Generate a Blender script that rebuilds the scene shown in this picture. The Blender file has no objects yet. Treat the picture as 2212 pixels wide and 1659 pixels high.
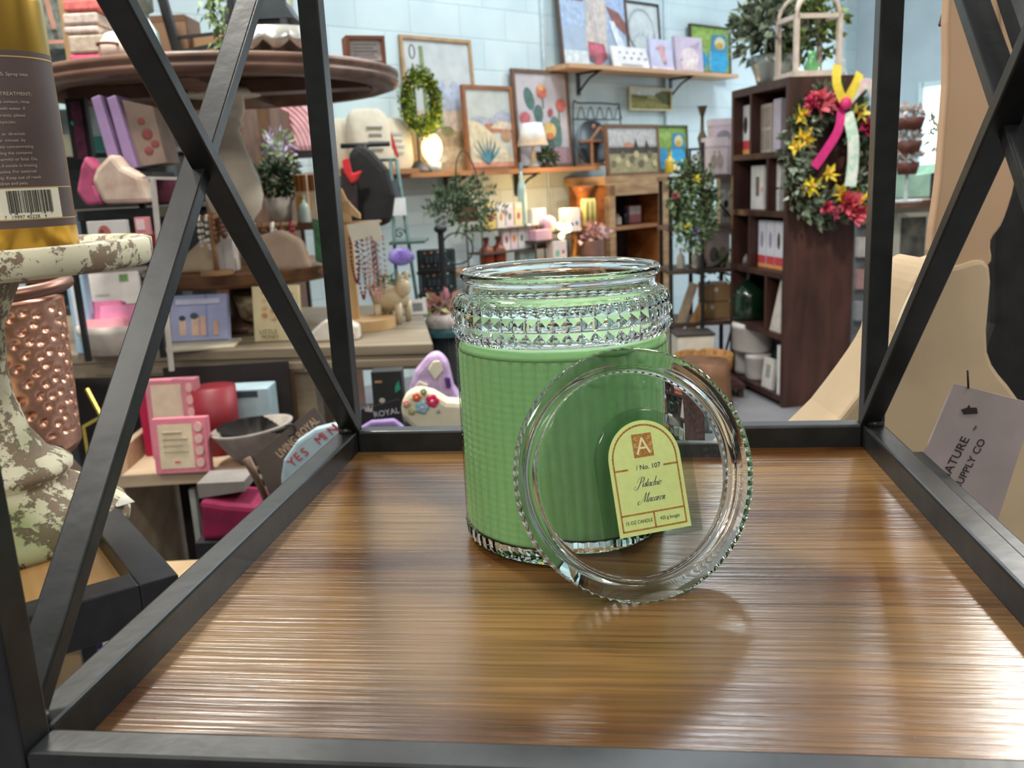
import bpy, math, random
from math import sin, cos, pi, radians, atan2, sqrt, hypot
from mathutils import Vector, Matrix, noise
random.seed(7)
SC = bpy.context.scene
COL = SC.collection
# ---------------------------------------------------------------- camera, world, lights, exposure
F = 1906.57
RM = Matrix(((0.991742783633251, 0.020055798256095256, 0.12666497569447369),
             (0.11887890039460061, 0.2267173872551142, -0.9666783505164399),
             (-0.04810465832267627, 0.9737540712482414, 0.22246112149122413)))
CP = Vector((0.18498203, -0.23129441, 1.24797323))
cam = bpy.data.cameras.new('camera'); cam.sensor_width = 36; cam.lens = F / 2212 * 36
cam.clip_start = 0.01; cam.dof.use_dof = True; cam.dof.focus_distance = 0.42; cam.dof.aperture_fstop = 20
co = bpy.data.objects.new('camera', cam); co.matrix_world = Matrix.Translation(CP) @ RM.to_4x4()
COL.objects.link(co); SC.camera = co
SC.view_settings.view_transform = 'Standard'; SC.view_settings.look = 'None'
SC.view_settings.gamma = 1; SC.view_settings.use_curve_mapping = False
SC.view_settings.exposure = 0.2
SC.cycles.use_denoising = True
SC.cycles.max_bounces = 14; SC.cycles.transmission_bounces = 12; SC.cycles.transparent_max_bounces = 16
SC.cycles.sample_clamp_indirect = 6
wd = bpy.data.worlds.new('world'); SC.world = wd; wd.use_nodes = True
wn = wd.node_tree; bg = wn.nodes['Background']
tc = wn.nodes.new('ShaderNodeTexCoord'); sp = wn.nodes.new('ShaderNodeSeparateXYZ'); cr = wn.nodes.new('ShaderNodeValToRGB')
wn.links.new(tc.outputs['Generated'], sp.inputs[0]); wn.links.new(sp.outputs['Z'], cr.inputs[0])
cr.color_ramp.elements[0].position = 0.0; cr.color_ramp.elements[0].color = (.22, .20, .18, 1)
cr.color_ramp.elements[1].position = 0.6; cr.color_ramp.elements[1].color = (1, 1, 1, 1)
wn.links.new(cr.outputs[0], bg.inputs[0]); bg.inputs[1].default_value = 0.42

def area(name, loc, sx, sy, power, color=(1, 1, 1), rot=(0, 0, 0)):
    l = bpy.data.lights.new(name, 'AREA'); l.shape = 'RECTANGLE'; l.size = sx; l.size_y = sy
    l.energy = power; l.color = color
    o = bpy.data.objects.new(name, l); o.location = loc; o.rotation_euler = rot; COL.objects.link(o)
    return o
WARM = (1, .95, .86); COOL = (.86, .94, 1)
area('ceiling_or_fill_light', (1.75, 2.75, 2.95), .35, .3, 66, WARM)
area('ceiling_or_fill_light', (1.3, 0.1, 2.6), .35, .3, 12, WARM)
area('ceiling_or_fill_light', (-1.3, -0.3, 3.0), .9, .3, 16, WARM)
area('ceiling_or_fill_light', (0.1, -1.9, 2.9), 1.0, .4, 38, WARM)  # added fill light behind the camera, brightens the lid label and wax front
area('ceiling_or_fill_light', (-.98, 1.42, 3.1), .22, .22, 58, WARM)
area('ceiling_or_fill_light', (-1.3, 2.6, 3.5), 1.2, .4, 30, WARM)
area('ceiling_or_fill_light', (0.2, 4.8, 4.5), 1.6, .6, 95, COOL)
area('ceiling_or_fill_light', (2.6, 6.0, 4.5), 1.2, .6, 90, COOL)

# ---------------------------------------------------------------- pixel -> place helpers
def ray(px, py): return RM @ Vector(((px - 1106) / F, (829.5 - py) / F, -1.0))
def P(px, py, d): return CP + ray(px, py) * d
def G(px, py, z):
    r = ray(px, py); return CP + r * ((z - CP.z) / r.z)
FW = -RM.col[2]
def dep(p): return FW.dot(Vector(p) - CP)
CY = radians(7.5); WY = radians(48); BY = radians(17.4)
W0 = P(1100, 394, 6.3); WU = Vector((cos(WY), sin(WY), 0)); WN = Vector((sin(WY), -cos(WY), 0))
def WP(px, py, off=0.0):
    r = ray(px, py); t = (W0 + WN * off - CP).dot(WN) / r.dot(WN); return CP + r * t
# ---------------------------------------------------------------- materials
def lin(h):
    h = h.lstrip('#'); c = [int(h[i:i + 2], 16) / 255 for i in (0, 2, 4)]
    return tuple(x / 12.92 if x <= .04045 else ((x + .055) / 1.055) ** 2.4 for x in c) + (1,)
_mc = {}
def mat(hx, r=.55, m=0.0, n=.12, ns=18, b=0.0, coat=0.0, e=0.0, hx2=None):
    k = (hx, r, m, n, ns, b, coat, e, hx2)
    if k in _mc: return _mc[k]
    a = bpy.data.materials.new('surface'); a.use_nodes = True; t = a.node_tree; s = t.nodes['Principled BSDF']
    c = lin(hx); s.inputs['Roughness'].default_value = r; s.inputs['Metallic'].default_value = m
    nz = t.nodes.new('ShaderNodeTexNoise'); nz.inputs['Scale'].default_value = ns; nz.inputs['Detail'].default_value = 4
    tcn = t.nodes.new('ShaderNodeTexCoord'); t.links.new(tcn.outputs['Object'], nz.inputs['Vector'])
    rp = t.nodes.new('ShaderNodeValToRGB'); t.links.new(nz.outputs['Fac'], rp.inputs[0])
    lo = tuple(x * (1 - n) for x in c[:3]) + (1,); hi = tuple(min(1, x * (1 + n)) for x in c[:3]) + (1,)
    if hx2: hi = lin(hx2); lo = c
    rp.color_ramp.elements[0].position = .35; rp.color_ramp.elements[1].position = .65
    rp.color_ramp.elements[0].color = lo; rp.color_ramp.elements[1].color = hi
    t.links.new(rp.outputs[0], s.inputs['Base Color'])
    if b:
        bp = t.nodes.new('ShaderNodeBump'); bp.inputs['Strength'].default_value = b; bp.inputs['Distance'].default_value = .002
        t.links.new(nz.outputs['Fac'], bp.inputs['Height']); t.links.new(bp.outputs[0], s.inputs['Normal'])
    if coat: s.inputs['Coat Weight'].default_value = coat
    if e:
        s.inputs['Emission Color'].default_value = c; s.inputs['Emission Strength'].default_value = e
    _mc[k] = a; return a
def wood(hx1, hx2, sx=2, sy=40, sz=40, r=.4, b=.25, extra=None):
    k = ('w', hx1, hx2, sx, sy, sz, r, b, extra)
    if k in _mc: return _mc[k]
    a = bpy.data.materials.new('wood'); a.use_nodes = True; t = a.node_tree; s = t.nodes['Principled BSDF']
    tcn = t.nodes.new('ShaderNodeTexCoord'); mp = t.nodes.new('ShaderNodeMapping'); mp.inputs['Scale'].default_value = (sx, sy, sz)
    t.links.new(tcn.outputs['Object'], mp.inputs[0])
    nz = t.nodes.new('ShaderNodeTexNoise'); nz.inputs['Scale'].default_value = 1; nz.inputs['Detail'].default_value = 6; nz.inputs['Distortion'].default_value = .4
    t.links.new(mp.outputs[0], nz.inputs['Vector'])
    rp = t.nodes.new('ShaderNodeValToRGB'); t.links.new(nz.outputs['Fac'], rp.inputs[0])
    rp.color_ramp.elements[0].position = .3; rp.color_ramp.elements[1].position = .7
    rp.color_ramp.elements[0].color = lin(hx1); rp.color_ramp.elements[1].color = lin(hx2)
    base = rp.outputs[0]
    if extra:      # broad patches of stain along the grain
        mp2 = t.nodes.new('ShaderNodeMapping'); mp2.inputs['Scale'].default_value = (4, 16, 16); t.links.new(tcn.outputs['Object'], mp2.inputs[0])
        n2 = t.nodes.new('ShaderNodeTexNoise'); n2.inputs['Scale'].default_value = 1; n2.inputs['Detail'].default_value = 3; t.links.new(mp2.outputs[0], n2.inputs['Vector'])
        r2 = t.nodes.new('ShaderNodeValToRGB'); r2.color_ramp.elements[0].position = .42; r2.color_ramp.elements[1].position = .66
        t.links.new(n2.outputs['Fac'], r2.inputs[0])
        mx = t.nodes.new('ShaderNodeMix'); mx.data_type = 'RGBA'; t.links.new(r2.outputs[0], mx.inputs['Factor'])
        t.links.new(base, mx.inputs['A'])
        m3 = t.nodes.new('ShaderNodeMix'); m3.data_type = 'RGBA'; m3.blend_type = 'MULTIPLY'; m3.inputs['Factor'].default_value = 1
        t.links.new(base, m3.inputs['A']); m3.inputs['B'].default_value = lin(extra); t.links.new(m3.outputs['Result'], mx.inputs['B'])
        base = mx.outputs['Result']
    t.links.new(base, s.inputs['Base Color']); s.inputs['Roughness'].default_value = r; s.inputs['IOR'].default_value = 1.6 if extra else 1.45
    bp = t.nodes.new('ShaderNodeBump'); bp.inputs['Strength'].default_value = b; bp.inputs['Distance'].default_value = .001
    t.links.new(nz.outputs['Fac'], bp.inputs['Height']); t.links.new(bp.outputs[0], s.inputs['Normal'])
    _mc[k] = a; return a
def glass(hx='#f4fff8', r=0.0, ior=1.48):
    k = ('g', hx, r, ior)
    if k in _mc: return _mc[k]
    a = bpy.data.materials.new('clear_glass'); a.use_nodes = True; t = a.node_tree; s = t.nodes['Principled BSDF']
    s.inputs['Base Color'].default_value = lin(hx); s.inputs['Roughness'].default_value = r
    s.inputs['Transmission Weight'].default_value = 1; s.inputs['IOR'].default_value = ior
    _mc[k] = a; return a
def coatglass(tint='#e8fff0', amt=1.0):
    """thin pressed glass over wax: sees straight through, glossy by fresnel"""
    k = ('cg', tint, amt)
    if k in _mc: return _mc[k]
    a = bpy.data.materials.new('thin_glass'); a.use_nodes = True; t = a.node_tree
    for n_ in list(t.nodes):
        if n_.type == 'BSDF_PRINCIPLED': t.nodes.remove(n_)
    out = t.nodes['Material Output']
    tr = t.nodes.new('ShaderNodeBsdfTransparent'); tr.inputs[0].default_value = lin(tint)
    gl = t.nodes.new('ShaderNodeBsdfGlossy'); gl.inputs['Roughness'].default_value = .07
    fr = t.nodes.new('ShaderNodeFresnel'); fr.inputs[0].default_value = 1.45
    mu = t.nodes.new('ShaderNodeMath'); mu.operation = 'MULTIPLY'; t.links.new(fr.outputs[0], mu.inputs[0])
    ge = t.nodes.new('ShaderNodeNewGeometry'); iv = t.nodes.new('ShaderNodeMath'); iv.operation = 'SUBTRACT'; iv.inputs[0].default_value = amt   # only the outer face shines
    t.links.new(ge.outputs['Backfacing'], iv.inputs[1]); iv.use_clamp = True; t.links.new(iv.outputs[0], mu.inputs[1])
    mx = t.nodes.new('ShaderNodeMixShader'); t.links.new(mu.outputs[0], mx.inputs[0]); t.links.new(tr.outputs[0], mx.inputs[1]); t.links.new(gl.outputs[0], mx.inputs[2])
    t.links.new(mx.outputs[0], out.inputs['Surface']); _mc[k] = a; return a
# ---------------------------------------------------------------- mesh builder
class MB:
    def __init__(s): s.v = []; s.f = []; s.mi = []; s.sm = []; s.mats = []
    def m(s, mt):
        if mt not in s.mats: s.mats.append(mt)
        return s.mats.index(mt)
    def add(s, vs, fs, mt, smooth=False, M=None):
        o = len(s.v); i = s.m(mt)
        s.v += [tuple(M @ Vector(q)) if M else tuple(q) for q in vs]
        for f in fs: s.f.append(tuple(o + k for k in f)); s.mi.append(i); s.sm.append(smooth)
        return s
    def box(s, c, sz, mt, rz=0, M=None):
        x, y, z = sz[0] / 2, sz[1] / 2, sz[2] / 2
        v = [(a * x, b * y, d * z) for d in (-1, 1) for a, b in ((-1, -1), (1, -1), (1, 1), (-1, 1))]
        T = Matrix.Translation(c) @ Matrix.Rotation(rz, 4, 'Z')
        if M: T = T @ M
        return s.add(v, [(3, 2, 1, 0), (4, 5, 6, 7), (0, 1, 5, 4), (1, 2, 6, 5), (2, 3, 7, 6), (3, 0, 4, 7)], mt, False, T)
    def bar(s, a, b, w, h, mt, up=(0, 0, 1)):
        a = Vector(a); b = Vector(b); d = (b - a); L = d.length; d.normalize(); up = Vector(up)
        x = d.cross(up)
        if x.length < 1e-4: x = d.cross(Vector((1, 0, 0)))
        x.normalize(); y = x.cross(d).normalized()
        M = Matrix((x, d, y)).transposed().to_4x4(); M.translation = (a + b) / 2
        return s.box((0, 0, 0), (w, L, h), mt, 0, None) if False else s.add(
            [(i * w / 2, j * L / 2, k * h / 2) for k in (-1, 1) for i, j in ((-1, -1), (1, -1), (1, 1), (-1, 1))],
            [(3, 2, 1, 0), (4, 5, 6, 7), (0, 1, 5, 4), (1, 2, 6, 5), (2, 3, 7, 6), (3, 0, 4, 7)], mt, False, M)
    def lathe(s, pr, mt, c=(0, 0, 0), seg=32, smooth=True, fn=None, M=None, close=False):
        n = len(pr); v = []
        for (r, z) in pr:
            for k in range(seg):
                a = 2 * pi * k / seg; rr = r if fn is None else fn(r, z, a)
                v.append((c[0] + rr * cos(a), c[1] + rr * sin(a), c[2] + z))
        f = []
        for i in range(n - 1 + (1 if close else 0)):
            j = (i + 1) % n
            for k in range(seg):
                k2 = (k + 1) % seg; f.append((i * seg + k, i * seg + k2, j * seg + k2, j * seg + k))
        if not close:
            if pr[0][0] > 1e-6: f.append(tuple(reversed(range(seg))))
            if pr[-1][0] > 1e-6: f.append(tuple((n - 1) * seg + k for k in range(seg)))
        return s.add(v, f, mt, smooth, M)
    def cyl(s, c, r, h, mt, seg=20, r2=None, M=None, smooth=True):
        r2 = r if r2 is None else r2
        v = [(c[0] + (r2 if t else r) * cos(2 * pi * k / seg), c[1] + (r2 if t else r) * sin(2 * pi * k / seg), c[2] + (h if t else 0)) for t in (0, 1) for k in range(seg)]
        i0 = len(s.f)
        s.add(v, [(k, (k + 1) % seg, seg + (k + 1) % seg, seg + k) for k in range(seg)], mt, smooth, M)
        return s.add(v, [tuple(reversed(range(seg))), tuple(range(seg, 2 * seg))], mt, False, M)
    def ell(s, c, r, mt, seg=16, rings=10, M=None, fn=None):
        v = []; f = []
        for i in range(rings + 1):
            t = pi * i / rings
            for k in range(seg):
                a = 2 * pi * k / seg; d = Vector((sin(t) * cos(a), sin(t) * sin(a), cos(t))); q = 1 if fn is None else fn(d)
                v.append((c[0] + r[0] * d.x * q, c[1] + r[1] * d.y * q, c[2] + r[2] * d.z * q))
        for i in range(rings):
            for k in range(seg): f.append((i * seg + k, (i + 1) * seg + k, (i + 1) * seg + (k + 1) % seg, i * seg + (k + 1) % seg))
        return s.add(v, f, mt, True, M)
    def tube(s, pts, r, mt, seg=8, closed=False):
        pts = [Vector(p) for p in pts]; n = len(pts); v = []; f = []; px = None
        for i, p in enumerate(pts):
            t = (pts[(i + 1) % n] - pts[i - 1]) if closed else (pts[min(i + 1, n - 1)] - pts[max(i - 1, 0)])
            t.normalize()
            if px is None: px = t.orthogonal().normalized()
            px = (px - t * px.dot(t)).normalized(); py = t.cross(px)
            rr = r[i] if isinstance(r, (list, tuple)) else r
            for k in range(seg):
                a = 2 * pi * k / seg; v.append(p + (px * cos(a) + py * sin(a)) * rr)
        for i in range(n if closed else n - 1):
            j = (i + 1) % n
            for k in range(seg): f.append((i * seg + k, i * seg + (k + 1) % seg, j * seg + (k + 1) % seg, j * seg + k))
        if not closed: f.append(tuple(reversed(range(seg)))); f.append(tuple((n - 1) * seg + k for k in range(seg)))
        return s.add(v, f, mt, True)
    def prism(s, pts, y0, y1, mt, M=None, smooth=False):
        """outline in x,z extruded along y"""
        n = len(pts); v = [(x, y0, z) for x, z in pts] + [(x, y1, z) for x, z in pts]
        ar = sum(pts[i][0] * pts[(i + 1) % n][1] - pts[(i + 1) % n][0] * pts[i][1] for i in range(n))
        o = list(range(n)) if ar > 0 else list(reversed(range(n)))
        f = [tuple(o), tuple(n + k for k in reversed(o))]
        for i in range(n):
            a, b = o[i], o[(i + 1) % n]; f.append((b, a, n + a, n + b))
        return s.add(v, f, mt, smooth, M)
    def leaf(s, p, d, l, w, mt, nrm=None):
        d = Vector(d).normalized(); nn = Vector(nrm) if nrm else Vector((random.gauss(0, 1), random.gauss(0, 1), random.gauss(0, 1)))
        x = d.cross(nn)
        if x.length < 1e-3: x = d.orthogonal()
        x.normalize(); u = x.cross(d) * (l * .12); p = Vector(p)
        return s.add([p, p + d * l * .4 + x * w / 2 + u, p + d * l, p + d * l * .4 - x * w / 2 + u, p + d * l * .5 - u * .3],
                     [(0, 1, 4), (1, 2, 4), (2, 3, 4), (3, 0, 4)], mt, True)
    def build(s, name, parent=None, bev=0, loc=None, sub=0, label=None):
        me = bpy.data.meshes.new(name); me.from_pydata(s.v, [], s.f)
        for mt in s.mats: me.materials.append(mt)
        me.polygons.foreach_set('material_index', s.mi); me.polygons.foreach_set('use_smooth', s.sm); me.update()
        o = bpy.data.objects.new(name, me); COL.objects.link(o)
        if parent: o.parent = parent
        if loc is not None: o.location = loc
        if label: o['label'] = label
        if bev:
            b = o.modifiers.new('bevel', 'BEVEL'); b.width = bev; b.segments = 2; b.limit_method = 'ANGLE'
        if sub:
            b = o.modifiers.new('sub', 'SUBSURF'); b.levels = sub; b.render_levels = sub
        return o
def thing(name, label, cat, loc=(0, 0, 0), rz=0.0, group=None, rx=0.0):
    o = bpy.data.objects.new(name, None); COL.objects.link(o); o.empty_display_size = .05
    o.location = loc; o.rotation_euler = (rx, 0, rz); o['label'] = label; o['category'] = cat
    if group: o['group'] = group
    return o
def tag(o, label, cat, group=None, kind=None, loc=None, rz=None):
    if label: o['label'] = label
    if cat: o['category'] = cat
    if group: o['group'] = group
    if kind: o['kind'] = kind
    if loc is not None: o.location = loc
    if rz is not None: o.rotation_euler = (0, 0, rz)
    return o
def text(name, s_, size, mt, parent, M, shear=0.0, ext=.0002, align='LEFT', sx=1.0):
    cu = bpy.data.curves.new('t', 'FONT'); cu.body = s_; cu.size = size; cu.shear = shear; cu.extrude = ext; cu.align_x = align; cu.resolution_u = 3
    to = bpy.data.objects.new('t', cu); COL.objects.link(to)
    dg = bpy.context.evaluated_depsgraph_get(); me = bpy.data.meshes.new_from_object(to.evaluated_get(dg))
    bpy.data.objects.remove(to); bpy.data.curves.remove(cu)
    me.transform(M @ Matrix.Diagonal((sx, 1, 1, 1))); me.name = name; me.materials.clear(); me.materials.append(mt)
    o = bpy.data.objects.new(name, me); COL.objects.link(o); o.parent = parent; return o
XZ = Matrix.Rotation(pi / 2, 4, 'X')     # text plane -> upright
def spline(pts, n=6, closed=False):
    out = []; L = len(pts); pts = [Vector(p) for p in pts]
    for i in range(L if closed else L - 1):
        p0 = pts[i - 1] if (i > 0 or closed) else pts[0]; p1 = pts[i]; p2 = pts[(i + 1) % L]
        p3 = pts[(i + 2) % L] if (closed or i + 2 < L) else pts[-1]
        for k in range(n):
            t = k / n
            out.append(.5 * ((2 * p1) + (p2 - p0) * t + (2 * p0 - 5 * p1 + 4 * p2 - p3) * t * t + (3 * p1 - p0 - 3 * p2 + p3) * t ** 3))
    if not closed: out.append(pts[-1])
    return out
def place_px(px, py, z=None, d=None):
    return G(px, py, z) if z is not None else P(px, py, d)
def PR(x0, y0, x1, y1, d=None, z=None):
    """picture rectangle at a known depth or standing on a known height -> base point, width, height"""
    xm = (x0 + x1) / 2
    L = P(xm, y1, d) if z is None else G(xm, y1, z)
    dd = dep(L); return L, (x1 - x0) * dd / F, (y1 - y0) * dd / F * 1.0
def WR(x0, y0, x1, y1, off):
    """picture rectangle on a plane standing off the long wall -> base point, width, height"""
    ym = (y0 + y1) / 2; a = WP(x0, ym, off); b = WP(x1, ym, off); xm = (x0 + x1) / 2
    L = WP(xm, y1, off); T = WP(xm, y0, off); return L, (b - a).length, (T - L).length
BLK = mat('#242627', .36, .2, .25, 60, .15)
BLK2 = mat('#16181a', .5, 0, .2, 30)
# ================================================================ FOREGROUND RACK
W, D, DZ, S_, RT = .337, .3398, 1.07, .01344, 1.0849      # opening, deck height, tube size, rail top
TOP = 1.437
MET = BLK
DECK = wood('#5e4321', '#8a673b', 9, 420, 60, .21, .38, '#a98960')
rack = thing('display_rack', 'black square tube metal display rack with a brown wood shelf holding the green candle', 'display rack', (0, 0, 0))
MB().box((W / 2, D / 2, DZ - .006), (W - .0002, D - .0002, .012), DECK).build('shelf_board', rack)
for n_, c, sz in (('left', (-S_ / 2, D / 2, 0), (S_, D + 2 * S_, 0)), ('right', (W + S_ / 2, D / 2, 0), (S_, D + 2 * S_, 0))):
    for z, hh_ in ((RT - .0115, .023), (TOP + S_ / 2, S_)):
        MB().box((c[0], c[1], z), (S_, D, hh_), MET).build('side_rail', rack, .0016)
for y in (-S_ / 2, D + S_ / 2):
    for z, hh_ in ((RT - .0115, .023), (TOP + S_ / 2, S_)):
        MB().box((W / 2, y, z), (W - .0004, S_, hh_), MET).build('cross_rail', rack, .0016)
for x in (-S_ / 2, W + S_ / 2):
    for y in (-S_ / 2, D + S_ / 2):
        MB().box((x, y, .73), (S_, S_, 1.46), MET).build('post', rack, .0011)
for x, q in ((-S_ / 2, 1), (W + S_ / 2, -1)):
    xi = x + q * .0027; xo = x - q * .0033
    MB().bar((xi, D + .001, RT + .002), (xi, -.001, TOP - .002), .0068, .0125, MET, (1, 0, 0)).build('brace', rack, .0008)
    MB().bar((xo, .001, RT + .002), (xo, D - .001, TOP - .002), .0068, .0125, MET, (1, 0, 0)).build('brace', rack, .0008)
    for y in (.002, D - .002):      # lumpy weld where rail, post and brace meet
        MB().ell((x, y, RT + .0015), (.0052, .005, .0035), MET, 14, 10, fn=lambda d: 1 + .25 * noise.noise(d * 3 + Vector((x * 90, y * 50, 0)))).build('weld_bead', rack)

# ================================================================ CANDLE JAR
JX, JY = .1543, .2038
CLR = glass('#f3fbf6', 0.0, 1.46)
jar = thing('candle_jar', 'open glass jar of green wax with a diamond-cut band, standing on the wood shelf', 'candle', (JX, JY, DZ))
# top: rim, neck, shoulder, diamond band - one closed pressed glass ring
NC = 54; SUB = 2; NS = NC * SUB
mb = MB()
def ring(r, z, fn=None): return [((r if fn is None else fn(k)) * cos(2 * pi * k / NS), (r if fn is None else fn(k)) * sin(2 * pi * k / NS), z) for k in range(NS)]
outer = [(.0448, .1352), (.0460, .1366), (.0478, .1369), (.0490, .1361), (.0494, .1345), (.0489, .1330), (.0472, .1322), (.0467, .1305), (.0468, .1285), (.0474, .1268), (.0488, .1260), (.0504, .1254)]
inner = [(.0490, .1050), (.0489, .1160), (.0484, .1205), (.0466, .1240), (.0446, .1262), (.0440, .1290), (.0440, .1330)]
rings = [ring(*o) for o in outer]
nsm = len(rings) - 1
rings.append(ring(0, .1240, lambda k: .0517 if k % 2 else .0524))
rings.append(ring(0, .1205, lambda k: .0524 if k % 2 else .0536))
rings.append(ring(.0527, .1188))
for b in range(2):      # two rows of little pyramids
    z0 = .1188 - b * .0067
    rings.append(ring(0, z0 - .00335, lambda k: .0527 if k % 2 else .0546)); rings.append(ring(.0527, z0 - .0067))
rings.append(ring(.0524, .1050))
ngeo = len(rings)
rings += [ring(*o) for o in inner]
v = [p for r_ in rings for p in r_]; NR = len(rings)
fs, ff = [], []
for i in range(NR):
    j = (i + 1) % NR
    for k in range(NS):
        k2 = (k + 1) % NS; a, b_, c_, d_ = i * NS + k, i * NS + k2, j * NS + k2, j * NS + k
        if nsm <= i < ngeo - 1:
            if (i - nsm + k) % 2: ff += [(a, d_, b_), (b_, d_, c_)]
            else: ff += [(a, d_, c_), (a, c_, b_)]
        else: fs.append((a, d_, c_, b_))
mb.add(v, fs, CLR, True); mb.add(v, ff, CLR, False)
mb.build('glass_rim', jar)
# ribbed body wall over the wax
CG = coatglass('#f2fff4', 1.0); mb = MB(); nz_, na = 96, 216
vv = []
for i in range(nz_ + 1):
    z = .0095 + (.1052 - .0095) * i / nz_
    for k in range(na):
        a = 2 * pi * k / na
        r_ = .0524 + .00050 * abs(sin(NC * a / 2)) ** .6 + .00045 * abs(sin(pi * (z - .0095) / .0034)) ** .7
        vv.append((r_ * cos(a), r_ * sin(a), z))
mb.add(vv, [(i * na + k, i * na + (k + 1) % na, (i + 1) * na + (k + 1) % na, (i + 1) * na + k) for i in range(nz_) for k in range(na)], CG, True)
mb.build('glass_wall', jar)
mb = MB()
mb.lathe([(0, .0004), (.046, .0004), (.0500, .0012), (.0519, .0035), (.0527, .0095), (.0, .0095)], CLR, seg=108, smooth=False,
         fn=lambda r, z, a: r + (.0009 * (1 if int(a / (2 * pi) * 108 + .5) % 2 else 0) if z > .003 and r > .05 else 0))
mb.build('glass_base', jar)
wax = bpy.data.materials.new('wax'); wax.use_nodes = True; ws = wax.node_tree.nodes['Principled BSDF']
wnz = wax.node_tree.nodes.new('ShaderNodeTexNoise'); wnz.inputs['Scale'].default_value = 30; wnz.inputs['Detail'].default_value = 3
wrp = wax.node_tree.nodes.new('ShaderNodeValToRGB'); wrp.color_ramp.elements[0].color = lin('#93ba84'); wrp.color_ramp.elements[1].color = lin('#a0c590')
wax.node_tree.links.new(wnz.outputs['Fac'], wrp.inputs[0]); wax.node_tree.links.new(wrp.outputs[0], ws.inputs['Base Color'])
ws.inputs['Subsurface Weight'].default_value = .6; ws.inputs['Subsurface Radius'].default_value = (.5, 1, .4); ws.inputs['Subsurface Scale'].default_value = .012
ws.inputs['Roughness'].default_value = .5
mb = MB(); mb.lathe([(.0518, .0990), (.0514, .1010), (.0500, .1028), (.0488, .1033), (.04, .1028), (0, .1026)], wax, seg=216); nz_, na = 108, 216; vv = []
for i in range(nz_ + 1):
    z = .0097 + (.0990 - .0097) * i / nz_
    for k in range(na):
        a = 2 * pi * k / na; r_ = .0512 + (.0009 * abs(sin(NC * a / 2)) ** .7 + .00016 * abs(sin(pi * (z - .0095) / .0034)) ** .8 if 0 < i < nz_ else .0006); vv.append((r_ * cos(a), r_ * sin(a), z))
mb.add(vv, [(i * na + k, i * na + (k + 1) % na, (i + 1) * na + (k + 1) % na, (i + 1) * na + k) for i in range(nz_) for k in range(na)] + [tuple(reversed(range(na)))], wax, True); mb.build('wax', jar)
MB().cyl((0, 0, .1026), .0011, .009, mat('#efe7d2', .9), 10).build('wick', jar)

# ================================================================ GLASS LID WITH PAPER LABEL
LC = Vector((.19108628, .13503257, 1.12288573))
LN = Vector((.38361772, -.87332726, .30022814)); LU = Vector((.91556462, .4021709, 0)); LV = Vector((-.12074302, .27487826, .95386743))
LM = Matrix((LU, LV, LN)).transposed().to_4x4(); LM.translation = LC
lid = thing('jar_lid', 'round clear glass jar lid leaning on the front of the green candle', 'lid', (0, 0, 0)); lid.matrix_world = LM
mb = MB(); NL = 160; R0 = .0554
prof = [(0, -.0044), (.0452, -.0044), (.0464, -.0038), (.0472, -.0012), (.0478, -.0006), (.0492, -.0004), (.0505, 0), (.0532, 0), (.0546, -.0006),
        (R0, -.0018), (R0, -.0042), (R0, -.0066), (R0 - .0006, -.0086), (.0535, -.0094), (.0502, -.0096), (.0496, -.0102), (.0492, -.0122), (.0484, -.0130), (.0474, -.0126), (.0466, -.0102), (.0456, -.0078), (.0440, -.0074), (0, -.0074)]
vs = []; sm_, fl_ = [], []
vs = [(0, 0, -.0044)]
for (r_, z) in prof[1:-1]:
    for k in range(NL):
        a = 2 * pi * k / NL; q = r_
        if r_ == R0: q = r_ - (.0013 if k % 2 else 0)
        vs.append((q * cos(a), q * sin(a), z))
vs.append((0, 0, -.0074)); n_ = len(prof) - 2
for k in range(NL):
    sm_.append((0, 1 + k, 1 + (k + 1) % NL)); o = 1 + (n_ - 1) * NL; sm_.append((len(vs) - 1, o + (k + 1) % NL, o + k))
for i in range(n_ - 1):
    for k in range(NL):
        a, b_, c_, d_ = 1 + i * NL + k, 1 + i * NL + (k + 1) % NL, 1 + (i + 1) * NL + (k + 1) % NL, 1 + (i + 1) * NL + k
        (fl_ if 7 <= i <= 11 else sm_).append((a, d_, c_, b_))
mb.add(vs, sm_, CLR, True); mb.add(vs, fl_, CLR, False); mb.build('glass_disc', lid)
def arch(cx, cy, rad, yb, n=28):
    p = [(cx + rad * cos(pi * k / n), cy + rad * sin(pi * k / n)) for k in range(n + 1)]
    return p + [(cx - rad, yb), (cx + rad, yb)]
mb = MB(); L0 = [(arch(.0041, .0052, .0232, -.0290), -.00435), (arch(.0041, .0052, .0229, -.0287), -.0036), (arch(.0041, .0052, .0218, -.0276), -.0031), (arch(.0041, .0052, .0195, -.0270), -.0030)]
n_ = len(L0[0][0]); vs = [(x, y, z) for pts, z in L0 for x, y in pts]; fs = []
for i in range(3):
    for k in range(n_): k2 = (k + 1) % n_; fs.append((i * n_ + k, i * n_ + k2, (i + 1) * n_ + k2, (i + 1) * n_ + k))
AG = coatglass('#d2e0d2', 1.0); mb.add(vs, fs, AG, True); mb.add(vs, [tuple(3 * n_ + k for k in range(n_))], AG, False); mb.build('raised_arch', lid)
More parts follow.
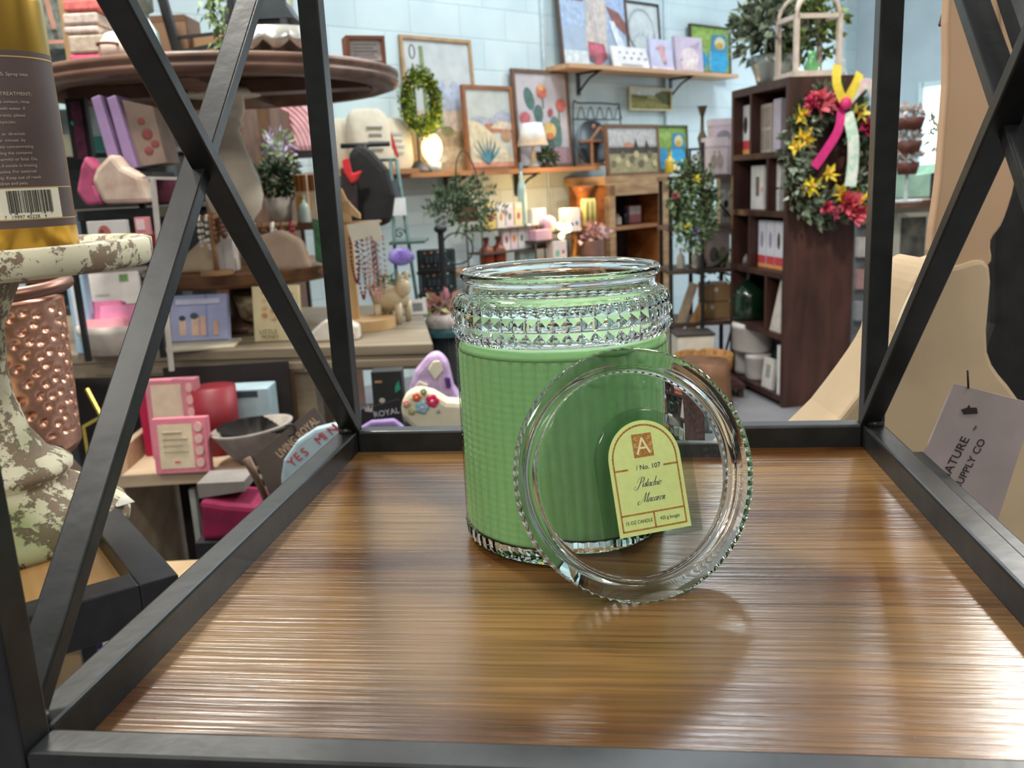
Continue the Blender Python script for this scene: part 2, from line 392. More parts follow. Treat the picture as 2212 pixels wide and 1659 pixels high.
# label, flat paper stuck on the arch: (x,y) in lid plane, z just above
PAP = mat('#cfe08f', .75, 0, .03, 300); GOLD = mat('#a87838', .5, 0, .25, 900); INK = mat('#20304f', .6, 0, .05); INK2 = mat('#3b4038', .6, 0, .05)
LAB = Matrix.Translation((.0041, 0, 0)) @ Matrix.Rotation(radians(.8), 4, 'Z'); z0 = -.0027
def flat(name, polys, mt, z, par):
    mb = MB()
    for p in polys: mb.add([(x, y, z) for x, y in p], [tuple(range(len(p)))], mt, False, LAB)
    return mb.build(name, par)
lp = arch(0, .0058, .0170, -.0262)
mb = MB(); n_ = len(lp); mb.add([(x, y, z0 - .0002) for x, y in lp] + [(x, y, z0) for x, y in lp], [tuple(reversed(range(n_))), tuple(range(n_, 2 * n_))] + [(k, (k + 1) % n_, n_ + (k + 1) % n_, n_ + k) for k in range(n_)], PAP, False, LAB)
lab = mb.build('paper_label', lid, label='yellow green arched paper label with gold border and blue script')
def band(path, w):
    out = []
    for a, b_ in zip(path, path[1:]):
        a = Vector(a); b_ = Vector(b_); d = (b_ - a).normalized(); nn = Vector((-d.y, d.x)) * w / 2; e = d * w * .3
        out.append([tuple(a - nn - e), tuple(b_ - nn + e), tuple(b_ + nn + e), tuple(a + nn - e)])
    return out
ip = arch(0, .0058, .0150, -.0240); pol = band(ip + [ip[0]], .00075)
pol += band([(-.0150, -.0172), (.0150, -.0172)], .00075) + band([(.0003, -.0172), (.0003, -.0240)], .00075) + band([(-.0150, .0022), (-.0088, .0022)], .0008) + band([(.0150, .0022), (.0085, .0022)], .0008)
flat('border_print', pol, GOLD, z0 + .00006, lab)
flat('emblem_square', [[(-.0048, .0068), (.0046, .0068), (.0046, .0170), (-.0048, .0170)]], GOLD, z0 + .00008, lab)
TM = LAB @ Matrix.Translation((0, 0, z0 + .00014))
CREAM = mat('#e6dfa6', .7, 0, .05)
text('emblem_letter', 'A', .0105, CREAM, lab, TM @ Matrix.Translation((-.0001, .0082, 0)), align='CENTER', ext=.00003)
vines = []
for sx, sy, s_ in ((-.0030, .0152, 1), (.0030, .0152, -1), (-.0028, .0088, 1), (.0032, .0092, -1), (-.0034, .0122, 1), (.0036, .0124, -1)):
    pts = [(sx + s_ * (.0002 + .00013 * t) * cos(t) * 1.0, sy + (.0002 + .00013 * t) * sin(t)) for t in [i * .7 for i in range(9)]]
    vines += band(pts, .00022)
flat('emblem_vine', vines, CREAM, z0 + .00012, lab)
text('number_print', '/ No. 107', .0030, INK, lab, TM @ Matrix.Translation((.0010, .0015, 0)), align='CENTER', ext=.00003, shear=.0)
text('weight_print', '15 OZ CANDLE', .0021, INK2, lab, TM @ Matrix.Translation((-.0072, -.0212, 0)), align='CENTER', ext=.00003, sx=.88)
text('weight_print', '425 g bougie', .0021, INK2, lab, TM @ Matrix.Translation((.0075, -.0212, 0)), align='CENTER', ext=.00003, sx=.86)
GL = {'a': (1.12, [[(.9, .8), (.55, 1), (.15, .6), (.1, .15), (.4, 0), (.75, .35), (.95, 1)], [(.95, 1), (.82, .25), (1.0, 0), (1.3, .25)]]),
      'c': (.9, [[(.8, .8), (.65, 1), (.3, .85), (.1, .4), (.3, 0), (.65, .05), (1.0, .35)]]),
      'i': (.55, [[(.05, .6), (.32, 1), (.2, .3), (.36, 0), (.65, .3)], [(.42, 1.5), (.5, 1.42), (.46, 1.36)]]),
      's': (.75, [[(-.05, .2), (.4, .95), (.45, 1.05), (.6, .45), (.4, 0), (.1, .12)], [(.4, 0), (.8, .3)]]),
      't': (.55, [[(.38, 2.0), (.16, .4), (.34, 0), (.65, .3)], [(-.05, 1.1), (.65, 1.15)]]),
      'h': (1.1, [[(.36, 2.4), (.1, 0)], [(.15, .5), (.55, 1), (.75, .8), (.62, .25), (.78, 0), (1.1, .3)]]),
      'o': (.95, [[(.5, 1), (.15, .6), (.18, .1), (.5, 0), (.82, .4), (.75, .85), (.5, 1), (.8, .85), (1.0, .9)]]),
      'r': (.72, [[(.05, .7), (.28, 1), (.15, 0)], [(.2, .6), (.45, 1), (.7, .92)]]),
      'n': (1.1, [[(.05, .8), (.28, 1), (.15, 0)], [(.2, .5), (.6, 1), (.75, .8), (.62, .2), (.82, 0), (1.1, .3)]]),
      'P': (1.7, [[(1.0, 2.5), (.7, .6), (.3, -.3), (-.3, -.6), (-.9, -.3), (-.8, .2), (-.4, .2)], [(-.2, 1.3), (-.1, 2.1), (.7, 2.7), (1.6, 2.6), (1.9, 2.0), (1.5, 1.4), (.9, 1.2)]]),
      'M': (2.35, [[(-.3, .3), (-.7, .4), (-1.0, -.1), (-.6, -.5), (.0, -.1), (.6, 1.1), (1.1, 2.5), (1.1, .1)], [(1.1, .1), (1.7, 1.5), (2.15, 2.5), (1.9, .4), (2.1, 0), (2.4, .3)]])}
def script(word, x, y, u, sl=.42, w0=.22):
    out = []; cx = 0
    for ch in word:
        adv, st = GL[ch]
        for s_ in st:
            pp = spline([(a, b_, 0) for a, b_ in s_], 5); q = [(x + (cx + p.x * .9 + p.y * sl) * u, y + p.y * u) for p in pp]
            for a, b_ in zip(q, q[1:]):
                dx, dy = b_[0] - a[0], b_[1] - a[1]; L = hypot(dx, dy)
                if L < 1e-8: continue
                w = u * w0 * (.30 + .75 * max(0, -dy / L)) / 2; nx, ny = -dy / L * w, dx / L * w
                if w > 0: out.append([(a[0] - nx - dx * .2, a[1] - ny - dy * .2), (b_[0] - nx + dx * .2, b_[1] - ny + dy * .2), (b_[0] + nx + dx * .2, b_[1] + ny + dy * .2), (a[0] + nx - dx * .2, a[1] + ny - dy * .2)])
        cx += adv * .9
    return out
flat('name_print', script('Pistachio', -.0058, -.0060, .00156), INK, z0 + .0001, lab)
flat('name_print', script('Macaron', -.0050, -.0126, .00156), INK, z0 + .0001, lab)

# ================================================================ SIDE RACK ON THE LEFT, TURNED 45 DEGREES
K = G(385, 1240, 1.033); LZ = 1.033
lr = thing('side_rack', 'lower black metal rack with a tan wood shelf holding the chipped pedestal stand', 'display rack', (K.x, K.y, 0), radians(133))
# local x runs away to the back left, local y runs to the front left
TAN = wood('#8f6a3e', '#b08a56', 3, 60, 60, .38, .3)
MB().box((.19, .19, LZ - .0195), (.337, .337, .012), TAN).build('shelf_board', lr)
for c, sz in (((.19, .011, LZ - .014), (.38, .022, .028)), ((.011, .19, LZ - .014), (.022, .336, .028)), ((.369, .19, LZ - .014), (.022, .336, .028)), ((.19, .369, LZ - .014), (.38, .022, .028))):
    MB().box(c, sz, MET).build('side_rail', lr, .001)
for a_, b_ in ((.0067, .0067), (.3733, .0067), (.0067, .3733), (.3733, .3733)):
    MB().box((a_, b_, (LZ - .028) / 2), (.0134, .0134, LZ - .028), MET).build('post', lr)
# chipped paint stand
chip = bpy.data.materials.new('chipped_paint'); chip.use_nodes = True; t = chip.node_tree; s = t.nodes['Principled BSDF']
tcn = t.nodes.new('ShaderNodeTexCoord'); n1 = t.nodes.new('ShaderNodeTexNoise'); n1.inputs['Scale'].default_value = 52; n1.inputs['Detail'].default_value = 8; n1.inputs['Roughness'].default_value = .72
n2 = t.nodes.new('ShaderNodeTexNoise'); n2.inputs['Scale'].default_value = 9; n2.inputs['Detail'].default_value = 2
for nn in (n1, n2): t.links.new(tcn.outputs['Object'], nn.inputs['Vector'])
r1 = t.nodes.new('ShaderNodeValToRGB'); r1.color_ramp.interpolation = 'LINEAR'; el = r1.color_ramp.elements
el[0].position = .455; el[0].color = lin('#85705a'); el[1].position = .49; el[1].color = lin('#d6d0b4')
r2 = t.nodes.new('ShaderNodeValToRGB'); r2.color_ramp.elements[0].position = .52; r2.color_ramp.elements[0].color = (1, 1, 1, 1); r2.color_ramp.elements[1].position = .62; r2.color_ramp.elements[1].color = lin('#a9b592')
mx = t.nodes.new('ShaderNodeMix'); mx.data_type = 'RGBA'; mx.blend_type = 'MULTIPLY'; mx.inputs['Factor'].default_value = 1
t.links.new(n1.outputs['Fac'], r1.inputs[0]); t.links.new(n2.outputs['Fac'], r2.inputs[0]); t.links.new(r1.outputs[0], mx.inputs['A']); t.links.new(r2.outputs[0], mx.inputs['B'])
t.links.new(mx.outputs['Result'], s.inputs['Base Color']); s.inputs['Roughness'].default_value = .7
bp = t.nodes.new('ShaderNodeBump'); bp.inputs['Strength'].default_value = .8; bp.inputs['Distance'].default_value = .002; t.links.new(r1.outputs[0], bp.inputs['Height']); t.links.new(bp.outputs[0], s.inputs['Normal'])
SB = G(14, 1150, LZ - .0135)
st = thing('pedestal_stand', 'round pedestal stand with chipped cream and green paint on the left rack', 'stand', (SB.x, SB.y, LZ - .0135))
PZ = 1.2225 - (LZ - .0135)      # plate top above its foot
MB().lathe([(0, 0), (.083, 0), (.084, .006), (.082, .011), (.07, .022), (.052, .033), (.047, .036), (.046, .040), (.050, .044), (.0505, .048), (.046, .052), (.036, .058), (.026, .075), (.02, .1), (.019, .12), (.022, .15), (.032, .17), (.04, PZ - .017), (0, PZ - .017)], chip, seg=64,
           fn=lambda r, z, a: r * (1 + .012 * noise.noise(Vector((cos(a) * 3, sin(a) * 3, z * 40))))).build('pedestal', st)
PRad = .124
MB().lathe([(0, PZ - .017), (PRad - .003, PZ - .017), (PRad, PZ - .014), (PRad, PZ), (PRad - .004, PZ + .0015), (PRad - .010, PZ), (PRad - .012, PZ - .003), (0, PZ - .003)], chip, seg=96,
           fn=lambda r, z, a: r * (1 + .006 * noise.noise(Vector((cos(a) * 6, sin(a) * 6, z * 60))))).build('plate', st)
# spray can on the plate
CB = G(68, 540, 1.2196); CR = .0295
can = thing('spray_can', 'gold aerosol can with dark brown label and barcode standing on the chipped pedestal plate', 'spray can', (CB.x, CB.y, 1.2196), radians(38))
GM = mat('#c09a45', .28, .9, .1, 8); BR = mat('#5a4c4a', .42, 0, .06, 40); LG = mat('#d9b875', .4, .5, .05); WH = mat('#d8d6c6', .7, 0, .02); INKB = mat('#1c1a1a', .6)
MB().lathe([(0, 0), (CR - .001, 0), (CR, .0015), (CR, .152), (CR - .001, .158), (CR - .006, .166), (.014, .17), (.013, .185), (0, .186)], GM, seg=64).build('can_body', can)
lb = MB().lathe([(CR + .0002, .0165), (CR + .0002, .1235)], BR, seg=64).build('brown_label', can) if False else None
def wrap(name, a0, a1, z0_, z1_, mt, off, par, seg=24):
    mb = MB(); vs = []
    for k in range(seg + 1):
        a = a0 + (a1 - a0) * k / seg
        for z in (z0_, z1_): vs.append(((CR + off) * sin(a), -(CR + off) * cos(a), z))
    mb.add(vs, [(2 * k, 2 * k + 2, 2 * k + 3, 2 * k + 1) for k in range(seg)], mt, True); return mb.build(name, par)
lb = wrap('brown_label', -2.6, 1.28, .0150, .1215, BR, .0003, can, 48)
wrap('gold_stripe', -2.6, 1.28, .1175, .1183, LG, .0005, lb, 48)
wrap('gold_stripe', -2.6, 1.28, .0395, .0401, LG, .0005, lb, 48)
wrap('gold_stripe', -2.6, 1.28, .0200, .0206, LG, .0005, lb, 48)
wrap('barcode_panel', -.62, .72, .0207, .0394, WH, .0006, lb)
mb = MB(); a = -.34
random.seed(3)
while a < .52:
    w_ = random.choice((.008, .012, .012, .02, .028)); z_ = .0245 if random.random() < .8 else .0235
    vs = [((CR + .0008) * sin(q), -(CR + .0008) * cos(q), z) for q in (a, a + w_) for z in (z_, .0382)]
    mb.add(vs, [(0, 2, 3, 1)], INKB); a += w_ + random.choice((.008, .01, .016))
mb.build('barcode_bar', lb)
def curved_text(s_, size, mt, par, z, a0, name='label_print', sx=1.0, off=.0008):
    o = text(name, s_, size, mt, par, Matrix.Identity(4), ext=0.0, sx=sx)
    for v_ in o.data.vertices:
        q = a0 + v_.co.x / CR; v_.co = Vector(((CR + off) * sin(q), -(CR + off) * cos(q), z + v_.co.y))
    return o
for k, ch in enumerate('19997'): pass
curved_text('7   19997 40228   4', .0030, INKB, lb, .0210, -.45)
TXT = [('DIRECTIONS: Spray into', .0030, .1065), ('hair.', .0026, .1025), ('FIRST AID TREATMENT:', .0030, .0950), ('In case of eye contact, rinse', .0026, .0905), ('thoroughly with water. If', .0026, .0865),
       ('irritation persists, please', .0026, .0825), ('consult a physician.', .0026, .0785), ('Use  only  as  directed.', .0026, .0715), ('Intentional  misuse  by', .0026, .0677), ('deliberately concentrating', .0026, .0639),
       ('and inhaling the contents', .0026, .0601), ('can be harmful or fatal. Do', .0026, .0563), ('not use if nozzle is missing', .0026, .0525), ('or defective. For external', .0026, .0487 + .0002), ('use only. Keep out of reach', .0026, .0452), ('of children and pets.', .0026, .0418)]
PRN = mat('#b9ab9c', .6, 0, .02)
for s_, sz, z in TXT: curved_text(s_, sz, PRN, lb, z, -.62)
# small gold-lidded tub half hidden under the plate
TB = P(45, 745, .66)
# hammered copper cup behind the stand
CU = bpy.data.materials.new('hammered_copper'); CU.use_nodes = True; s = CU.node_tree.nodes['Principled BSDF']; s.inputs['Metallic'].default_value = 1; s.inputs['Roughness'].default_value = .33; s.inputs['Base Color'].default_value = lin('#e6ac90')
nzc = CU.node_tree.nodes.new('ShaderNodeTexNoise'); nzc.inputs['Scale'].default_value = 25; rpc = CU.node_tree.nodes.new('ShaderNodeValToRGB'); rpc.color_ramp.elements[0].color = lin('#cf9076'); rpc.color_ramp.elements[1].color = lin('#f0bea6')
CU.node_tree.links.new(nzc.outputs['Fac'], rpc.inputs[0]); CU.node_tree.links.new(rpc.outputs[0], s.inputs['Base Color'])
cc = P(45, 1000, .74)
cz = LZ - .0135; cc = G(50, 985, cz); dC = dep(cc)
cup = thing('copper_cup', 'hammered copper cup with a thick copper handle ring behind the chipped stand', 'cup', (cc.x, cc.y, cz), CY)
mk = dC / F
H_ = 335 * mk; Rc = 128 * mk; Rb = 118 * mk
dents = []
mb = MB(); nz_, na = 90, 180; vv = []
for i in range(nz_ + 1):
    z = H_ * i / nz_; tt = i / nz_
    r_ = Rb * (.80 + .20 * min(1, tt / .07) ** .5) + (Rc - Rb) * tt
    for k in range(na):
        a = 2 * pi * k / na; row = z / .0125; ri = round(row); ph = .5 * (ri % 2); col = a * Rc / .0145 + ph; ci = round(col)
        jx = .25 * sin(ri * 12.9 + ci * 7.7); jy = .25 * sin(ri * 5.3 + ci * 3.1)
        dd = ((col - ci - jx) ** 2 + (row - ri - jy) ** 2); q = r_ - .0036 * math.exp(-dd / .06) * (1 if .16 < tt < .97 else 0)
        vv.append((q * cos(a), q * sin(a), z))
mb.add(vv, [(i * na + k, i * na + (k + 1) % na, (i + 1) * na + (k + 1) % na, (i + 1) * na + k) for i in range(nz_) for k in range(na)] + [tuple(reversed(range(na)))], CU, True)
mb.lathe([(Rc - .0015, H_), (Rc - .003, H_ - .004), (Rb - .004, .006), (0, .006)], CU, seg=48)
mb.build('cup_body', cup)
COP = mat('#8d6758', .35, .8, .2, 20)
MB().tube([(Rc * 1.08 * cos(a), Rc * 1.08 * sin(a), H_ + .012 + .004 * sin(a)) for a in [2 * pi * k / 40 for k in range(40)]], .0062, COP, 12, True).build('handle_ring', cup)
MB().tube(spline([(Rc * .7, -Rc * .78, H_ + .006), (Rc * .2, -Rc * 1.1, H_ - .022), (-Rc * .5, -Rc * 1.14, H_ - .045), (-Rc * 1.2, -Rc * .9, H_ - .06)], 6), .0026, COP, 8).build('bail_wire', cup)

# ================================================================ RIGHT SIDE: NEIGHBOUR RACK, CANVAS BAG, TAG
nr = thing('neighbour_rack', 'black metal rack standing right against the candle rack on its right side', 'display rack', (W + S_ + .001, 0, 0))
MB().box((S_ / 2, .155, RT - .0155), (S_, .31, S_), MET).build('side_rail', nr, .001)
MB().box((S_ / 2, -S_ / 2, .73), (S_, S_, 1.46), MET).build('post', nr)
MB().bar((S_ / 2, .305, 1.43), (S_ / 2, .005, 1.09), .010, .0125, MET, (1, 0, 0)).build('brace', nr)
def pxpoly(pts, d): return [P(x, y, d) for x, y in pts]
def slab_from_px(name, pts, d, th, mt, parent_origin, bev=.004, **kw):
    """solid cut to a traced outline, standing upright at its own distance with real thickness"""
    o = parent_origin; q = []
    c_, s_ = cos(-CY), sin(-CY)
    for x, y in pts:
        w = P(x, y, d) - o; q.append((w.x * c_ - w.y * s_, w.y * s_ * 0 + (w.x * s_ + w.y * c_), w.z))
    return q
def upright(pts, px0, py0, d):
    """traced outline -> metric outline in the upright plane through the base pixel (local x,z)"""
    o = P(px0, py0, d); out = []
    nrm = Vector((-sin(CY), cos(CY), 0)); ux = Vector((cos(CY), sin(CY), 0))
    for x, y in pts:
        r = ray(x, y); t = (o - CP).dot(nrm) / r.dot(nrm); w = CP + r * t - o; out.append((w.dot(ux), w.z))
    return o, out
def smo(q, n=4): return [(p.x, p.y) for p in spline([(a, b, 0) for a, b in q], n, True)]
CAN = mat('#bda788', .9, 0, .08, 12, .25); CAN2 = mat('#c2a181', .85, 0, .06, 7, .2)
o, q = upright([(1640, 1110), (1815, 905), (1922, 760), (1945, 690), (1975, 610), (2022, 565), (2060, 575), (2140, 573), (2136, 760), (2200, 860), (2290, 1010), (2290, 1260), (1900, 1260)], 1960, 1110, .70)
bagT = thing('canvas_tote', 'slumped natural canvas tote bag behind the right corner of the candle rack', 'tote bag', o, CY)
MB().prism(smo(q), 0, .07, CAN).build('bag_body', bagT, .014)
o2, q2 = upright([(2136, 573), (2140, 573), (2136, 640), (2060, 640), (2060, 575)], 1960, 1110, .695)
hp = [upright([(a, b)], 1960, 1110, .70)[1][0] for a, b in ((1925, 775), (1945, 690), (1975, 625), (2022, 570), (2045, 560))]
MB().tube(spline([(x, -.004, z) for x, z in hp], 5), .0035, mat('#e3d3b4', .9), 8).build('rope_handle', bagT)
hp = [upright([(a, b)], 1960, 1110, .70)[1][0] for a, b in ((1962, 700), (1978, 655), (2000, 620), (2030, 600))]
MB().tube(spline([(x, -.006, z) for x, z in hp], 5), .0022, mat('#b98a55', .8), 8).build('stitched_seam', bagT)
o, q = upright([(2018, 575), (2032, 380), (2047, 180), (2066, -60), (2230, -60), (2204, 330), (2172, 470), (2142, 520), (2135, 575)], 2080, 575, .66)
st2 = thing('canvas_strap', 'wide pale tan canvas flap hanging above the slumped tote bag', 'strap', o, CY)
MB().prism(smo(q), 0, .012, CAN2).build('flap', st2, .003)
xs = [p[0] for p in q]
MB().bar((q[3][0] + .031, -.001, q[3][1]), (q[0][0] + .043, -.001, q[0][1] + .08), .0006, .0015, mat('#a98a69', .9)).build('fold_seam', st2)
# strip of dark cloth edge along the flap and dark hanging cloth on the right
o, q = upright([(2030, 358), (2036, 300), (2040, 200), (2051, 60), (2030, 55), (2046, 0), (2066, -60), (2080, -60), (2060, 120), (2046, 290), (2038, 362)], 2035, 362, .655)
dk = thing('dark_strap', 'thin dark strap with a flared end hanging at the left edge of the canvas flap', 'strap', o, CY)
MB().prism(q, -.004, .004, mat('#1d2126', .7)).build('strap_band', dk, .001)
o, q = upright([(2150, 1260), (2150, 900), (2120, 780), (2148, 700), (2146, 575), (2150, 480), (2185, 400), (2206, 250), (2290, 100), (2330, 1260)], 2180, 1110, .78)
dk2 = thing('dark_garment', 'black ribbed garment hanging at the right edge beside the tan tote', 'garment', o, CY)
mb = MB(); mb.prism(q, 0, .03, mat('#141618', .8, 0, .5, 40, .3)); mb.build('cloth', dk2, .006)
o, q = upright([(2060, 828), (2235, 872), (2136, 1180), (1940, 1110)], 2060, 1110, .545)
tg = thing('paper_hang_tag', 'mauve grey paper tag with a supply company name tied to the canvas tote', 'hang tag', o, CY)
MB().prism(q, -.0006, .0006, mat('#a79a98', .8, 0, .04, 60)).build('card', tg)
MB().tube([(upright([(2090, 800)], 2060, 1110, .545)[1][0][0], .0, upright([(2090, 800)], 2060, 1110, .545)[1][0][1]), (upright([(2090, 838)], 2060, 1110, .545)[1][0][0], -.001, upright([(2090, 838)], 2060, 1110, .545)[1][0][1])], .0006, mat('#1c1c1c', .7), 6).build('cord', tg)
TI = mat('#2a2422', .7)
def px_text(s_, x0, y0, ang, size, mt, par, d, o, name='printed_word'):
    _, q_ = upright([(x0, y0)], 2060, 1110, d)
    M = Matrix.Translation((q_[0][0], -.0009, q_[0][1])) @ XZ @ Matrix.Rotation(ang, 4, 'Z')
    return text(name, s_, size, mt, par, M, ext=.0001)
px_text('NATURE', 2043, 1042, radians(65.5), .0078, TI, tg, .545, o)
px_text('SUPPLY CO', 2072, 1056, radians(65.5), .0066, TI, tg, .545, o)
px_text('TM', 2105, 930, radians(65.5), .0022, TI, tg, .545, o)
_, q_ = upright([(2075, 884), (2080, 894), (2110, 892), (2108, 880), (2094, 880), (2092, 874), (2088, 880)], 2060, 1110, .545)
MB().prism(q_, -.0012, -.0006, TI).build('printed_emblem', tg)
# ================================================================ ROOM
def struct(mb, name, **k):
    o = mb.build(name, **k); o['kind'] = 'structure'; return o
blk = bpy.data.materials.new('painted_block'); blk.use_nodes = True; t = blk.node_tree; s = t.nodes['Principled BSDF']
tcn = t.nodes.new('ShaderNodeTexCoord'); bt = t.nodes.new('ShaderNodeTexBrick'); sx_ = t.nodes.new('ShaderNodeSeparateXYZ'); cx_ = t.nodes.new('ShaderNodeCombineXYZ')
t.links.new(tcn.outputs['Object'], sx_.inputs[0]); t.links.new(sx_.outputs['X'], cx_.inputs['X']); t.links.new(sx_.outputs['Z'], cx_.inputs['Y']); t.links.new(cx_.outputs[0], bt.inputs['Vector'])
bt.inputs['Scale'].default_value = 1; bt.inputs['Brick Width'].default_value = .4; bt.inputs['Row Height'].default_value = .2; bt.inputs['Mortar Size'].default_value = .006; bt.inputs['Mortar Smooth'].default_value = .6
for n_, c in (('Color1', '#c6dbdf'), ('Color2', '#cfe1e4'), ('Mortar', '#bdd0d5')): bt.inputs[n_].default_value = lin(c)
nzw = t.nodes.new('ShaderNodeTexNoise'); nzw.inputs['Scale'].default_value = 2.5; nzw.inputs['Detail'].default_value = 6; t.links.new(tcn.outputs['Object'], nzw.inputs['Vector'])
rpw = t.nodes.new('ShaderNodeValToRGB'); rpw.color_ramp.elements[0].color = (.86, .88, .9, 1); rpw.color_ramp.elements[1].color = (1, 1, 1, 1); rpw.color_ramp.elements[0].position = .3; rpw.color_ramp.elements[1].position = .6
t.links.new(nzw.outputs['Fac'], rpw.inputs[0]); mxw = t.nodes.new('ShaderNodeMix'); mxw.data_type = 'RGBA'; mxw.blend_type = 'MULTIPLY'; mxw.inputs['Factor'].default_value = 1
t.links.new(bt.outputs['Color'], mxw.inputs['A']); t.links.new(rpw.outputs[0], mxw.inputs['B']); t.links.new(mxw.outputs['Result'], s.inputs['Base Color']); s.inputs['Roughness'].default_value = .6
bpw = t.nodes.new('ShaderNodeBump'); bpw.inputs['Strength'].default_value = .35; bpw.inputs['Distance'].default_value = .006; bpw.invert = True; t.links.new(bt.outputs['Fac'], bpw.inputs['Height']); t.links.new(bpw.outputs[0], s.inputs['Normal'])
CN = WP(1844, 300, 0); CN.z = 0; HW = 4.6
LW = 9.5
o = struct(MB().box((-LW / 2, .06, HW / 2), (LW, .12, HW), blk), 'wall_back', loc=CN); o.rotation_euler = (0, 0, WY)
# right wall: runs from the corner towards the camera's right, with a window
def onR(px):      # distance along the right wall from the corner for a picture column
    r = ray(px, 300); rel = CP - CN; t_ = -(rel.dot(WU)) / r.dot(WU); return (CP + r * t_ - CN).dot(WN)
def RWz(px, py):
    r = ray(px, py); rel = CP - CN; t_ = -(rel.dot(WU)) / r.dot(WU); return (CP + r * t_).z
xa, xb = onR(1992), onR(2068); za, zb = RWz(2020, 372), RWz(2020, 182)
RW = WY - pi / 2    # local x along WN
wl = mat('#b4c3c9', .65, 0, .06, 3)
wr = MB(); RL = 7.0
for x0, x1, z0_, z1_ in ((0, xa, 0, HW), (xb, RL, 0, HW), (xa, xb, 0, za), (xa, xb, zb, HW)):
    wr.box(((x0 + x1) / 2, .06, (z0_ + z1_) / 2), (x1 - x0, .12, z1_ - z0_), wl)
o = struct(wr, 'wall_right', loc=CN); o.rotation_euler = (0, 0, RW)
win = tag(MB().build('window_1'), None, None, kind='structure'); win.location = CN; win.rotation_euler = (0, 0, RW)
FRM = mat('#d3e4e4', .5, 0, .03)
mb = MB()
for x in (xa, xb, (xa * .35 + xb * .65)): mb.box((x, -.01, (za + zb) / 2), (.05, .14, zb - za + .05), FRM)
for z in (za, zb): mb.box(((xa + xb) / 2, -.01, z), (xb - xa, .14, .05), FRM)
mb.build('window_frame', win)
MB().box(((xa + xb) / 2, .05, (za + zb) / 2), (xb - xa, .01, zb - za), mat('#f4faff', .3, 0, .02, 2, e=3.2)).build('window_pane', win)
dl = area('window_daylight', tuple(CN + WN * ((xa + xb) / 2) - WU * .2 + Vector((0, 0, (za + zb) / 2))), .8, 1.0, 40, (.85, .93, 1), (pi / 2, 0, RW + pi)); 
flr = mat('#77777a', .55, 0, .12, 2.5, .1)
struct(MB().box((1.0, 3.0, -.05), (16, 17, .1), flr), 'floor')
for o_ in range(2):
    xw = WP((1178, 1436)[o_], 300, 0)
    tag(MB().tube([(0, 0, 0), (0, 0, HW)], .012, mat('#c3d3d8', .5), 8).build('trim_%d' % (o_ + 1)), None, None, kind='structure', loc=(xw.x + WN.x * .013, xw.y + WN.y * .013, 0))

# ================================================================ BUILDERS FOR THE SHOP
def E(cx, cz, rx, rz_, n=16, a=0): return [(cx + rx * cos(2 * pi * k / n) * cos(a) - rz_ * sin(2 * pi * k / n) * sin(a), cz + rx * cos(2 * pi * k / n) * sin(a) + rz_ * sin(2 * pi * k / n) * cos(a)) for k in range(n)]
def art(par, w, h, bgc, shapes, y=-.003, name='picture'):
    mb = MB(); mb.prism([(-w / 2, 0), (w / 2, 0), (w / 2, h), (-w / 2, h)], y, y + .003, mat(bgc, .8, 0, .1, 9))
    for k, (hx, pts) in enumerate(shapes):
        q = [(min(w / 2, max(-w / 2, (u - .5) * w)), min(h, max(0, v_ * h))) for u, v_ in pts]
        mb.prism(q, y - .0006 * (k + 1), y - .0006 * k, mat(hx, .8, 0, .18, 25))
    return mb.build(name, par)
def painting(label, L, w, h, rz, fr, bgc, shapes, fw=.02, dp=.03, tilt=-.06, group=None, cat='painting', name='framed_painting'):
    t_ = thing(name, label, cat, L, rz, group, tilt)
    if fr:
        m_ = mat(fr, .6, 0, .15, 14); mb = MB()
        for s_ in (-1, 1): mb.box((s_ * (w / 2 - fw / 2), dp / 2 - .008, h / 2), (fw, dp, h), m_)
        for z in (fw / 2, h - fw / 2): mb.box((0, dp / 2 - .008, z), (w - 2 * fw, dp, fw), m_)
        mb.build('frame', t_)
        a_ = art(t_, w - fw * 1.6, h - fw * 1.6, bgc, shapes, .004); a_.location = (0, 0, fw * .8)
    else:
        mb = MB().box((0, dp / 2, h / 2), (w, dp, h), mat(bgc, .8, 0, .05)); mb.build('canvas_block', t_); art(t_, w, h, bgc, shapes, -.0031)
    return t_
def wreath(label, L, R1, r1, rz, cols, n, lf=.05, flowers=(), group=None, sq=1.0, name='wreath', rx=0):
    t_ = thing(name, label, 'wreath', L, rz, group, rx)
    mb = MB(); mb.tube([(R1 * cos(2 * pi * k / 32), 0, R1 * sq * sin(2 * pi * k / 32)) for k in range(32)], r1 * .55, mat('#3a3322', .9), 6, True); mb.build('wreath_ring', t_)
    mb = MB(); ms = [mat(c, .7, 0, .2, 30) for c in cols]
    for i in range(n):
        a = random.uniform(0, 2 * pi); q = random.uniform(0, 2 * pi); rr = r1 * random.uniform(.2, 1)
        c_ = Vector(((R1 + rr * cos(q)) * cos(a), -abs(rr * sin(q)) * .9, (R1 + rr * cos(q)) * sq * sin(a)))
        d = Vector((cos(a) * cos(q) - .5 * sin(a), -.5 + random.uniform(-.6, .2), sin(a) * cos(q) + .5 * cos(a))) + Vector((random.gauss(0, .4), random.gauss(0, .3), random.gauss(0, .4)))
        mb.leaf(c_, d, lf * random.uniform(.6, 1.2), lf * .5, random.choice(ms))
    mb.build('leaves', t_)
    for (a, rr, hx, sz, kind) in flowers: flower(t_, (rr * R1 * cos(a), -r1 * .9, rr * R1 * sq * sin(a)), sz, hx, kind)
    return t_
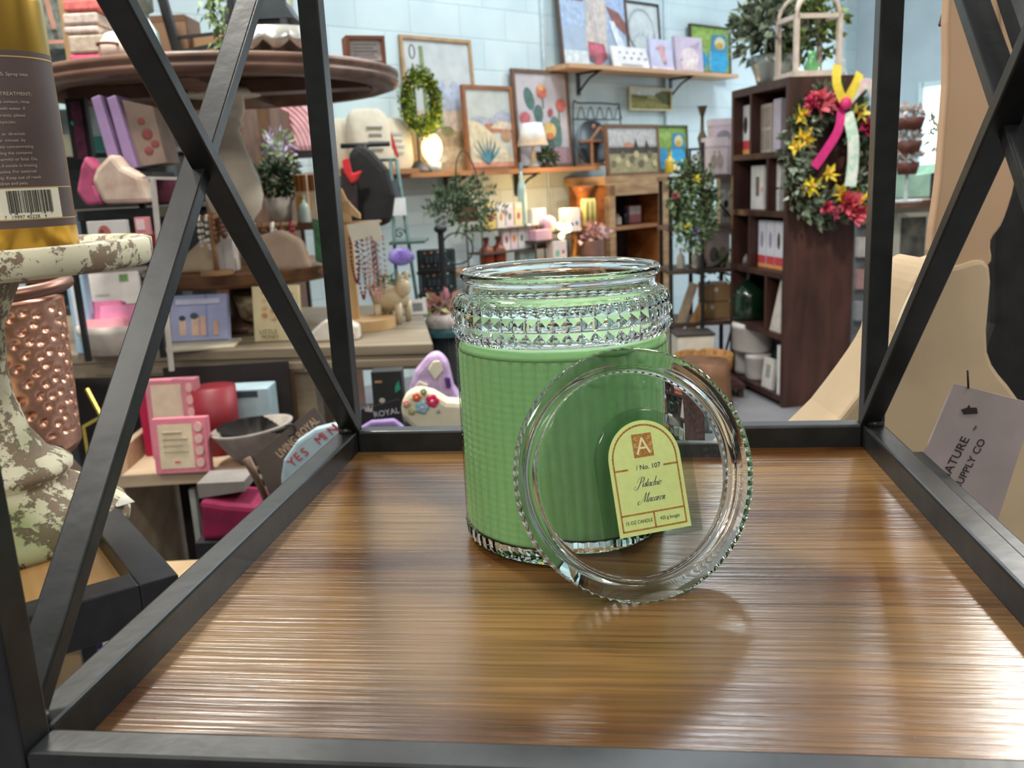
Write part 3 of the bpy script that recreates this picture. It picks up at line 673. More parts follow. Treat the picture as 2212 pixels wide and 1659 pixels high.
def flower(par, c, sz, hx, kind='peony'):
    mb = MB(); m_ = mat(hx, .7, 0, .2, 40); c = Vector(c)
    n = {'peony': 26, 'daisy': 12, 'lily': 6}.get(kind, 20)
    for k in range(n):
        a = 2 * pi * k / (n if kind != 'peony' else 7) + random.uniform(-.2, .2); el = (.1 if kind != 'peony' else random.uniform(.1, 1.2))
        d = Vector((cos(a) * cos(el), -sin(el) - .25, sin(a) * cos(el)))
        mb.leaf(c, d, sz * (1 if kind != 'peony' else random.uniform(.6, 1)), sz * (.55 if kind != 'daisy' else .3), m_)
    if kind != 'peony': mb.ell(c + Vector((0, -sz * .1, 0)), (sz * .2, sz * .15, sz * .2), mat('#d8a52a', .7), 8, 6)
    return mb.build('flower', par)
def foliage(mb, c, r, n, lf, cols, up=.3, w=.4):
    ms = [mat(x, .65, 0, .2, 30) for x in cols]; c = Vector(c)
    for i in range(n):
        d = Vector((random.gauss(0, 1), random.gauss(0, 1), random.gauss(0, 1) + up)).normalized(); q = random.uniform(.25, 1)
        p = c + Vector((d.x * r[0], d.y * r[1], d.z * r[2])) * q; mb.leaf(p, d + Vector((random.gauss(0, .5), random.gauss(0, .5), random.gauss(0, .5))), lf * random.uniform(.6, 1.2), lf * w, random.choice(ms))
    return mb
def boxy(label, L, w, d, h, rz, hx, deco=(), cat='box', name='gift_box', group=None, lid=None, tilt=0, r=.6, part='box_body'):
    t_ = thing(name, label, cat, L, rz, group, tilt)
    mb = MB().box((0, d / 2, h / 2), (w, d, h), mat(hx, r, 0, .08, 20)); mb.build(part, t_, min(w, h, d) * .04)
    if lid: MB().box((0, d / 2, h * (1 - lid[1] / 2) + .001), (w * 1.05, d * 1.05, h * lid[1]), mat(lid[0], r, 0, .06)).build('box_lid', t_)
    if deco:
        mb = MB().box((0, -.0012, h / 2), (w * .98, .0016, h * .98), mat(hx, r, 0, .08, 20))
        for k, (c, pts) in enumerate(deco): mb.prism([((u - .5) * w * .97, h * .015 + v_ * h * .97) for u, v_ in pts], -.0026 - .0006 * k, -.0015, mat(c, .6, 0, .1, 30))
        mb.build('printed_panel', t_)
    return t_
def R4(a, b, c, d): return [(a, b), (c, b), (c, d), (a, d)]
def bottle(label, L, r, h, hx, cap='#222222', group=None, cat='bottle', name='bottle', g=False, rz=0):
    t_ = thing(name, label, cat, L, rz, group)
    MB().lathe([(0, 0), (r * .95, 0), (r, h * .04), (r, h * .55), (r * .8, h * .66), (r * .35, h * .74), (r * .32, h * .88), (0, h * .88)], glass(hx, .05) if g else mat(hx, .3, 0, .1), seg=20).build('bottle_body', t_)
    MB().cyl((0, 0, h * .88), r * .4, h * .12, mat(cap, .5), 14).build('cap', t_)
    return t_
def at_shelf(x0, y0, x1, off, zs, probe=350):
    xm = (x0 + x1) / 2; a = WP(x0, probe, off); b = WP(x1, probe, off); L = WP(xm, probe, off); h = WP(xm, y0, off).z - zs
    L.z = zs; return L, (b - a).length, h

# ---------------------------------------------------------------- wall shelves
OAK = wood('#8a5c3c', '#b3835a', 3, 30, 30, .5, .2); OAK2 = wood('#b08763', '#d3ab84', 3, 30, 30, .5, .2)
def wall_shelf(label, xl, xr, yref, dpth, th, mt, br):
    a = WP(xl, yref, dpth); zt = WP((xl + xr) / 2, yref, dpth).z; b = WP(xr, yref, dpth); Lw = Vector((b.x - a.x, b.y - a.y, 0)).length
    base = Vector((a.x, a.y, zt)); t_ = thing('wall_shelf', label, 'shelf', base, WY)
    MB().box((Lw / 2, dpth / 2 - .003, -th / 2), (Lw, dpth - .008, th), mt).build('board', t_)
    for px in br:
        c = (WP(px, yref, dpth) - a).dot(WU); mb = MB()
        mb.box((c, dpth / 2, -th - .006), (.03, dpth - .02, .012), BLK2); mb.box((c, dpth - .02, -th - .08), (.03, .012, .15), BLK2)
        mb.tube(spline([(c, .03, -th - .012), (c, dpth * .5, -th - .05), (c, dpth - .03, -th - .13)], 5), .008, BLK2, 6); mb.build('bracket', t_)
    return zt
ZL = wall_shelf('long lower brown wall shelf carrying the desert and cactus paintings', 862, 1296, 366, .26, .03, OAK, (1010, 1165))
ZU = wall_shelf('upper light oak wall shelf carrying the cow painting', 1232, 1596, 148, .26, .03, OAK2, (1300, 1500))
L, w, h = at_shelf(893, 79, 1042, .06, ZL)
painting('largest desert painting on the lower shelf, tall saguaro and blue mountains', L, w, h, WY, '#a98a66', '#bcc3c4', [
    ('#a9b3c6', [(.35, .45), (.45, .66), (.55, .70), (.62, .62), (.70, .70), (.82, .66), (1, .52), (1, .4), (.35, .4)]), ('#c7b4a6', R4(0, .22, 1, .46)), ('#a99275', R4(0, 0, 1, .30)),
    ('#8f8a5e', E(.3, .2, .14, .06)), ('#b7a487', E(.6, .12, .2, .06)), ('#7e7c55', E(.55, .3, .1, .04)), ('#8d7a60', E(.75, .22, .12, .05)), ('#c9bda6', E(.4, .08, .12, .03)),
    ('#7c8f5e', R4(.24, .2, .29, .95)), ('#7c8f5e', R4(.36, .48, .40, .72)), ('#7c8f5e', R4(.28, .44, .40, .49)), ('#889a68', R4(.46, .36, .50, .62)), ('#889a68', R4(.28, .33, .50, .37))], .022, group=None)
L, w, h = at_shelf(1013, 184, 1118, .14, ZL)
painting('smaller desert painting with a blue agave, between saguaro and cactus paintings', L, w, h, WY, '#8b5a3a', '#b3b9b4', [
    ('#9fa3b1', [(0, .6), (.25, .66), (.5, .62), (.8, .74), (1, .68), (1, .5), (0, .5)]), ('#a8745c', R4(.4, .44, 1, .56)), ('#c6b9a6', [(.5, .5), (.7, .6), (1, .56), (1, .48)]), ('#cabfa2', [(0, .62), (.3, .56), (.6, .40), (.85, .2), (1, .08), (1, 0), (0, 0)]), ('#a1836b', E(.85, .4, .12, .08)), ('#c38d77', R4(0, 0, 1, .07))] +
    [('#3d6e80' if k % 2 else '#5f93a0', [(.38, .05), (.38 + .34 * cos(a) - .03, .05 + .30 * sin(a)), (.38 + .36 * cos(a + .12), .06 + .36 * sin(a + .12)), (.44, .05)]) for k, a in enumerate([.5, .8, 1.1, 1.4, 1.7, 2.0, 2.3, 2.6])], .022, tilt=-.05)
L, w, h = at_shelf(1122, 150, 1240, .08, ZL)
painting('tall painting of a green cactus with coral and yellow blooms', L, w, h, WY, '#6a5140', '#b9b3b6', [
    ('#54706a', E(.26, .72, .09, .13, a=.5)), ('#54706a', E(.42, .56, .09, .1)), ('#4f6b66', [(.30, .62), (.5, .45), (.56, .1), (.45, .1), (.40, .42)]), ('#5d7a72', E(.72, .34, .13, .2)), ('#4a655f', E(.55, .2, .14, .16)),
    ('#6f7b64', R4(.50, .62, .53, .75)), ('#6f7b64', R4(.80, .45, .83, .62)), ('#c9705e', E(.5, .8, .1, .07)), ('#d7a06b', E(.5, .84, .07, .035)), ('#c4685c', E(.86, .66, .1, .07)), ('#b9656a', E(.15, .52, .1, .06)), ('#d9b673', E(.6, .38, .13, .09)), ('#c97a4f', E(.6, .32, .08, .04)), ('#9c7f84', R4(.6, .02, 1, .2)), ('#a4555c', E(.64, .58, .05, .04))], .022, tilt=-.05)
# boxwood wreath on a wire stand
L, w, h = at_shelf(872, 120, 940, .17, ZL)
ws_ = thing('wreath_stand', 'thin black wire stand with a round foot, left end of the lower wall shelf', 'stand', L, WY)
MB().lathe([(0, 0), (.085, 0), (.08, .012), (.05, .05), (.012, .075), (0, .075)], mat('#3c3a3c', .5, .6), seg=24).build('foot', ws_)
mb = MB(); mb.tube([(0, 0, .06), (0, 0, h * .93)], .006, BLK2, 8); mb.tube([(.02 * sin(a), 0, h + .01 - .04 * cos(a) + .01) for a in [2 * pi * k / 16 for k in range(16)]], .004, BLK2, 6, True); mb.ell((0, 0, h * .86), (.018, .018, .018), BLK2); mb.build('stem', ws_)
Lc = WP(906, 222, .21)
wreath('bright yellow green boxwood wreath hung on the wire stand', Lc, .112, .05, WY, ['#5f7d1c', '#93a82a', '#3d5514', '#b9bd38', '#52701a'], 1900, .026, sq=1.35)
L, w, h = at_shelf(917, 288, 953, .2, ZL)
ob = thing('glowing_orb_lamp', 'small glowing warm white orb on a clear base under the boxwood wreath', 'lamp', L, WY)
MB().lathe([(0, 0), (w * .4, 0), (w * .42, h * .22), (w * .3, h * .26), (0, h * .26)], mat('#b8c0c0', .4), seg=20).build('base', ob)
MB().ell((0, 0, h * .62), (w * .5, w * .5, h * .38), mat('#ffdf9a', .4, e=2.5), 20, 12).build('orb', ob)
pl = bpy.data.lights.new('orb_light', 'POINT'); pl.energy = 2.0; pl.color = (1, .75, .35); pl.shadow_soft_size = .05
po = bpy.data.objects.new('orb_light', pl); COL.objects.link(po); po.location = L + WN * .12 + Vector((0, 0, h * .7))
L, w, h = at_shelf(1128, 266, 1176, .2, ZL)
lp_ = thing('table_lamp', 'little unlit table lamp with a silvery white shade before the cactus painting', 'lamp', L, WY)
MB().lathe([(0, 0), (.045, 0), (.04, .02), (.015, .04), (.022, .08), (.012, .12), (.01, h * .55), (0, h * .55)], mat('#b5a792', .5), seg=18).build('lamp_base', lp_)
MB().lathe([(w * .52, h * .5), (w * .34, h), (w * .33, h), (w * .50, h * .5)], mat('#e1e1de', .6), seg=28, close=True).build('lamp_shade', lp_)
L, w, h = at_shelf(1160, 322, 1200, .2, ZL); mb = MB(); foliage(mb, (0, 0, h * .55), (w * .5, w * .4, h * .45), 130, .05, ['#2c3d24', '#3d5230'])
t_ = thing('shelf_plant', 'small dark green leafy plant beside the little table lamp', 'plant', L, WY); mb.build('leaves', t_); MB().cyl((0, 0, 0), .03, .04, mat('#514a40'), 14).build('pot', t_)
L, w, h = at_shelf(1243, 224, 1342, .1, ZL)
t_ = thing('wire_basket', 'black scrolled wire rack standing behind the wooden lantern', 'wire rack', L, WY); mb = MB()
for yy in (0, .12):
    mb.tube(spline([(-w / 2, yy, 0), (-w / 2, yy, h * .95), (-w * .35, yy, h), (w * .35, yy, h), (w / 2, yy, h * .9), (w / 2, yy, 0)], 5), .006, BLK2, 6)
mb.tube([(-w / 2, 0, h * .75), (w / 2, 0, h * .75)], .005, BLK2, 6)
for k in range(5): mb.tube(spline([(-w * .42 + k * w * .2, 0, h * .76), (-w * .34 + k * w * .2, 0, h * .95), (-w * .26 + k * w * .2, 0, h * .76)], 5), .004, BLK2, 6)
mb.build('scrolls', t_)
L, w, h = at_shelf(1252, 258, 1312, .14, ZL)
t_ = thing('round_tray', 'large round dark grey metal tray leaning behind the wooden lantern', 'tray', L, WY, rx=-.12)
MB().lathe([(0, 0), (h * .48, 0), (h * .5, .01), (h * .5, .03), (h * .47, .012), (0, .01)], mat('#5e6a70', .4, .5), seg=36, M=Matrix.Translation((0, 0, h * .5)) @ Matrix.Rotation(pi / 2, 4, 'X')).build('tray_body', t_)
L, w, h = at_shelf(1276, 272, 1320, .24, ZL)
t_ = thing('wooden_lantern', 'small house shaped light wood lantern at the right end of the lower shelf', 'lantern', L, WY); WD = mat('#9a6f52', .6, 0, .2, 30); mb = MB()
for sx in (-1, 1):
    for sy in (0, 1): mb.box((sx * w * .42, sy * w * .6, h * .33), (.014, .014, h * .66), WD)
    mb.bar((sx * w * .5, 0, h * .62), (0, 0, h * .97), .014, .014, WD, (0, 1, 0)); mb.bar((sx * w * .5, w * .6, h * .62), (0, w * .6, h * .97), .014, .014, WD, (0, 1, 0))
mb.box((0, w * .3, .01), (w, w * .7, .02), WD); mb.box((0, w * .3, h * .63), (w, w * .7, .014), WD); mb.ell((0, w * .3, h), (.015, .015, .02), WD); mb.build('lantern_frame', t_)
MB().cyl((0, w * .3, .02), .025, .12, mat('#3d2f28', .8), 14).build('candle', t_)

# upper shelf
L, w, h = at_shelf(1219, -70, 1366, .12, ZU, 130)
painting('large cow portrait leaning on the upper wall shelf, cropped by the frame', L, w, h, WY, '#57483f', '#a3b4c6', [
    ('#a3b6cf', R4(0, .4, .35, 1)), ('#9fb4d4', R4(.7, .35, 1, 1)), ('#c2bab4', [(.42, .98), (.72, .98), (.70, .5), (.66, .15), (.5, .02), (.34, .2), (.40, .6)]), ('#8d625c', [(.05, .86), (.2, .96), (.42, .80), (.36, .68), (.18, .68)]), ('#875c55', [(.70, .66), (.9, .60), (1, .48), (.98, .36), (.78, .5)]),
    ('#b8b0ae', [(.42, .7), (.48, .3), (.55, .2), (.5, .7)]), ('#a55c68', [(.38, .26), (.62, .24), (.66, .1), (.52, 0), (.38, .06)]), ('#c06a7c', E(.5, .19, .1, .05)), ('#6f5358', E(.43, .08, .05, .04)), ('#c8d3d5', R4(0, 0, .36, .15)), ('#d7dfe6', [(.72, .5), (.8, .5), (1, .15), (1, 0), (.9, .05)])], .018, tilt=-.1)
L, w, h = at_shelf(1352, 2, 1432, .06, ZU, 130)
sk = [('#9fa9ab', [(.5 + .34 * cos(a), .6 + .3 * sin(a)), (.5 + .37 * cos(a), .6 + .33 * sin(a)), (.5 + .37 * cos(a + .3), .6 + .33 * sin(a + .3)), (.5 + .34 * cos(a + .3), .6 + .3 * sin(a + .3))]) for a in [i * .3 for i in range(21)]]
sk += [('#a7adad', E(.5 + .26 * cos(a), .40 + .16 * sin(a), .04, .012, 8, a)) for a in [i * .5 for i in range(13)]]
painting('pale line drawing in a black frame, right of the cow portrait', L, w, h, WY, '#2b2927', '#c4cecf', sk, .012, tilt=-.08, cat='drawing', name='framed_drawing')
L, w, h = at_shelf(1328, 99, 1404, .20, ZU, 130)
painting('small white card with rows of grey butterflies, leaning below the drawing', L, w, h, WY, None, '#dadbdc', [('#77797f', E(.22 + .2 * (k % 4) + (.1 if k > 3 else 0), .72 - .25 * (k // 4), .035, .05, 8)) for k in range(8)] + [('#a9aaae', R4(.2, .12, .8, .18))], 0, .012, -.25, cat='card', name='picture_card')
L, w, h = at_shelf(1408, 84, 1456, .19, ZU, 130)
painting('lilac canvas of a small pink calf, left one of the two lilac canvases', L, w, h, WY, None, '#c0c3dc', [('#c79fa6', [(.3, .75), (.5, .85), (.72, .75), (.66, .6), (.72, .3), (.6, .12), (.48, .3), (.42, .55)]), ('#b38c93', E(.32, .7, .09, .04)), ('#8d7f95', E(.62, .24, .07, .05)), ('#d8cfe0', R4(0, 0, 1, .12))], 0, .025, -.12)
L, w, h = at_shelf(1462, 79, 1520, .15, ZU, 130)
painting('mauve canvas of a pale cow face, right one of the two lilac canvases', L, w, h, WY, None, '#c4b9cc', [('#dccfd2', [(.25, .1), (.75, .1), (.85, .5), (.6, .72), (.3, .66), (.12, .4)]), ('#a99cae', [(.5, .72), (.9, .9), (.84, .68)]), ('#b6a7b6', E(.2, .36, .06, .05)), ('#e2dada', E(.5, .28, .2, .14))], 0, .03, -.08)
BEE = [('#7f9f4c', R4(0, .55, 1, 1)), ('#8fae58', E(.3, .8, .2, .08)), ('#2a8fc0', E(.2, .3, .2, .24)), ('#2f9ccb', E(.68, .3, .28, .28)), ('#3d82a8', [(.5, .5), (.55, .85), (.9, .85), (.95, .5)]), ('#c9c39a', E(.74, .68, .14, .13)), ('#b79b4b', E(.72, .62, .1, .07)), ('#55553a', R4(0, 0, 1, .08)), ('#6fa3ac', R4(.44, .1, .5, .5))]
L, w, h = at_shelf(1494, 55, 1580, .06, ZU, 130)
painting('green and blue painting in a dark frame at the right end of the upper shelf', L, w, h, WY, '#453f30', '#8aa658', BEE, .012, tilt=-.03)
L, w, h = WR(1361, 190, 1452, 239, .03)
painting('small landscape painting hung on the wall under the upper shelf', L, w, h, WY, '#d2c59c', '#8d8f55', [('#c9d0cf', R4(0, .7, 1, 1)), ('#6c703f', [(0, .75), (.4, .66), (.5, .5), (0, .55)]), ('#5d6338', [(.6, .75), (.8, .95), (1, .9), (1, .2), (.8, .3)]), ('#a4a05c', [(0, .3), (.5, .45), (1, .2), (1, .1), (0, .12)]), ('#b3a86c', E(.5, .6, .1, .06))], .014, .02, 0)

# ---------------------------------------------------------------- hutch and things on it
fl = WP(1309, 500, .42); a_ = WP(1309, 385, .42); b_ = WP(1436, 385, .42); HWd = Vector((b_.x - a_.x, b_.y - a_.y, 0)).length
HZ = WP(1372, 378, .42).z; hut = thing('wooden_hutch', 'worn tan wooden hutch with open dark shelves against the block wall', 'cabinet', (a_.x, a_.y, 0), WY)
HB = wood('#8a6540', '#c3a077', 4, 4, 20, .6, .3); HD = mat('#3b3230', .8, 0, .3, 12); HS = wood('#7a4420', '#b0713c', 6, 6, 12, .5, .3)
mb = MB(); mb.box((HWd / 2, .19, HZ - .03), (HWd + .06, .42, .06), HB); mb.build('top_board', hut)
MB().box((.02, .2, (HZ - .06) / 2), (.04, .36, HZ - .07), HS).build('side_panel', hut); MB().box((HWd - .02, .2, (HZ - .06) / 2), (.04, .36, HZ - .07), HS).build('side_panel', hut)
MB().box((HWd / 2, .365, (HZ - .06) / 2), (HWd - .09, .02, HZ - .07), HD).build('back_panel', hut)
mb = MB()
for x in (.03, HWd - .03): mb.box((x, -.005, (HZ - .06) / 2), (.06, .05, HZ - .07), HB)
mb.box((HWd / 2, -.005, HZ - .10), (HWd, .05, .08), HB); mb.build('face_frame', hut)
for py in (490, 585, 700):
    z = WP(1372, py, .40).z
    if z > .1: MB().box((HWd / 2, .18, z), (HWd - .09, .33, .025), OAK).build('shelf', hut)
MB().lathe([(0, 0), (.1, 0), (.09, .03), (.055, .05), (.05, .1), (.045, .32), (.06, .36), (.09, .4), (0, .4)], wood('#7d4520', '#b5743e', 4, 4, 20), seg=20, c=(-.12, .12, HZ - .46)).build('turned_corner_post', hut)
z1 = WP(1372, 488, .40).z + .014
def inh(px, py, off=.3): p = WP(px, py, off); return p
for k, (px, r_, h_, hx, lab_) in enumerate(((1322, .02, .07, '#c9bfae', 'tiny pale pot on the upper hutch shelf, leftmost'), (1334, .03, .09, '#e2ddd0', 'round white candle jar on the upper hutch shelf'), (1352, .025, .13, '#1f1f24', 'black bottle on the upper hutch shelf beside the white candle jar'))):
    p = WP(px, 480, .3); p.z = z1; bottle(lab_, p, r_, h_, hx, '#3a3a3a')
for k, px in enumerate((1366, 1378)):
    p = WP(px, 480, .28); p.z = z1; boxy(('left' if k == 0 else 'right') + ' small pink gift pouch with clear top on the upper hutch shelf', p, .075, .05, .13, WY, '#c98594', [('#d9dcdc', R4(.1, .5, .9, .98))], 'pouch', 'gift_pouch')
L, w, h = at_shelf(1315, 268, 1428, .34, HZ, 370)
painting('farm landscape with dark trees and a flock, standing on the hutch', L, w, h, WY, '#6e5138', '#a7a39d', [('#b7b5b4', R4(0, .6, 1, 1)), ('#c08a6c', E(.42, .6, .1, .06)), ('#4b443c', R4(0, .4, 1, .56)), ('#3f3a33', [(.5, .5), (.56, .75), (.62, .5)]), ('#3f3a33', [(.72, .5), (.78, .72), (.84, .5)]), ('#9a9370', R4(0, 0, 1, .42))] + [('#c2b48c' if k % 2 else '#6d6450', E(.1 + .09 * k, .2 + .1 * (k % 3), .05, .08)) for k in range(10)], .02, tilt=-.06)
L, w, h = at_shelf(1418, 270, 1488, .26, HZ, 370)
painting('second green and blue painting, standing on the hutch behind the hanging wreath', L, w, h, WY, '#4a4632', '#6f8a44', BEE, .012, tilt=-.04)
for k, (px, r_, h_, hx, lab_) in enumerate(((1447, .04, .16, '#d8b53a', 'yellow ceramic pitcher on the hutch corner'), (1461, .025, .09, '#ddd3b0', 'small cream bottle beside the yellow pitcher on the hutch'))):
    p = WP(px, 370, .34); p.z = HZ; bottle(lab_, p, r_, h_, hx, hx)

# ---------------------------------------------------------------- product display in front of the wall, left of hutch
TB_ = .70
LT = P(1205, 600, 5.6); TZ = G(1150, 575, .86); tabz = .88
c0 = WP(1135, 560, .32)
dt = thing('display_table', 'small wood display table against the wall behind the candle jar', 'table', (c0.x, c0.y, 0), WY)
MB().box((0, 0, TB_ - .021), (1.15, .5, .04), OAK).build('table_top', dt)
for x in (-.53, .53):
    for y in (-.2, .2): MB().box((x, y, (TB_ - .042) / 2), (.06, .06, TB_ - .042), OAK).build('leg', dt)
WIRE = mat('#3a3d3d', .4, .7)
def riser(label, x0, x1, y1, ytop, off, tiers, hx='#4b4640'):
    """little stand whose tiers appear at the given picture rows"""
    a = WP(x0, y1, off); b = WP(x1, y1, off); w_ = Vector((b.x - a.x, b.y - a.y, 0)).length; c = (a + b) / 2
    t_ = thing('tier_stand', label, 'stand', (c.x, c.y, TB_), WY); zs = []
    top = WP((x0 + x1) / 2, ytop, off).z - TB_
    for sx in (-1, 1):
        for y in (0, .16): MB().tube([(sx * w_ / 2, y, 0), (sx * w_ / 2, y, top)], .006, mat(hx, .5, .5), 6).build('leg', t_)
    for py in tiers:
        z = WP((x0 + x1) / 2, py, off).z - TB_; zs.append(z + TB_ + .006); MB().box((0, .08, z), (w_, .18, .012), mat(hx, .6)).build('tier', t_)
    return zs, w_
zs, _ = riser('wire tiered stand full of little soap boxes below the lower shelf', 1044, 1192, 560, 480, .36, (492, 541))
cols = ['#e6dcc0', '#d8b34a', '#e9e4e0', '#d987a0', '#efe6d6', '#e8c46a', '#e9e9ec', '#dba35e', '#e6e1e6']
def row(x0, x1, n, z, off, hgt, cols, lab_, group, sp='#b24b6a'):
    for k in range(n):
        px = x0 + (x1 - x0) * (k + .5) / n; p = WP(px, 480, off); p.z = z; a = WP(x0, 480, off); b = WP(x1, 480, off); w_ = (b - a).length / n * .86
        side = 'leftmost' if k == 0 else ('rightmost' if k == n - 1 else ('second from the left' if k == 1 else ('third from the left' if k == 2 else 'fourth from the left')))
        boxy('%s, %s in row' % (lab_, side), p, w_, .05, hgt, WY, cols[k % len(cols)], [((sp, '#d9912f', '#5a7f6a')[k % 3], E(.5, .45, .22, .16, 10)), ('#f0ece6', R4(.1, .78, .9, .92))], 'box', 'soap_box', group)
row(1054, 1130, 4, zs[0], .33, .16, ['#d9c071', '#e9e2d4', '#e6d7da', '#e5d3a0'], 'small patterned soap box on top wire tier', 'soap boxes on the top wire tier')
row(1084, 1150, 4, zs[1], .33, .16, ['#ece4e4', '#e9d9de', '#e9eaea', '#dfe6ea'], 'dotted white soap box on lower wire tier', 'soap boxes on the lower wire tier')
row(1150, 1180, 2, zs[1], .33, .26, ['#e6dcd4', '#d9cdd8'], 'tall pale carton', 'tall cartons on the lower wire tier')
p = WP(1130, 480, .31); p.z = zs[0]; bottle('slim teal and white bottle rising above the soap boxes', p, .03, .42, '#9fb9b4', '#7a94a0')
for k, px in enumerate((1052, 1078)):
    p = WP(px, 560, .3); p.z = TB_ + .001; bottle(('left' if k == 0 else 'right') + ' amber soap bottle under the wire tiers', p, .05, .20, '#7c3a22', '#5a2a18', 'amber bottles')
p = WP(1142, 560, .32); p.z = TB_ + .001
boxy('flat light blue card box under the wire tiers', p, .16, .06, .12, WY, '#a9c4cc', [('#8fb0ba', R4(.2, .3, .8, .7))])
zs2, _ = riser('low dark pedestal tray with pink soaps beside the lit lamp', 1158, 1212, 560, 522, .44, (520,), '#3b3431')
p = WP(1176, 520, .42); p.z = zs2[0]; boxy('stack of pale pink wrapped soap on the dark pedestal tray', p, .15, .1, .07, WY, '#cfa9b8', name='wrapped_soap', cat='soap')
p = WP(1192, 520, .40); p.z = zs2[0]
t_ = thing('pink_pouf', 'round pale pink bath pouf on the dark pedestal tray', 'bath pouf', p, WY); MB().ell((.02, .05, .1), (.06, .05, .06), mat('#c9a3b6', .9), 16, 10).build('pouf_body', t_)
zs3, _ = riser('small black stand with yellow taper candles in front of the hutch side', 1228, 1292, 560, 494, .46, (500,), '#2d2a28')
p = WP(1240, 500, .44); p.z = zs3[0]; boxy('white mug box with blue dots on the black stand', p, .13, .08, .16, WY, '#d9d2cf', [('#5b6f9a', E(.35, .3, .12, .1)), ('#5b6f9a', E(.72, .34, .12, .1))])
tap = thing('taper_candle', 'one of six identical pale yellow taper candles on the black stand', 'candle', (0, 0, 0), WY, 'yellow taper candles on the black stand')
MB().lathe([(0, 0), (.012, 0), (.012, .19), (.006, .215), (0, .22)], mat('#d3cb7c', .5), seg=12).build('candle_body', tap)
for k in range(6):
    c_ = tap if k == 0 else tap.copy()
    if k:
        COL.objects.link(c_); cb = tap.children[0].copy(); COL.objects.link(cb); cb.parent = c_
    p = WP(1260 + k * 5, 500, .42 + .02 * (k % 2)); c_.location = (p.x, p.y, zs3[0])
    c_['label'] = 'pale yellow taper candle on the black stand, %s from the left' % ('first', 'second', 'third', 'fourth', 'fifth', 'sixth')[k]
L = WP(1232, 555, .42); L.z = TB_ + .001
lm = thing('lit_lamp', 'lit amber table lamp with a glowing bulb cluster left of the hutch', 'lamp', L, WY)
AMB = mat('#d9933a', .5, e=1.2)
MB().tube(spline([(.03, 0, 0), (.06, 0, .12), (.05, 0, .24), (0, 0, .27), (-.06, 0, .25)], 6), .016, mat('#c98a3c', .45, .4), 10).build('lamp_arm', lm)
MB().lathe([(0, 0), (.06, 0), (.055, .015), (0, .02)], mat('#9a6a30', .5), seg=20, c=(.03, 0, 0)).build('lamp_base', lm)
for k, (x, z, r_) in enumerate(((-.05, .22, .036), (-.11, .24, .024), (-.10, .17, .02))): MB().ell((x, -.02, z), (r_, r_, r_), mat('#ffd98a', .4, e=9), 14, 10).build('bulb', lm)
pl = bpy.data.lights.new('lamp_light', 'POINT'); pl.energy = 7; pl.color = (1, .62, .26); pl.shadow_soft_size = .06
po = bpy.data.objects.new('lamp_light', pl); COL.objects.link(po); po.location = L + WN * .10 + Vector((-.1, 0, .42))
p = WP(1278, 555, .46); p.z = TB_ + .001
t_ = thing('pink_flower_bunch', 'bunch of dusty pink paper flowers in front of the hutch shelf', 'flowers', p, WY); mb = MB(); foliage(mb, (0, 0, .16), (.14, .08, .08), 160, .05, ['#c29a98', '#a67c7c', '#d3b0a8'], w=.8); mb.build('petals', t_); MB().cyl((0, 0, 0), .09, .12, mat('#6f5348', .8), 16).build('vase', t_)
p = WP(1210, 556, .46); p.z = TB_ + .001
boxy('little box with green and red dots beside the lit lamp', p, .13, .06, .14, WY, '#d9cfca', [('#7ab59a', E(.3, .4, .18, .18)), ('#b5484f', E(.75, .45, .1, .1))])

# hanging fern
L = P(1010, 455, 5.0)
fn_ = thing('hanging_fern', 'dark green fern spray hanging under the lower wall shelf', 'plant', L, CY); random.seed(11)
mb = MB()
for k in range(26):
    a = random.uniform(-.5, pi + .5); l_ = random.uniform(.12, .24); pts = spline([(0, random.uniform(-.05, .05), 0), (cos(a) * l_ * .6, random.uniform(-.1, .1), sin(a) * l_ * .6 + .02), (cos(a) * l_, random.uniform(-.1, .1), sin(a) * l_ * .85)], 5)
    for i, p_ in enumerate(pts[1:]):
        d = (pts[min(i + 2, len(pts) - 1)] - pts[i]); nn = Vector((-d.z, 0, d.x)).normalized()
        for s_ in (-1, 1): mb.leaf(p_, d.normalized() * .7 + nn * s_, .045, .012, mat(random.choice(['#3c5134', '#2f432b', '#557047']), .7))
foliage(mb, (.02, 0, -.05), (.13, .08, .10), 260, .04, ['#2f432b', '#44603c', '#5d7a52']); mb.build('fronds', fn_)
MB().cyl((0, 0, -.06), .06, .08, mat('#5a4a38', .9), 16).build('basket', fn_); MB().tube(spline([(-.06, 0, 0), (-.05, 0, .25), (0, .02, .33), (.06, 0, .2), (.07, 0, 0)], 6), .004, BLK2, 6).build('hanger', fn_)
# ================================================================ CUBE BOOKCASE
BA = Vector((1.0196, 4.4808, 0)); BX = Vector((cos(BY), sin(BY), 0)); BYV = Vector((-sin(BY), cos(BY), 0))
BD, BW, BH = .384, .674, 1.69
def bk(px, py, xl=0.0):
    r = ray(px, py); t_ = (BA + BX * xl - CP).dot(BX) / r.dot(BX); w = CP + r * t_ - BA; return w.dot(BYV), w.z
DKW = wood('#2e1c18', '#4d3028', 14, 14, 3, .45, .15)
bc = thing('cube_bookcase', 'tall dark brown bookcase with open cubbies, a flower wreath hung on its side', 'bookcase', BA, BY)
bt_ = .032
MB().box((BD / 2, bt_ / 2, BH / 2), (BD, bt_, BH), DKW).build('side_panel', bc, .002)
MB().box((BD / 2, BW - bt_ / 2, BH / 2), (BD, bt_, BH), DKW).build('side_panel', bc, .002)
MB().box((BD - .006, BW / 2, BH / 2), (.012, BW - 2 * bt_, BH), DKW).build('back_panel', bc)
MB().box((BD / 2, BW / 2, BH - .02), (BD, BW - 2 * bt_, .04), DKW).build('top_panel', bc)
ZS = []
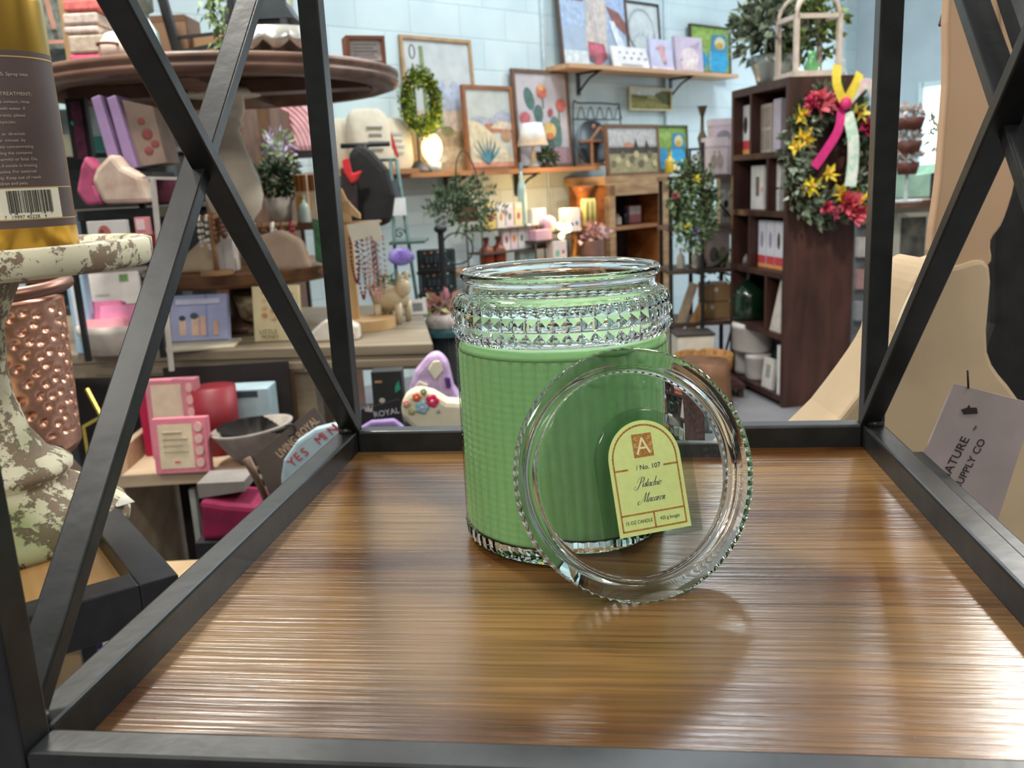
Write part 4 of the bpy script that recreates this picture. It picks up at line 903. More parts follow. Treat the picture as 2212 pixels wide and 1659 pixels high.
for py in (326, 458, 592, 727, 862):
    z = bk(1696, py, 0)[1]; ZS.append(z); MB().box((BD / 2 - .006, BW / 2, z - .015), (BD - .012, BW - 2 * bt_, .03), DKW).build('shelf', bc)
CT = [BH - .04] + ZS
for k, f in enumerate((.64, .33, .64, .33)): MB().box((BD / 2 - .006, BW * f, (ZS[k] + CT[k] - .03 * (k > 0)) / 2), (BD - .016, .022, CT[k] - ZS[k] - .032 * (k > 0)), DKW).build('divider', bc)
def inb(px, row, x=.06):
    y_, _ = bk(px, (326, 458, 592, 727, 862)[row] - 10, x); return BA + BX * x + BYV * y_ + Vector((0, 0, ZS[row] + .001))
BR_ = BY - pi / 2   # faces the open side (-x)
RED = [('#c9444c', R4(0, 0, 1, .28)), ('#3b2c28', E(.5, .6, .2, .18)), ('#e09a56', R4(0, 0, 1, .09))]
boxy('single white and red box with a dark oval in the top left cubby', inb(1611, 0), .13, .1, .27, BR_, '#dcdce0', RED, 'box', 'product_box')
boxy('pair of beige patterned cartons in the top right cubby', inb(1652, 0), .16, .1, .255, BR_, '#b5a9a0', [('#9a8c82', R4(.08, .06, .46, .46)), ('#9a8c82', R4(.54, .06, .92, .46)), ('#9a8c82', R4(.08, .54, .46, .94)), ('#9a8c82', R4(.54, .54, .92, .94))], 'carton', 'carton')
boxy('plain lilac grey carton next to the beige cartons in the top right cubby', inb(1677, 0), .085, .1, .27, BR_, '#b7b0bf', (), 'carton', 'carton')
boxy('white box with a dark tube on it in the second cubby row', inb(1636, 1), .16, .08, .24, BR_, '#d5d5d3', [('#6b5a5c', R4(.38, .3, .66, .75)), ('#d59aa6', E(.86, .45, .1, .07))], 'box', 'product_box')
p = inb(1672, 1, .05); t_ = thing('house_ornament', 'white little house shaped ornament on a block, second cubby row right', 'ornament', p, BR_)
MB().prism([(-.06, .12), (.06, .12), (.07, .2), (-.01, .3), (-.08, .2)], 0, .05, mat('#e3e1dc', .6)).build('house', t_); MB().box((0, .03, .055), (.11, .06, .11), mat('#dfe1de', .6)).build('block', t_)
for k, px in enumerate((1628, 1646, 1664, 1682)):
    boxy('white and red candle box, %s of the four in the middle cubby' % ('leftmost', 'second from left', 'third from left', 'rightmost')[k], inb(px, 2, .05), .092, .09, .26, BR_, '#dadae4', [('#c9444c', R4(0, 0, 1, .26)), ('#4f3a32' if k in (0, 3) else '#9a8fb0', E(.5, .6, .18, .18)), ('#e09a56', R4(0, 0, 1, .08))], 'box', 'candle_box', 'red and white candle boxes')
p = inb(1598, 2, .07); t_ = thing('white_angel', 'white ceramic figurine with folds in the middle left cubby', 'figurine', p, BR_)
MB().lathe([(0, 0), (.06, 0), (.055, .03), (.04, .12), (.05, .17), (.03, .2), (.015, .21), (.03, .25), (0, .275)], mat('#c7cac8', .5), seg=20, fn=lambda r, z, a: r * (1 + .15 * sin(a * 6))).build('figure', t_)
p = inb(1618, 3, .10); t_ = thing('green_bottle', 'large dark green glass bottle in the fourth cubby row', 'bottle', p, BR_); GRN = mat('#15301f', .06, .1, .2, 6, coat=1)
MB().lathe([(0, 0), (.10, 0), (.105, .02), (.105, .14), (.09, .18), (.04, .215), (.022, .235), (.02, .31), (.026, .315), (.026, .325), (0, .325)], GRN, seg=32).build('bottle_body', t_)
p = inb(1676, 3, .02); t_ = thing('leaning_card', 'white panel leaning in the fourth cubby row at the right', 'panel', p, BR_)
MB().prism([(-.075, 0), (.05, 0), (.05, .30)], 0, .02, mat('#d3ccc4', .7)).build('panel_sheet', t_)
for k, (px, z, w_, h_) in enumerate(((1610, 0, .14, .16), (1637, 0, .15, .15), (1625, .155, .24, .17))):
    p = inb(px, 4, .09); p.z += z; t_ = thing('white_canister', 'white rounded canister in the bottom cubby, ' + ('lower left of three', 'lower middle of three', 'largest one stacked on top')[k], 'canister', p, BR_, 'white canisters in the bottom cubby')
    MB().lathe([(0, 0), (w_ * .46, 0), (w_ * .5, .015), (w_ * .5, h_ * .8), (w_ * .52, h_ * .82), (w_ * .5, h_ * .98), (0, h_)], mat('#d8d4d0', .5, 0, .05), seg=28).build('canister_body', t_)
boxy('white boxed tag card tilted in front of the canisters', inb(1655, 4, .02), .12, .02, .17, BR_, '#dddcd6', [('#9c9f9c', R4(.3, .35, .75, .8))], 'card', 'boxed_card', tilt=-.1)
boxy('thin white frame standing at the right of the bottom cubby', inb(1680, 4, .01), .03, .08, .27, BR_, '#e3e3e0', (), 'frame', 'thin_frame')
boxy('light blue tube carton at the back of the bottom cubby', inb(1668, 4, .2), .05, .05, .30, BR_, '#9fc0cf', (), 'carton', 'carton')
# on top of the bookcase
ZT = BH + .001
def ontop(px, py): w = G(px, py, ZT); return w
p = BA + BX * .13 + BYV * .40 + Vector((0, 0, ZT)); t_ = thing('potted_greenery', 'big grey green faux plant in a silver bowl on top of the bookcase', 'potted plant', p, BY); random.seed(5)
MB().lathe([(0, 0), (.09, 0), (.10, .01), (.11, .05), (.13, .1), (.135, .15), (.125, .15), (.1, .06), (0, .05)], mat('#a7adab', .35, .6), seg=28).build('bowl', t_)
mb = MB(); foliage(mb, (-.02, 0, .28), (.22, .2, .19), 900, .065, ['#5d6b58', '#7b8872', '#495845', '#8b957f'], w=.6); mb.build('leaves', t_)
mb = MB(); foliage(mb, (.12, -.16, .27), (.16, .14, .22), 380, .055, ['#7a8f35', '#4a5a2c', '#5e7034'], w=.6); mb.build('yellow_leaves', t_)
for q_ in ((.04, -.12, .50), (.24, -.2, .30)): flower(t_, q_, .04, '#d8c08a', 'peony')
p = BA + BX * .17 + BYV * .135 + Vector((0, 0, ZT)); t_ = thing('birdcage_lantern', 'open cream wooden birdcage lantern with a black finial on the bookcase', 'lantern', p, BY); CRM = mat('#cdbfb2', .7, 0, .1, 30)
MB().box((0, 0, .014), (.26, .22, .028), CRM).build('base', t_); mb = MB(); cw, cd = .115, .095
for sx in (-1, 1):
    for sy in (-1, 1): mb.box((sx * cw, sy * cd, .16), (.022, .022, .27), CRM)
for sx in (-1, 1): mb.box((sx * cw, 0, .285), (.022, 2 * cd, .022), CRM)
for sy in (-1, 1): mb.box((0, sy * cd, .285), (2 * cw, .022, .022), CRM)
for s1, s2 in ((1, 1), (1, -1)): mb.tube([(s1 * cw * cos(a), s2 * cd * cos(a), .29 + .125 * sin(a)) for a in [pi * k / 14 for k in range(15)]], .010, CRM, 6)
mb.tube([(cw * cos(a), -cd, .29 + .10 * sin(a)) for a in [pi * k / 14 for k in range(15)]], .009, CRM, 6); mb.build('cage_frame', t_)
mb = MB(); mb.ell((0, 0, .425), (.022, .022, .018), BLK2); mb.ell((0, 0, .455), (.016, .016, .02), BLK2); mb.cyl((0, 0, .46), .006, .03, BLK2, 8); mb.build('finial', t_)
t2_ = thing('green_vase', 'small green glass vase standing inside the birdcage lantern', 'vase', p + Vector((.02, 0, .029)), BY); MB().lathe([(0, 0), (.03, 0), (.04, .03), (.02, .07), (.025, .1), (0, .1)], mat('#5fa86a', .15, 0, .2, coat=1), seg=16).build('vase_body', t2_)
for k, (px, s_) in enumerate(((1832, 1.0), (1850, .8))):
    p = BA + BX * (.33 if k == 0 else .37) + BYV * (.1 + .07 * k) + Vector((0, 0, ZT)); t_ = thing('glass_jar', 'clear glass ornament at the back edge of the bookcase top, ' + ('left one', 'right one')[k], 'glassware', p, BY)
    MB().lathe([(0, 0), (.03 * s_, 0), (.034 * s_, .03), (.02 * s_, .06), (.03 * s_, .08), (0, .085)], mat('#c9d6d8', .1, 0, .1, coat=1), seg=16).build('glass_body', t_)
# flower wreath on the side of the bookcase
wc = G(1783, 345, 1.0); r_ = ray(1786, 338); t__ = (BA - BYV * .03 - CP).dot(BYV) / r_.dot(BYV); wc = CP + r_ * t__ - BYV * .01
FL = []
for a, rr, hx, sz, kd in ((1.95, 1.1, '#d8707a', .08, 'peony'), (2.2, 1.25, '#cf4a70', .055, 'peony'), (1.65, 1.0, '#b8324f', .05, 'peony'), (2.45, 1.25, '#dcc53c', .045, 'lily'), (2.75, .95, '#d8b62e', .05, 'lily'), (2.95, 1.1, '#dcc445', .04, 'lily'), (3.9, .8, '#e0cc2e', .05, 'lily'), (3.8, .95, '#d9c434', .04, 'lily'),
                          (4.5, 1.0, '#c94a66', .04, 'peony'), (4.7, 1.1, '#cf6a80', .04, 'peony'), (5.1, 1.0, '#d95f70', .075, 'peony'), (5.2, 1.25, '#d35c6c', .08, 'peony'), (5.45, 1.15, '#e2cf2c', .06, 'lily'), (4.95, .75, '#dcc23a', .05, 'lily'), (4.35, .35, '#e3c93e', .04, 'lily'),
                          (.55, 1.0, '#b52a58', .055, 'peony'), (.3, 1.2, '#c24a60', .06, 'peony'), (.05, 1.25, '#dd9aa0', .07, 'peony'), (-.3, 1.1, '#a83a4c', .05, 'peony'), (.9, 1.0, '#dccb5c', .05, 'lily')): FL.append((a, rr, hx, sz, kd))
random.seed(21)
wt = wreath('floral wreath with pink peonies, yellow daisies and ribbon on the bookcase side', wc, .195, .075, BY, ['#5e6e55', '#8f9c88', '#3f4f38', '#9aa896', '#66735a', '#4c5a40'], 1000, .055, [(a, r, h, z * 1.35, k) for a, r, h, z, k in FL], sq=1.3, name='floral_wreath')
def ribbon(par, pts, w_, hx, hx2=None, name='ribbon'):
    mb = MB(); m_ = mat(hx, .6, 0, .1, 40, hx2=hx2); pp = spline(pts, 6); vs = []
    for i, p_ in enumerate(pp):
        d = (pp[min(i + 1, len(pp) - 1)] - pp[max(i - 1, 0)]).normalized(); n_ = Vector((d.z, 0, -d.x)); n_ = n_.normalized() if n_.length > .01 else Vector((1, 0, 0))
        for s_ in (-1, 1):
            for y_ in (-.001, .001): vs.append(p_ + n_ * w_ / 2 * s_ + Vector((0, y_, 0)))
    f = []
    for i in range(len(pp) - 1):
        a = 4 * i; b = a + 4; f += [(a, a + 2, b + 2, b), (a + 1, b + 1, b + 3, a + 3), (a, b, b + 1, a + 1), (a + 2, a + 3, b + 3, b + 2)]
    mb.add(vs, f, m_, False); return mb.build(name, par)
ribbon(wt, [(-.01, -.13, .22), (-.03, -.14, .12), (-.09, -.13, .02), (-.14, -.12, -.05)], .045, '#c92a78')
ribbon(wt, [(.02, -.13, .2), (.05, -.14, .08), (.06, -.13, -.05), (.05, -.13, -.15)], .06, '#a9cdb9', '#dfe4da', 'patterned_ribbon')
ribbon(wt, [(.0, -.14, .24), (-.05, -.15, .33), (-.04, -.13, .42)], .045, '#d9c23c'); ribbon(wt, [(.0, -.14, .24), (.05, -.15, .33), (.08, -.13, .38)], .045, '#d9c23c')
ribbon(wt, [(.01, -.13, .24), (.10, -.15, .33), (.17, -.13, .27)], .05, '#cfd9d2', '#d9a9b0', 'patterned_ribbon')
MB().ell((0, -.15, .24), (.03, .02, .03), mat('#c22a68', .6)).build('bow_knot', wt)

# ================================================================ BLACK SHELF UNIT LEFT OF THE BOOKCASE
US = P(1450, 560, 5.35); uw = 150 * 5.35 / F * 1.05
u0 = P(1446, 560, 5.3); ub = thing('metal_shelf_unit', 'black metal shelf unit with wood shelves between the hutch and the bookcase', 'shelf unit', (u0.x, u0.y, 0), CY)
UW, UD = 1.0 * (1592 - 1446) * 5.3 / F, .34
def uz(py): return P(1520, py, 5.3).z
for x in (.01, UW * .49, UW - .01):
    for y in (.01, UD): MB().box((x, y, uz(385) / 2 + .0), (.022, .022, uz(385)), BLK2).build('post', ub)
UZ = []
for py in (378, 487, 582, 700): UZ.append(uz(py)); MB().box((UW / 2, UD / 2 + .005, uz(py) - .012), (UW + .02, UD + .03, .024), wood('#3a2e28', '#5b483c', 3, 20, 20, .5, .2)).build('shelf', ub)
MB().bar((UW * .62, -.006, uz(420)), (UW - .02, -.006, uz(480)), .012, .012, BLK2).build('cross_bar', ub); MB().bar((UW * .72, -.006, uz(840)), (UW - .02, -.006, uz(705)), .012, .012, BLK2).build('cross_bar', ub)
def onu(px, lvl, y=.12): q = P(px, 500, 5.3 + y); return Vector((q.x, q.y, UZ[lvl] + .001))
def mu(px): return px * 5.4 / F
ORN = [('#a34a44', E(.5, .9, .16, .045)), ('#a3968f', E(.35, .35, .16, .2)), ('#a3968f', E(.65, .35, .16, .2)), ('#9a6a60', E(.38, .6, .04, .03)), ('#9a6a60', E(.62, .6, .04, .03))]
boxy('pale pink lidded ornament box, front one on the top metal shelf', onu(1548, 0, .05), mu(44), .16, mu(75), CY, '#cfc0c4', ORN, 'box', 'ornament_box', lid=('#d3c6cb', .24))
p = onu(1562, 0, .24); p.z += 0; boxy('taller pale pink ornament box standing behind at the shelf end', p, mu(52), .12, mu(116), CY, '#c6b8be', [('#9c4a48', E(.5, .93, .12, .03)), ('#8f8a92', E(.5, .7, .3, .1))], 'box', 'ornament_box', lid=('#d0c4ca', .12))
p = onu(1508, 0, .1); t_ = thing('white_lantern', 'dark framed lantern holding white candles beside the pink boxes', 'lantern', p, CY); mb = MB(); w_ = mu(34); h_ = mu(54)
for sx in (-1, 1):
    for sy in (0, 1): mb.box((sx * w_ / 2, sy * w_, h_ / 2), (.012, .012, h_), BLK2)
mb.box((0, w_ / 2, h_), (w_ * 1.1, w_ * 1.1, .012), BLK2); mb.box((0, w_ / 2, .008), (w_, w_, .014), BLK2); mb.build('lantern_frame', t_)
for k in (-1, 1): MB().cyl((k * w_ * .2, w_ * .5, .015), w_ * .16, h_ * (.7 + .12 * k), mat('#d7d6cf', .5), 14).build('candle', t_)
p = onu(1517, 0, .2); p.z = UZ[0] + .001; t_ = thing('candlestick', 'thin dark metal candlestick rising above the shelf unit', 'candlestick', p, CY)
MB().lathe([(0, 0), (.05, 0), (.03, .02), (.01, .04), (.012, .12), (.03, .22), (.012, .26), (.010, .34), (.03, .4), (.034, .405), (0, .405)], mat('#57513f', .5, .4), seg=14).build('stem', t_)
p = onu(1493, 0, .06); p.z += mu(88); t_ = None
wreath('hanging teardrop wreath of green leaves with tiny flowers in front of the shelf unit', P(1494, 440, 5.1), .085, .065, CY, ['#5d7350', '#7d9468', '#3f5538', '#8ea57c'], 900, .045,
       [(2.9, 1.3, '#c9707c', .035, 'peony'), (1.4, .9, '#d9c83a', .035, 'lily'), (4.2, .9, '#d9c83a', .03, 'lily'), (4.9, 1.0, '#8f78b5', .035, 'peony'), (.6, 1.1, '#c9ccc4', .035, 'peony')], sq=1.85, name='leaf_wreath')
t_ = thing('wreath_pole', 'thin black floor pole the teardrop wreath hangs on', 'pole', (P(1518, 440, 5.16).x, P(1518, 440, 5.16).y, 0), CY); MB().cyl((0, 0, .0), .011, 1.42, BLK2, 10).build('pole', t_); MB().cyl((0, 0, 0), .12, .012, BLK2, 24).build('foot', t_)
boxy('tall white box with a black motif on the second metal shelf', onu(1568, 1, .08), mu(26), .1, mu(98), CY, '#d0d2cb', [('#2a2a2c', E(.5, .42, .2, .09)), ('#8a7f7b', E(.5, .2, .3, .08))], 'box', 'product_box')
boxy('pinkish ornament box with a red oval on the third metal shelf', onu(1552, 2, .06), mu(50), .16, mu(86), CY, '#b9aca6', [('#a3423c', E(.5, .88, .16, .04)), ('#6f6a5e', E(.3, .3, .2, .2)), ('#857e70', E(.7, .3, .2, .2))], 'box', 'ornament_box', lid=('#b5a9a4', .22))
for k, px in enumerate((1470, 1503)): bottle('white ceramic jar on the third metal shelf, ' + ('left one', 'right one'), onu(px, 2, .05), mu(9), mu(44), '#cfccc2', '#d9d6cc') if False else bottle('white ceramic jar on the third metal shelf, ' + ('left one', 'right one')[k], onu(px, 2, .05), mu(9), mu(44), '#cfccc2', '#d9d6cc')
for k in range(2):
    p = onu(1552, 3, .06); p.z += k * (mu(37) + .002); boxy(('upper' if k else 'lower') + ' kraft paper box with a white sticker on the lowest metal shelf', p, mu(58), .2, mu(36), CY, '#9c7c54', [('#cfcabf', E(.42 - .15 * (1 - k), .7, .08, .14))], 'box', 'kraft_box', 'stacked kraft boxes')
mb = MB(); foliage(mb, (0, 0, .06), (.12, .06, .06), 120, .12, ['#3d5a2a', '#4f6e38'], up=1.5, w=.15); p = onu(1548, 3, .1); p.z += 2 * mu(37) + .005; t_ = thing('grass_tuft', 'tuft of green faux grass on the upper kraft box', 'plant', p, CY); mb.build('blades', t_)
for k, (px, hx, a) in enumerate(((1470, '#8a7a66', .30), (1490, '#9a7348', .26))):
    q = P(px, 500, 5.28); t_ = thing('leaning_board', 'wooden frame edge leaning against the shelf unit, ' + ('left grey one', 'right tan one')[k], 'frame', (q.x, q.y, uz(770)), CY)
    MB().bar((-.07, 0, 0), (.08, .0, mu(150 - 45 * k)), .03, .05, mat(hx, .7, 0, .2, 20)).build('board', t_)
q = P(1503, 500, 5.0); boxy('white storage box with dark rim low beside the bookcase', (q.x, q.y, P(1503, 795, 5.0).z), 82 * 5 / F, .2, 62 * 5 / F, CY, '#cfcdc2', (), 'box', 'storage_box', lid=('#3a3532', .08))
q = P(1520, 500, 4.85); t_ = thing('wicker_basket', 'round orange brown woven basket below the white storage box', 'basket', (q.x, q.y, P(1520, 845, 4.85).z), CY)
MB().lathe([(0, 0), (.12, 0), (.16, .1), (.165, .17), (.155, .17), (.14, .1), (.0, .02)], mat('#8f6330', .8, 0, .4, 40, .5), seg=28).build('basket_body', t_)
q = P(1503, 500, 4.6); zb_ = P(1503, 905, 4.6).z; t_ = thing('tree_stump', 'low brown wooden stump on the floor seen through the lid glass', 'stump', (q.x, q.y, 0), CY)
MB().lathe([(0, 0), (.2, 0), (.19, .05), (.18, .2), (.17, .26), (0, .27)], wood('#4a3020', '#7d5a40', 9, 9, 3, .8, .5), seg=30, fn=lambda r, z, a: r * (1 + .08 * sin(a * 5) + .04 * sin(a * 11))).build('stump_body', t_)
lowt = thing('low_table', 'low dark table carrying the storage box and basket', 'table', (P(1510, 500, 5.0).x, P(1510, 500, 5.0).y, 0), CY)
zl = P(1520, 845, 4.85).z
MB().box((0, .02, zl - .015), (.42, .5, .028), DKW).build('table_top', lowt)
for x in (-.19, .19):
    for y in (-.2, .24): MB().box((x, y, (zl - .03) / 2), (.03, .03, zl - .03), DKW).build('leg', lowt)

# ================================================================ RIGHT BACKGROUND: CABINET, POT STAND, FIGURINE
q = P(1985, 500, 6.0); cabx = thing('cream_cabinet', 'cream painted cabinet with a dark glass door and brown top by the window', 'cabinet', (q.x, q.y, 0), CY)
cw_ = 1.0 * 120 * 6.0 / F; cz_ = P(1985, 432, 6.0).z; CC = mat('#b9b6a6', .6, 0, .06, 20)
MB().box((0, .22, (cz_ - .04) / 2 + .1), (cw_, .4, cz_ - .24), CC).build('cabinet_body', cabx, .004); MB().box((0, .2, cz_ - .02), (cw_ + .06, .48, .045), wood('#5a3a2c', '#8a6450', 3, 20, 20, .4, .1)).build('top_board', cabx)
zd0, zd1 = P(1985, 650, 6.0).z, P(1985, 468, 6.0).z
dr = MB(); 
for x0, x1, z0_, z1_ in ((-.155, -.125, zd0 - .03, zd1 + .03), (.05, .085, zd0 - .03, zd1 + .03), (-.125, .05, zd1, zd1 + .03), (-.125, .05, zd0 - .03, zd0)): dr.box(((x0 + x1) / 2, .012, (z0_ + z1_) / 2), (x1 - x0, .02, z1_ - z0_), CC)
dro = dr.build('door', cabx)
MB().box((-.0375, .016, (zd0 + zd1) / 2), (.175, .004, zd1 - zd0), mat('#2e2c2a', .12, 0, .6, 7, hx2='#77756a')).build('door_glass', dro)
for x in (.068, .13): MB().ell((x, -.008, (zd0 + zd1) / 2 + .0), (.009, .012, .009), BLK2).build('knob', cabx)
for x in (-1, 1): MB().box((x * (cw_ / 2 - .03), .05, .05), (.05, .05, .1), CC).build('foot', cabx)
ZC = cz_ + .004
boxy('small dark framed picture standing on the cream cabinet', Vector((P(2024, 400, 6.0).x, P(2024, 400, 6.0).y, ZC)), .08, .015, .17, CY, '#34292a', [('#aab3c6', R4(.2, .1, .9, .9))], 'picture', 'framed_photo')
# pale green cloth covered ledge behind
q = P(1985, 400, 6.5); zz = P(1985, 372, 6.5).z; t_ = thing('mint_cloth', 'pale mint cloth draped over a ledge under the window', 'cloth', (q.x, q.y, 0), CY)
MB().prism([(-.22, 1.0), (.25, 1.0), (.25, zz + .06), (.13, zz + .05), (.1, zz - .01), (-.02, zz - .02), (-.1, zz + .04), (-.16, zz + .05), (-.22, zz)], 0, .3, mat('#a9cdb4', .9, 0, .12, 12)).build('cloth_fall', t_)
MB().box((0, .16, .5), (.44, .26, 1.0), mat('#c1bfba', .8)).build('ledge_block', t_)
q = P(1958, 400, 5.7); t_ = thing('tiered_planter', 'white tiered stand of brown bowls filled with white and pink flowers', 'planter', (q.x, q.y, ZC), CY)
mz = lambda py: P(1958, py, 5.7).z - ZC
MB().cyl((0, 0, 0), .012, mz(262), mat('#c9d4d2', .5), 10).build('stem', t_); MB().cyl((0, 0, 0), .1, .012, mat('#c9d4d2', .5), 24).build('foot', t_)
for k, (py, r_) in enumerate(((282, .095), (332, .085), (377, .075))):
    z = mz(py); MB().lathe([(0, z), (r_ * .75, z), (r_, z + .075), (r_ * .95, z + .075), (0, z + .05)], mat('#5c2f22', .6, 0, .3, 30), seg=24).build('bowl', t_)
    mb = MB(); foliage(mb, (0, 0, z + .1), (r_ * .9, r_ * .9, .045), 90, .045, ['#d3c6bd', '#c9a79c', '#dfe3e4', '#b9c9cc'], w=.9); mb.build('flowers', t_)
mb = MB(); foliage(mb, (.16, 0, mz(300)), (.07, .05, .13), 40, .07, ['#a9c6a0', '#86a877', '#c7a89c'], w=.35); mb.build('trailing_stems', t_)
q = P(1877, 240, 4.86); q = BA + BX * (BD + .08) + BYV * .35; t_ = thing('seated_figurine', 'small pinkish white figurine on a pole just right of the bookcase', 'figurine', (q.x, q.y, 0), CY)
zq = P(1877, 250, dep(q)).z; MB().cyl((0, 0, 0), .02, zq, mat('#c3c9cb', .5), 12).build('pole', t_)
MB().lathe([(0, 0), (.05, 0), (.055, .03), (.03, .1), (.02, .12), (.028, .15), (.02, .18), (0, .185)], mat('#d0b9ae', .5, 0, .2, 20), seg=18, c=(0, 0, zq)).build('figure', t_)
q = P(1862, 600, 5.6); t_ = thing('grey_display_stand', 'tall narrow grey metal display stand behind the right edge of the bookcase', 'display stand', (q.x, q.y, 0), CY)
zz = P(1862, 480, 5.6).z; mb = MB(); MB().box((0, 0, .02), (.2, .2, .04), mat('#4a4d50', .5, .5)).build('foot', t_); MB().box((0, 0, zz / 2), (.11, .06, zz), mat('#6d7173', .5, .4, .3, 12)).build('panel', t_)
for k in range(4): MB().box((0, -.05, .35 + .2 * k), (.12, .05, .12), mat(('#8c8f94', '#a27f7c', '#b9b4ae', '#7a5a48')[k], .6)).build('pocket', t_)
# ================================================================ LEFT: GREY DRESSER TABLE
DKZ = .88
fl_, fr_, br_ = G(-260, 778, DKZ), G(935, 742, DKZ), G(905, 655, DKZ)
bl_ = fl_ + (br_ - fr_); GW = wood('#6f6453', '#958873', 2.5, 30, 30, .5, .2)
desk = thing('grey_dresser', 'greyish brown weathered wood table with a drawer front, crowded with jewelry and gifts', 'table', (fr_.x, fr_.y, 0))
def dl_(p): return (p.x - fr_.x, p.y - fr_.y)
poly = [dl_(p) for p in (fl_, fr_, br_, bl_)]
def plan(pts, z0_, z1_, mt, name, par, bev=0, inset=0):
    n = len(pts); cx = sum(p[0] for p in pts) / n; cy = sum(p[1] for p in pts) / n
    q = [(x + (cx - x) * inset, y + (cy - y) * inset) for x, y in pts]
    return MB().add([(x, y, z0_) for x, y in q] + [(x, y, z1_) for x, y in q], [tuple(reversed(range(n))), tuple(range(n, 2 * n))] + [(k, (k + 1) % n, n + (k + 1) % n, n + k) for k in range(n)], mt).build(name, par, bev)
plan(poly, DKZ - .026, DKZ, GW, 'table_top', desk, .003)
plan(poly, DKZ - .062, DKZ - .027, GW, 'apron', desk, 0, .012)
for a_, b_, t1, t2 in ((fl_, fr_, .80, .985), (fl_, fr_, .40, .775)):
    A = Vector((*dl_(a_), DKZ - .046)); Bq = Vector((*dl_(b_), DKZ - .046)); MB().bar(A.lerp(Bq, t1) + Vector((0, .006, 0)), A.lerp(Bq, t2) + Vector((0, .006, 0)), .012, .020, GW).build('drawer_front', desk, .002)
for p in (fl_, fr_, bl_, br_):
    x, y = dl_(p); cx = sum(q[0] for q in poly) / 4; cy = sum(q[1] for q in poly) / 4
    MB().box((x + (cx - x) * .04 - (.0 if x < cx else .3), y + (cy - y) * .1, (DKZ - .062) / 2), (.05, .05, DKZ - .062), GW).build('leg', desk)
def dk_(px, py): return G(px, py, DKZ + .0005)
def md(p): return dep(p) / F
def stand_rect(x0, y0, x1, y1, z=DKZ + .0005):
    p = G((x0 + x1) / 2, y1, z); m_ = md(p); return p, (x1 - x0) * m_, (y1 - y0) * m_
# ---- round tiered stand
tcx = P(493, 300, 2.43); RTm = dep(Vector((tcx.x, tcx.y, 1.4)))
zt1 = P(493, 113, 1.99).z; DW = wood('#4c352b', '#7d5e4f', 5, 14, 14, .38, .2)
rt = thing('round_tiered_table', 'round dark wood tabletop raised on a white turned pedestal over a lower tier', 'table', (tcx.x, tcx.y, DKZ), CY)
q0 = zt1 - DKZ
MB().lathe([(0, q0 - .012), (.40, q0 - .014), (.41, q0 - .046), (.455, q0 - .046), (.475, q0 - .040), (.478, q0 - .026), (.470, q0 - .022), (.478, q0 - .016), (.478, q0 - .004), (.470, q0), (0, q0)], DW, seg=72).build('round_top', rt)
MB().box((0, 0, q0 - .032), (.80, .09, .034), DW).build('batten', rt); MB().box((0, 0, q0 - .032), (.09, .78, .03), DW).build('batten', rt)
zl_ = P(493, 592, 2.2).z - DKZ; WHP = mat('#d3c9b6', .45, 0, .1, 12, .1)
def zr(py): return P(493, py, 2.43).z - DKZ
MB().lathe([(0, zl_), (.055, zl_), (.05, zr(500)), (.035, zr(488)), (.045, zr(478)), (.068, zr(455)), (.078, zr(425)), (.072, zr(385)), (.05, zr(340)), (.038, zr(300)), (.034, zr(280)), (.044, zr(272)), (.04, zr(262)), (.048, zr(250)), (.053, zr(238)), (.053, zr(205)), (.09, zr(196)), (.1, q0 - .05), (0, q0 - .05)], WHP, seg=36).build('turned_pedestal', rt)
MB().lathe([(0, zl_ - .045), (.25, zl_ - .045), (.27, zl_ - .03), (.262, zl_ - .02), (.27, zl_ - .01), (.265, zl_), (0, zl_)], wood('#55371f', '#8d6443', 5, 14, 14, .45, .2), seg=60).build('lower_tier', rt)
MB().lathe([(0, 0), (.14, 0), (.14, .02), (.05, .04), (.045, zl_ - .046), (0, zl_ - .046)], DW, seg=30).build('foot', rt)
TT = zt1 + .0008
def tt(px, y_off): # on the round top; y_off = distance behind the front rim
    p = P(px, 150, 2.02 + y_off); p.z = TT; return p
# things on the round top
p = tt(600, .22); t_ = thing('cake_stand', 'silver scalloped cake stand on the round tabletop', 'cake stand', p, CY); SIL = mat('#b9b9b4', .32, .7, .1, 12)
rr_ = 100 * md(p); hh_ = 66 * md(p)
MB().lathe([(0, 0), (rr_ * .5, 0), (rr_ * .45, .008), (rr_ * .12, .02), (rr_ * .1, hh_ * .7), (rr_ * .4, hh_ * .9), (0, hh_ * .92)], SIL, seg=28).build('foot', t_)
MB().lathe([(0, hh_ * .93), (rr_, hh_ * .95), (rr_ * 1.02, hh_), (rr_ * 1.03, hh_ * .6), (rr_ * 1.01, hh_ * .6), (rr_ * .98, hh_ * .92), (0, hh_ * .9)], SIL, seg=96, fn=lambda r, z, a: r, close=False).build('plate', t_)
o_ = t_.children[-1]
for v_ in o_.data.vertices:
    if v_.co.z < hh_ * .65: v_.co.z -= hh_ * .28 * abs(sin(atan2(v_.co.y, v_.co.x) * 6))
p = tt(793, .28); m_ = md(p); painting('small wooden shadow box sign with scribbled grey words at the tabletop edge', p, 84 * m_, 58 * m_, CY + .35, '#6b3f2a', '#cdcccc', [('#8f9094', R4(.15, .72 - .14 * k, .85 - .1 * (k % 2), .78 - .14 * k)) for k in range(5)], 7 * m_, .06, 0, cat='sign', name='box_sign')
p = tt(632, .5); t_ = thing('pale_candle', 'tall pale green white candle behind the cake stand', 'candle', p, CY); MB().lathe([(0, 0), (.028, 0), (.026, .02), (.02, .22), (.03, .28), (0, .29)], mat('#c9d4c0', .4), seg=16).build('candle_body', t_)
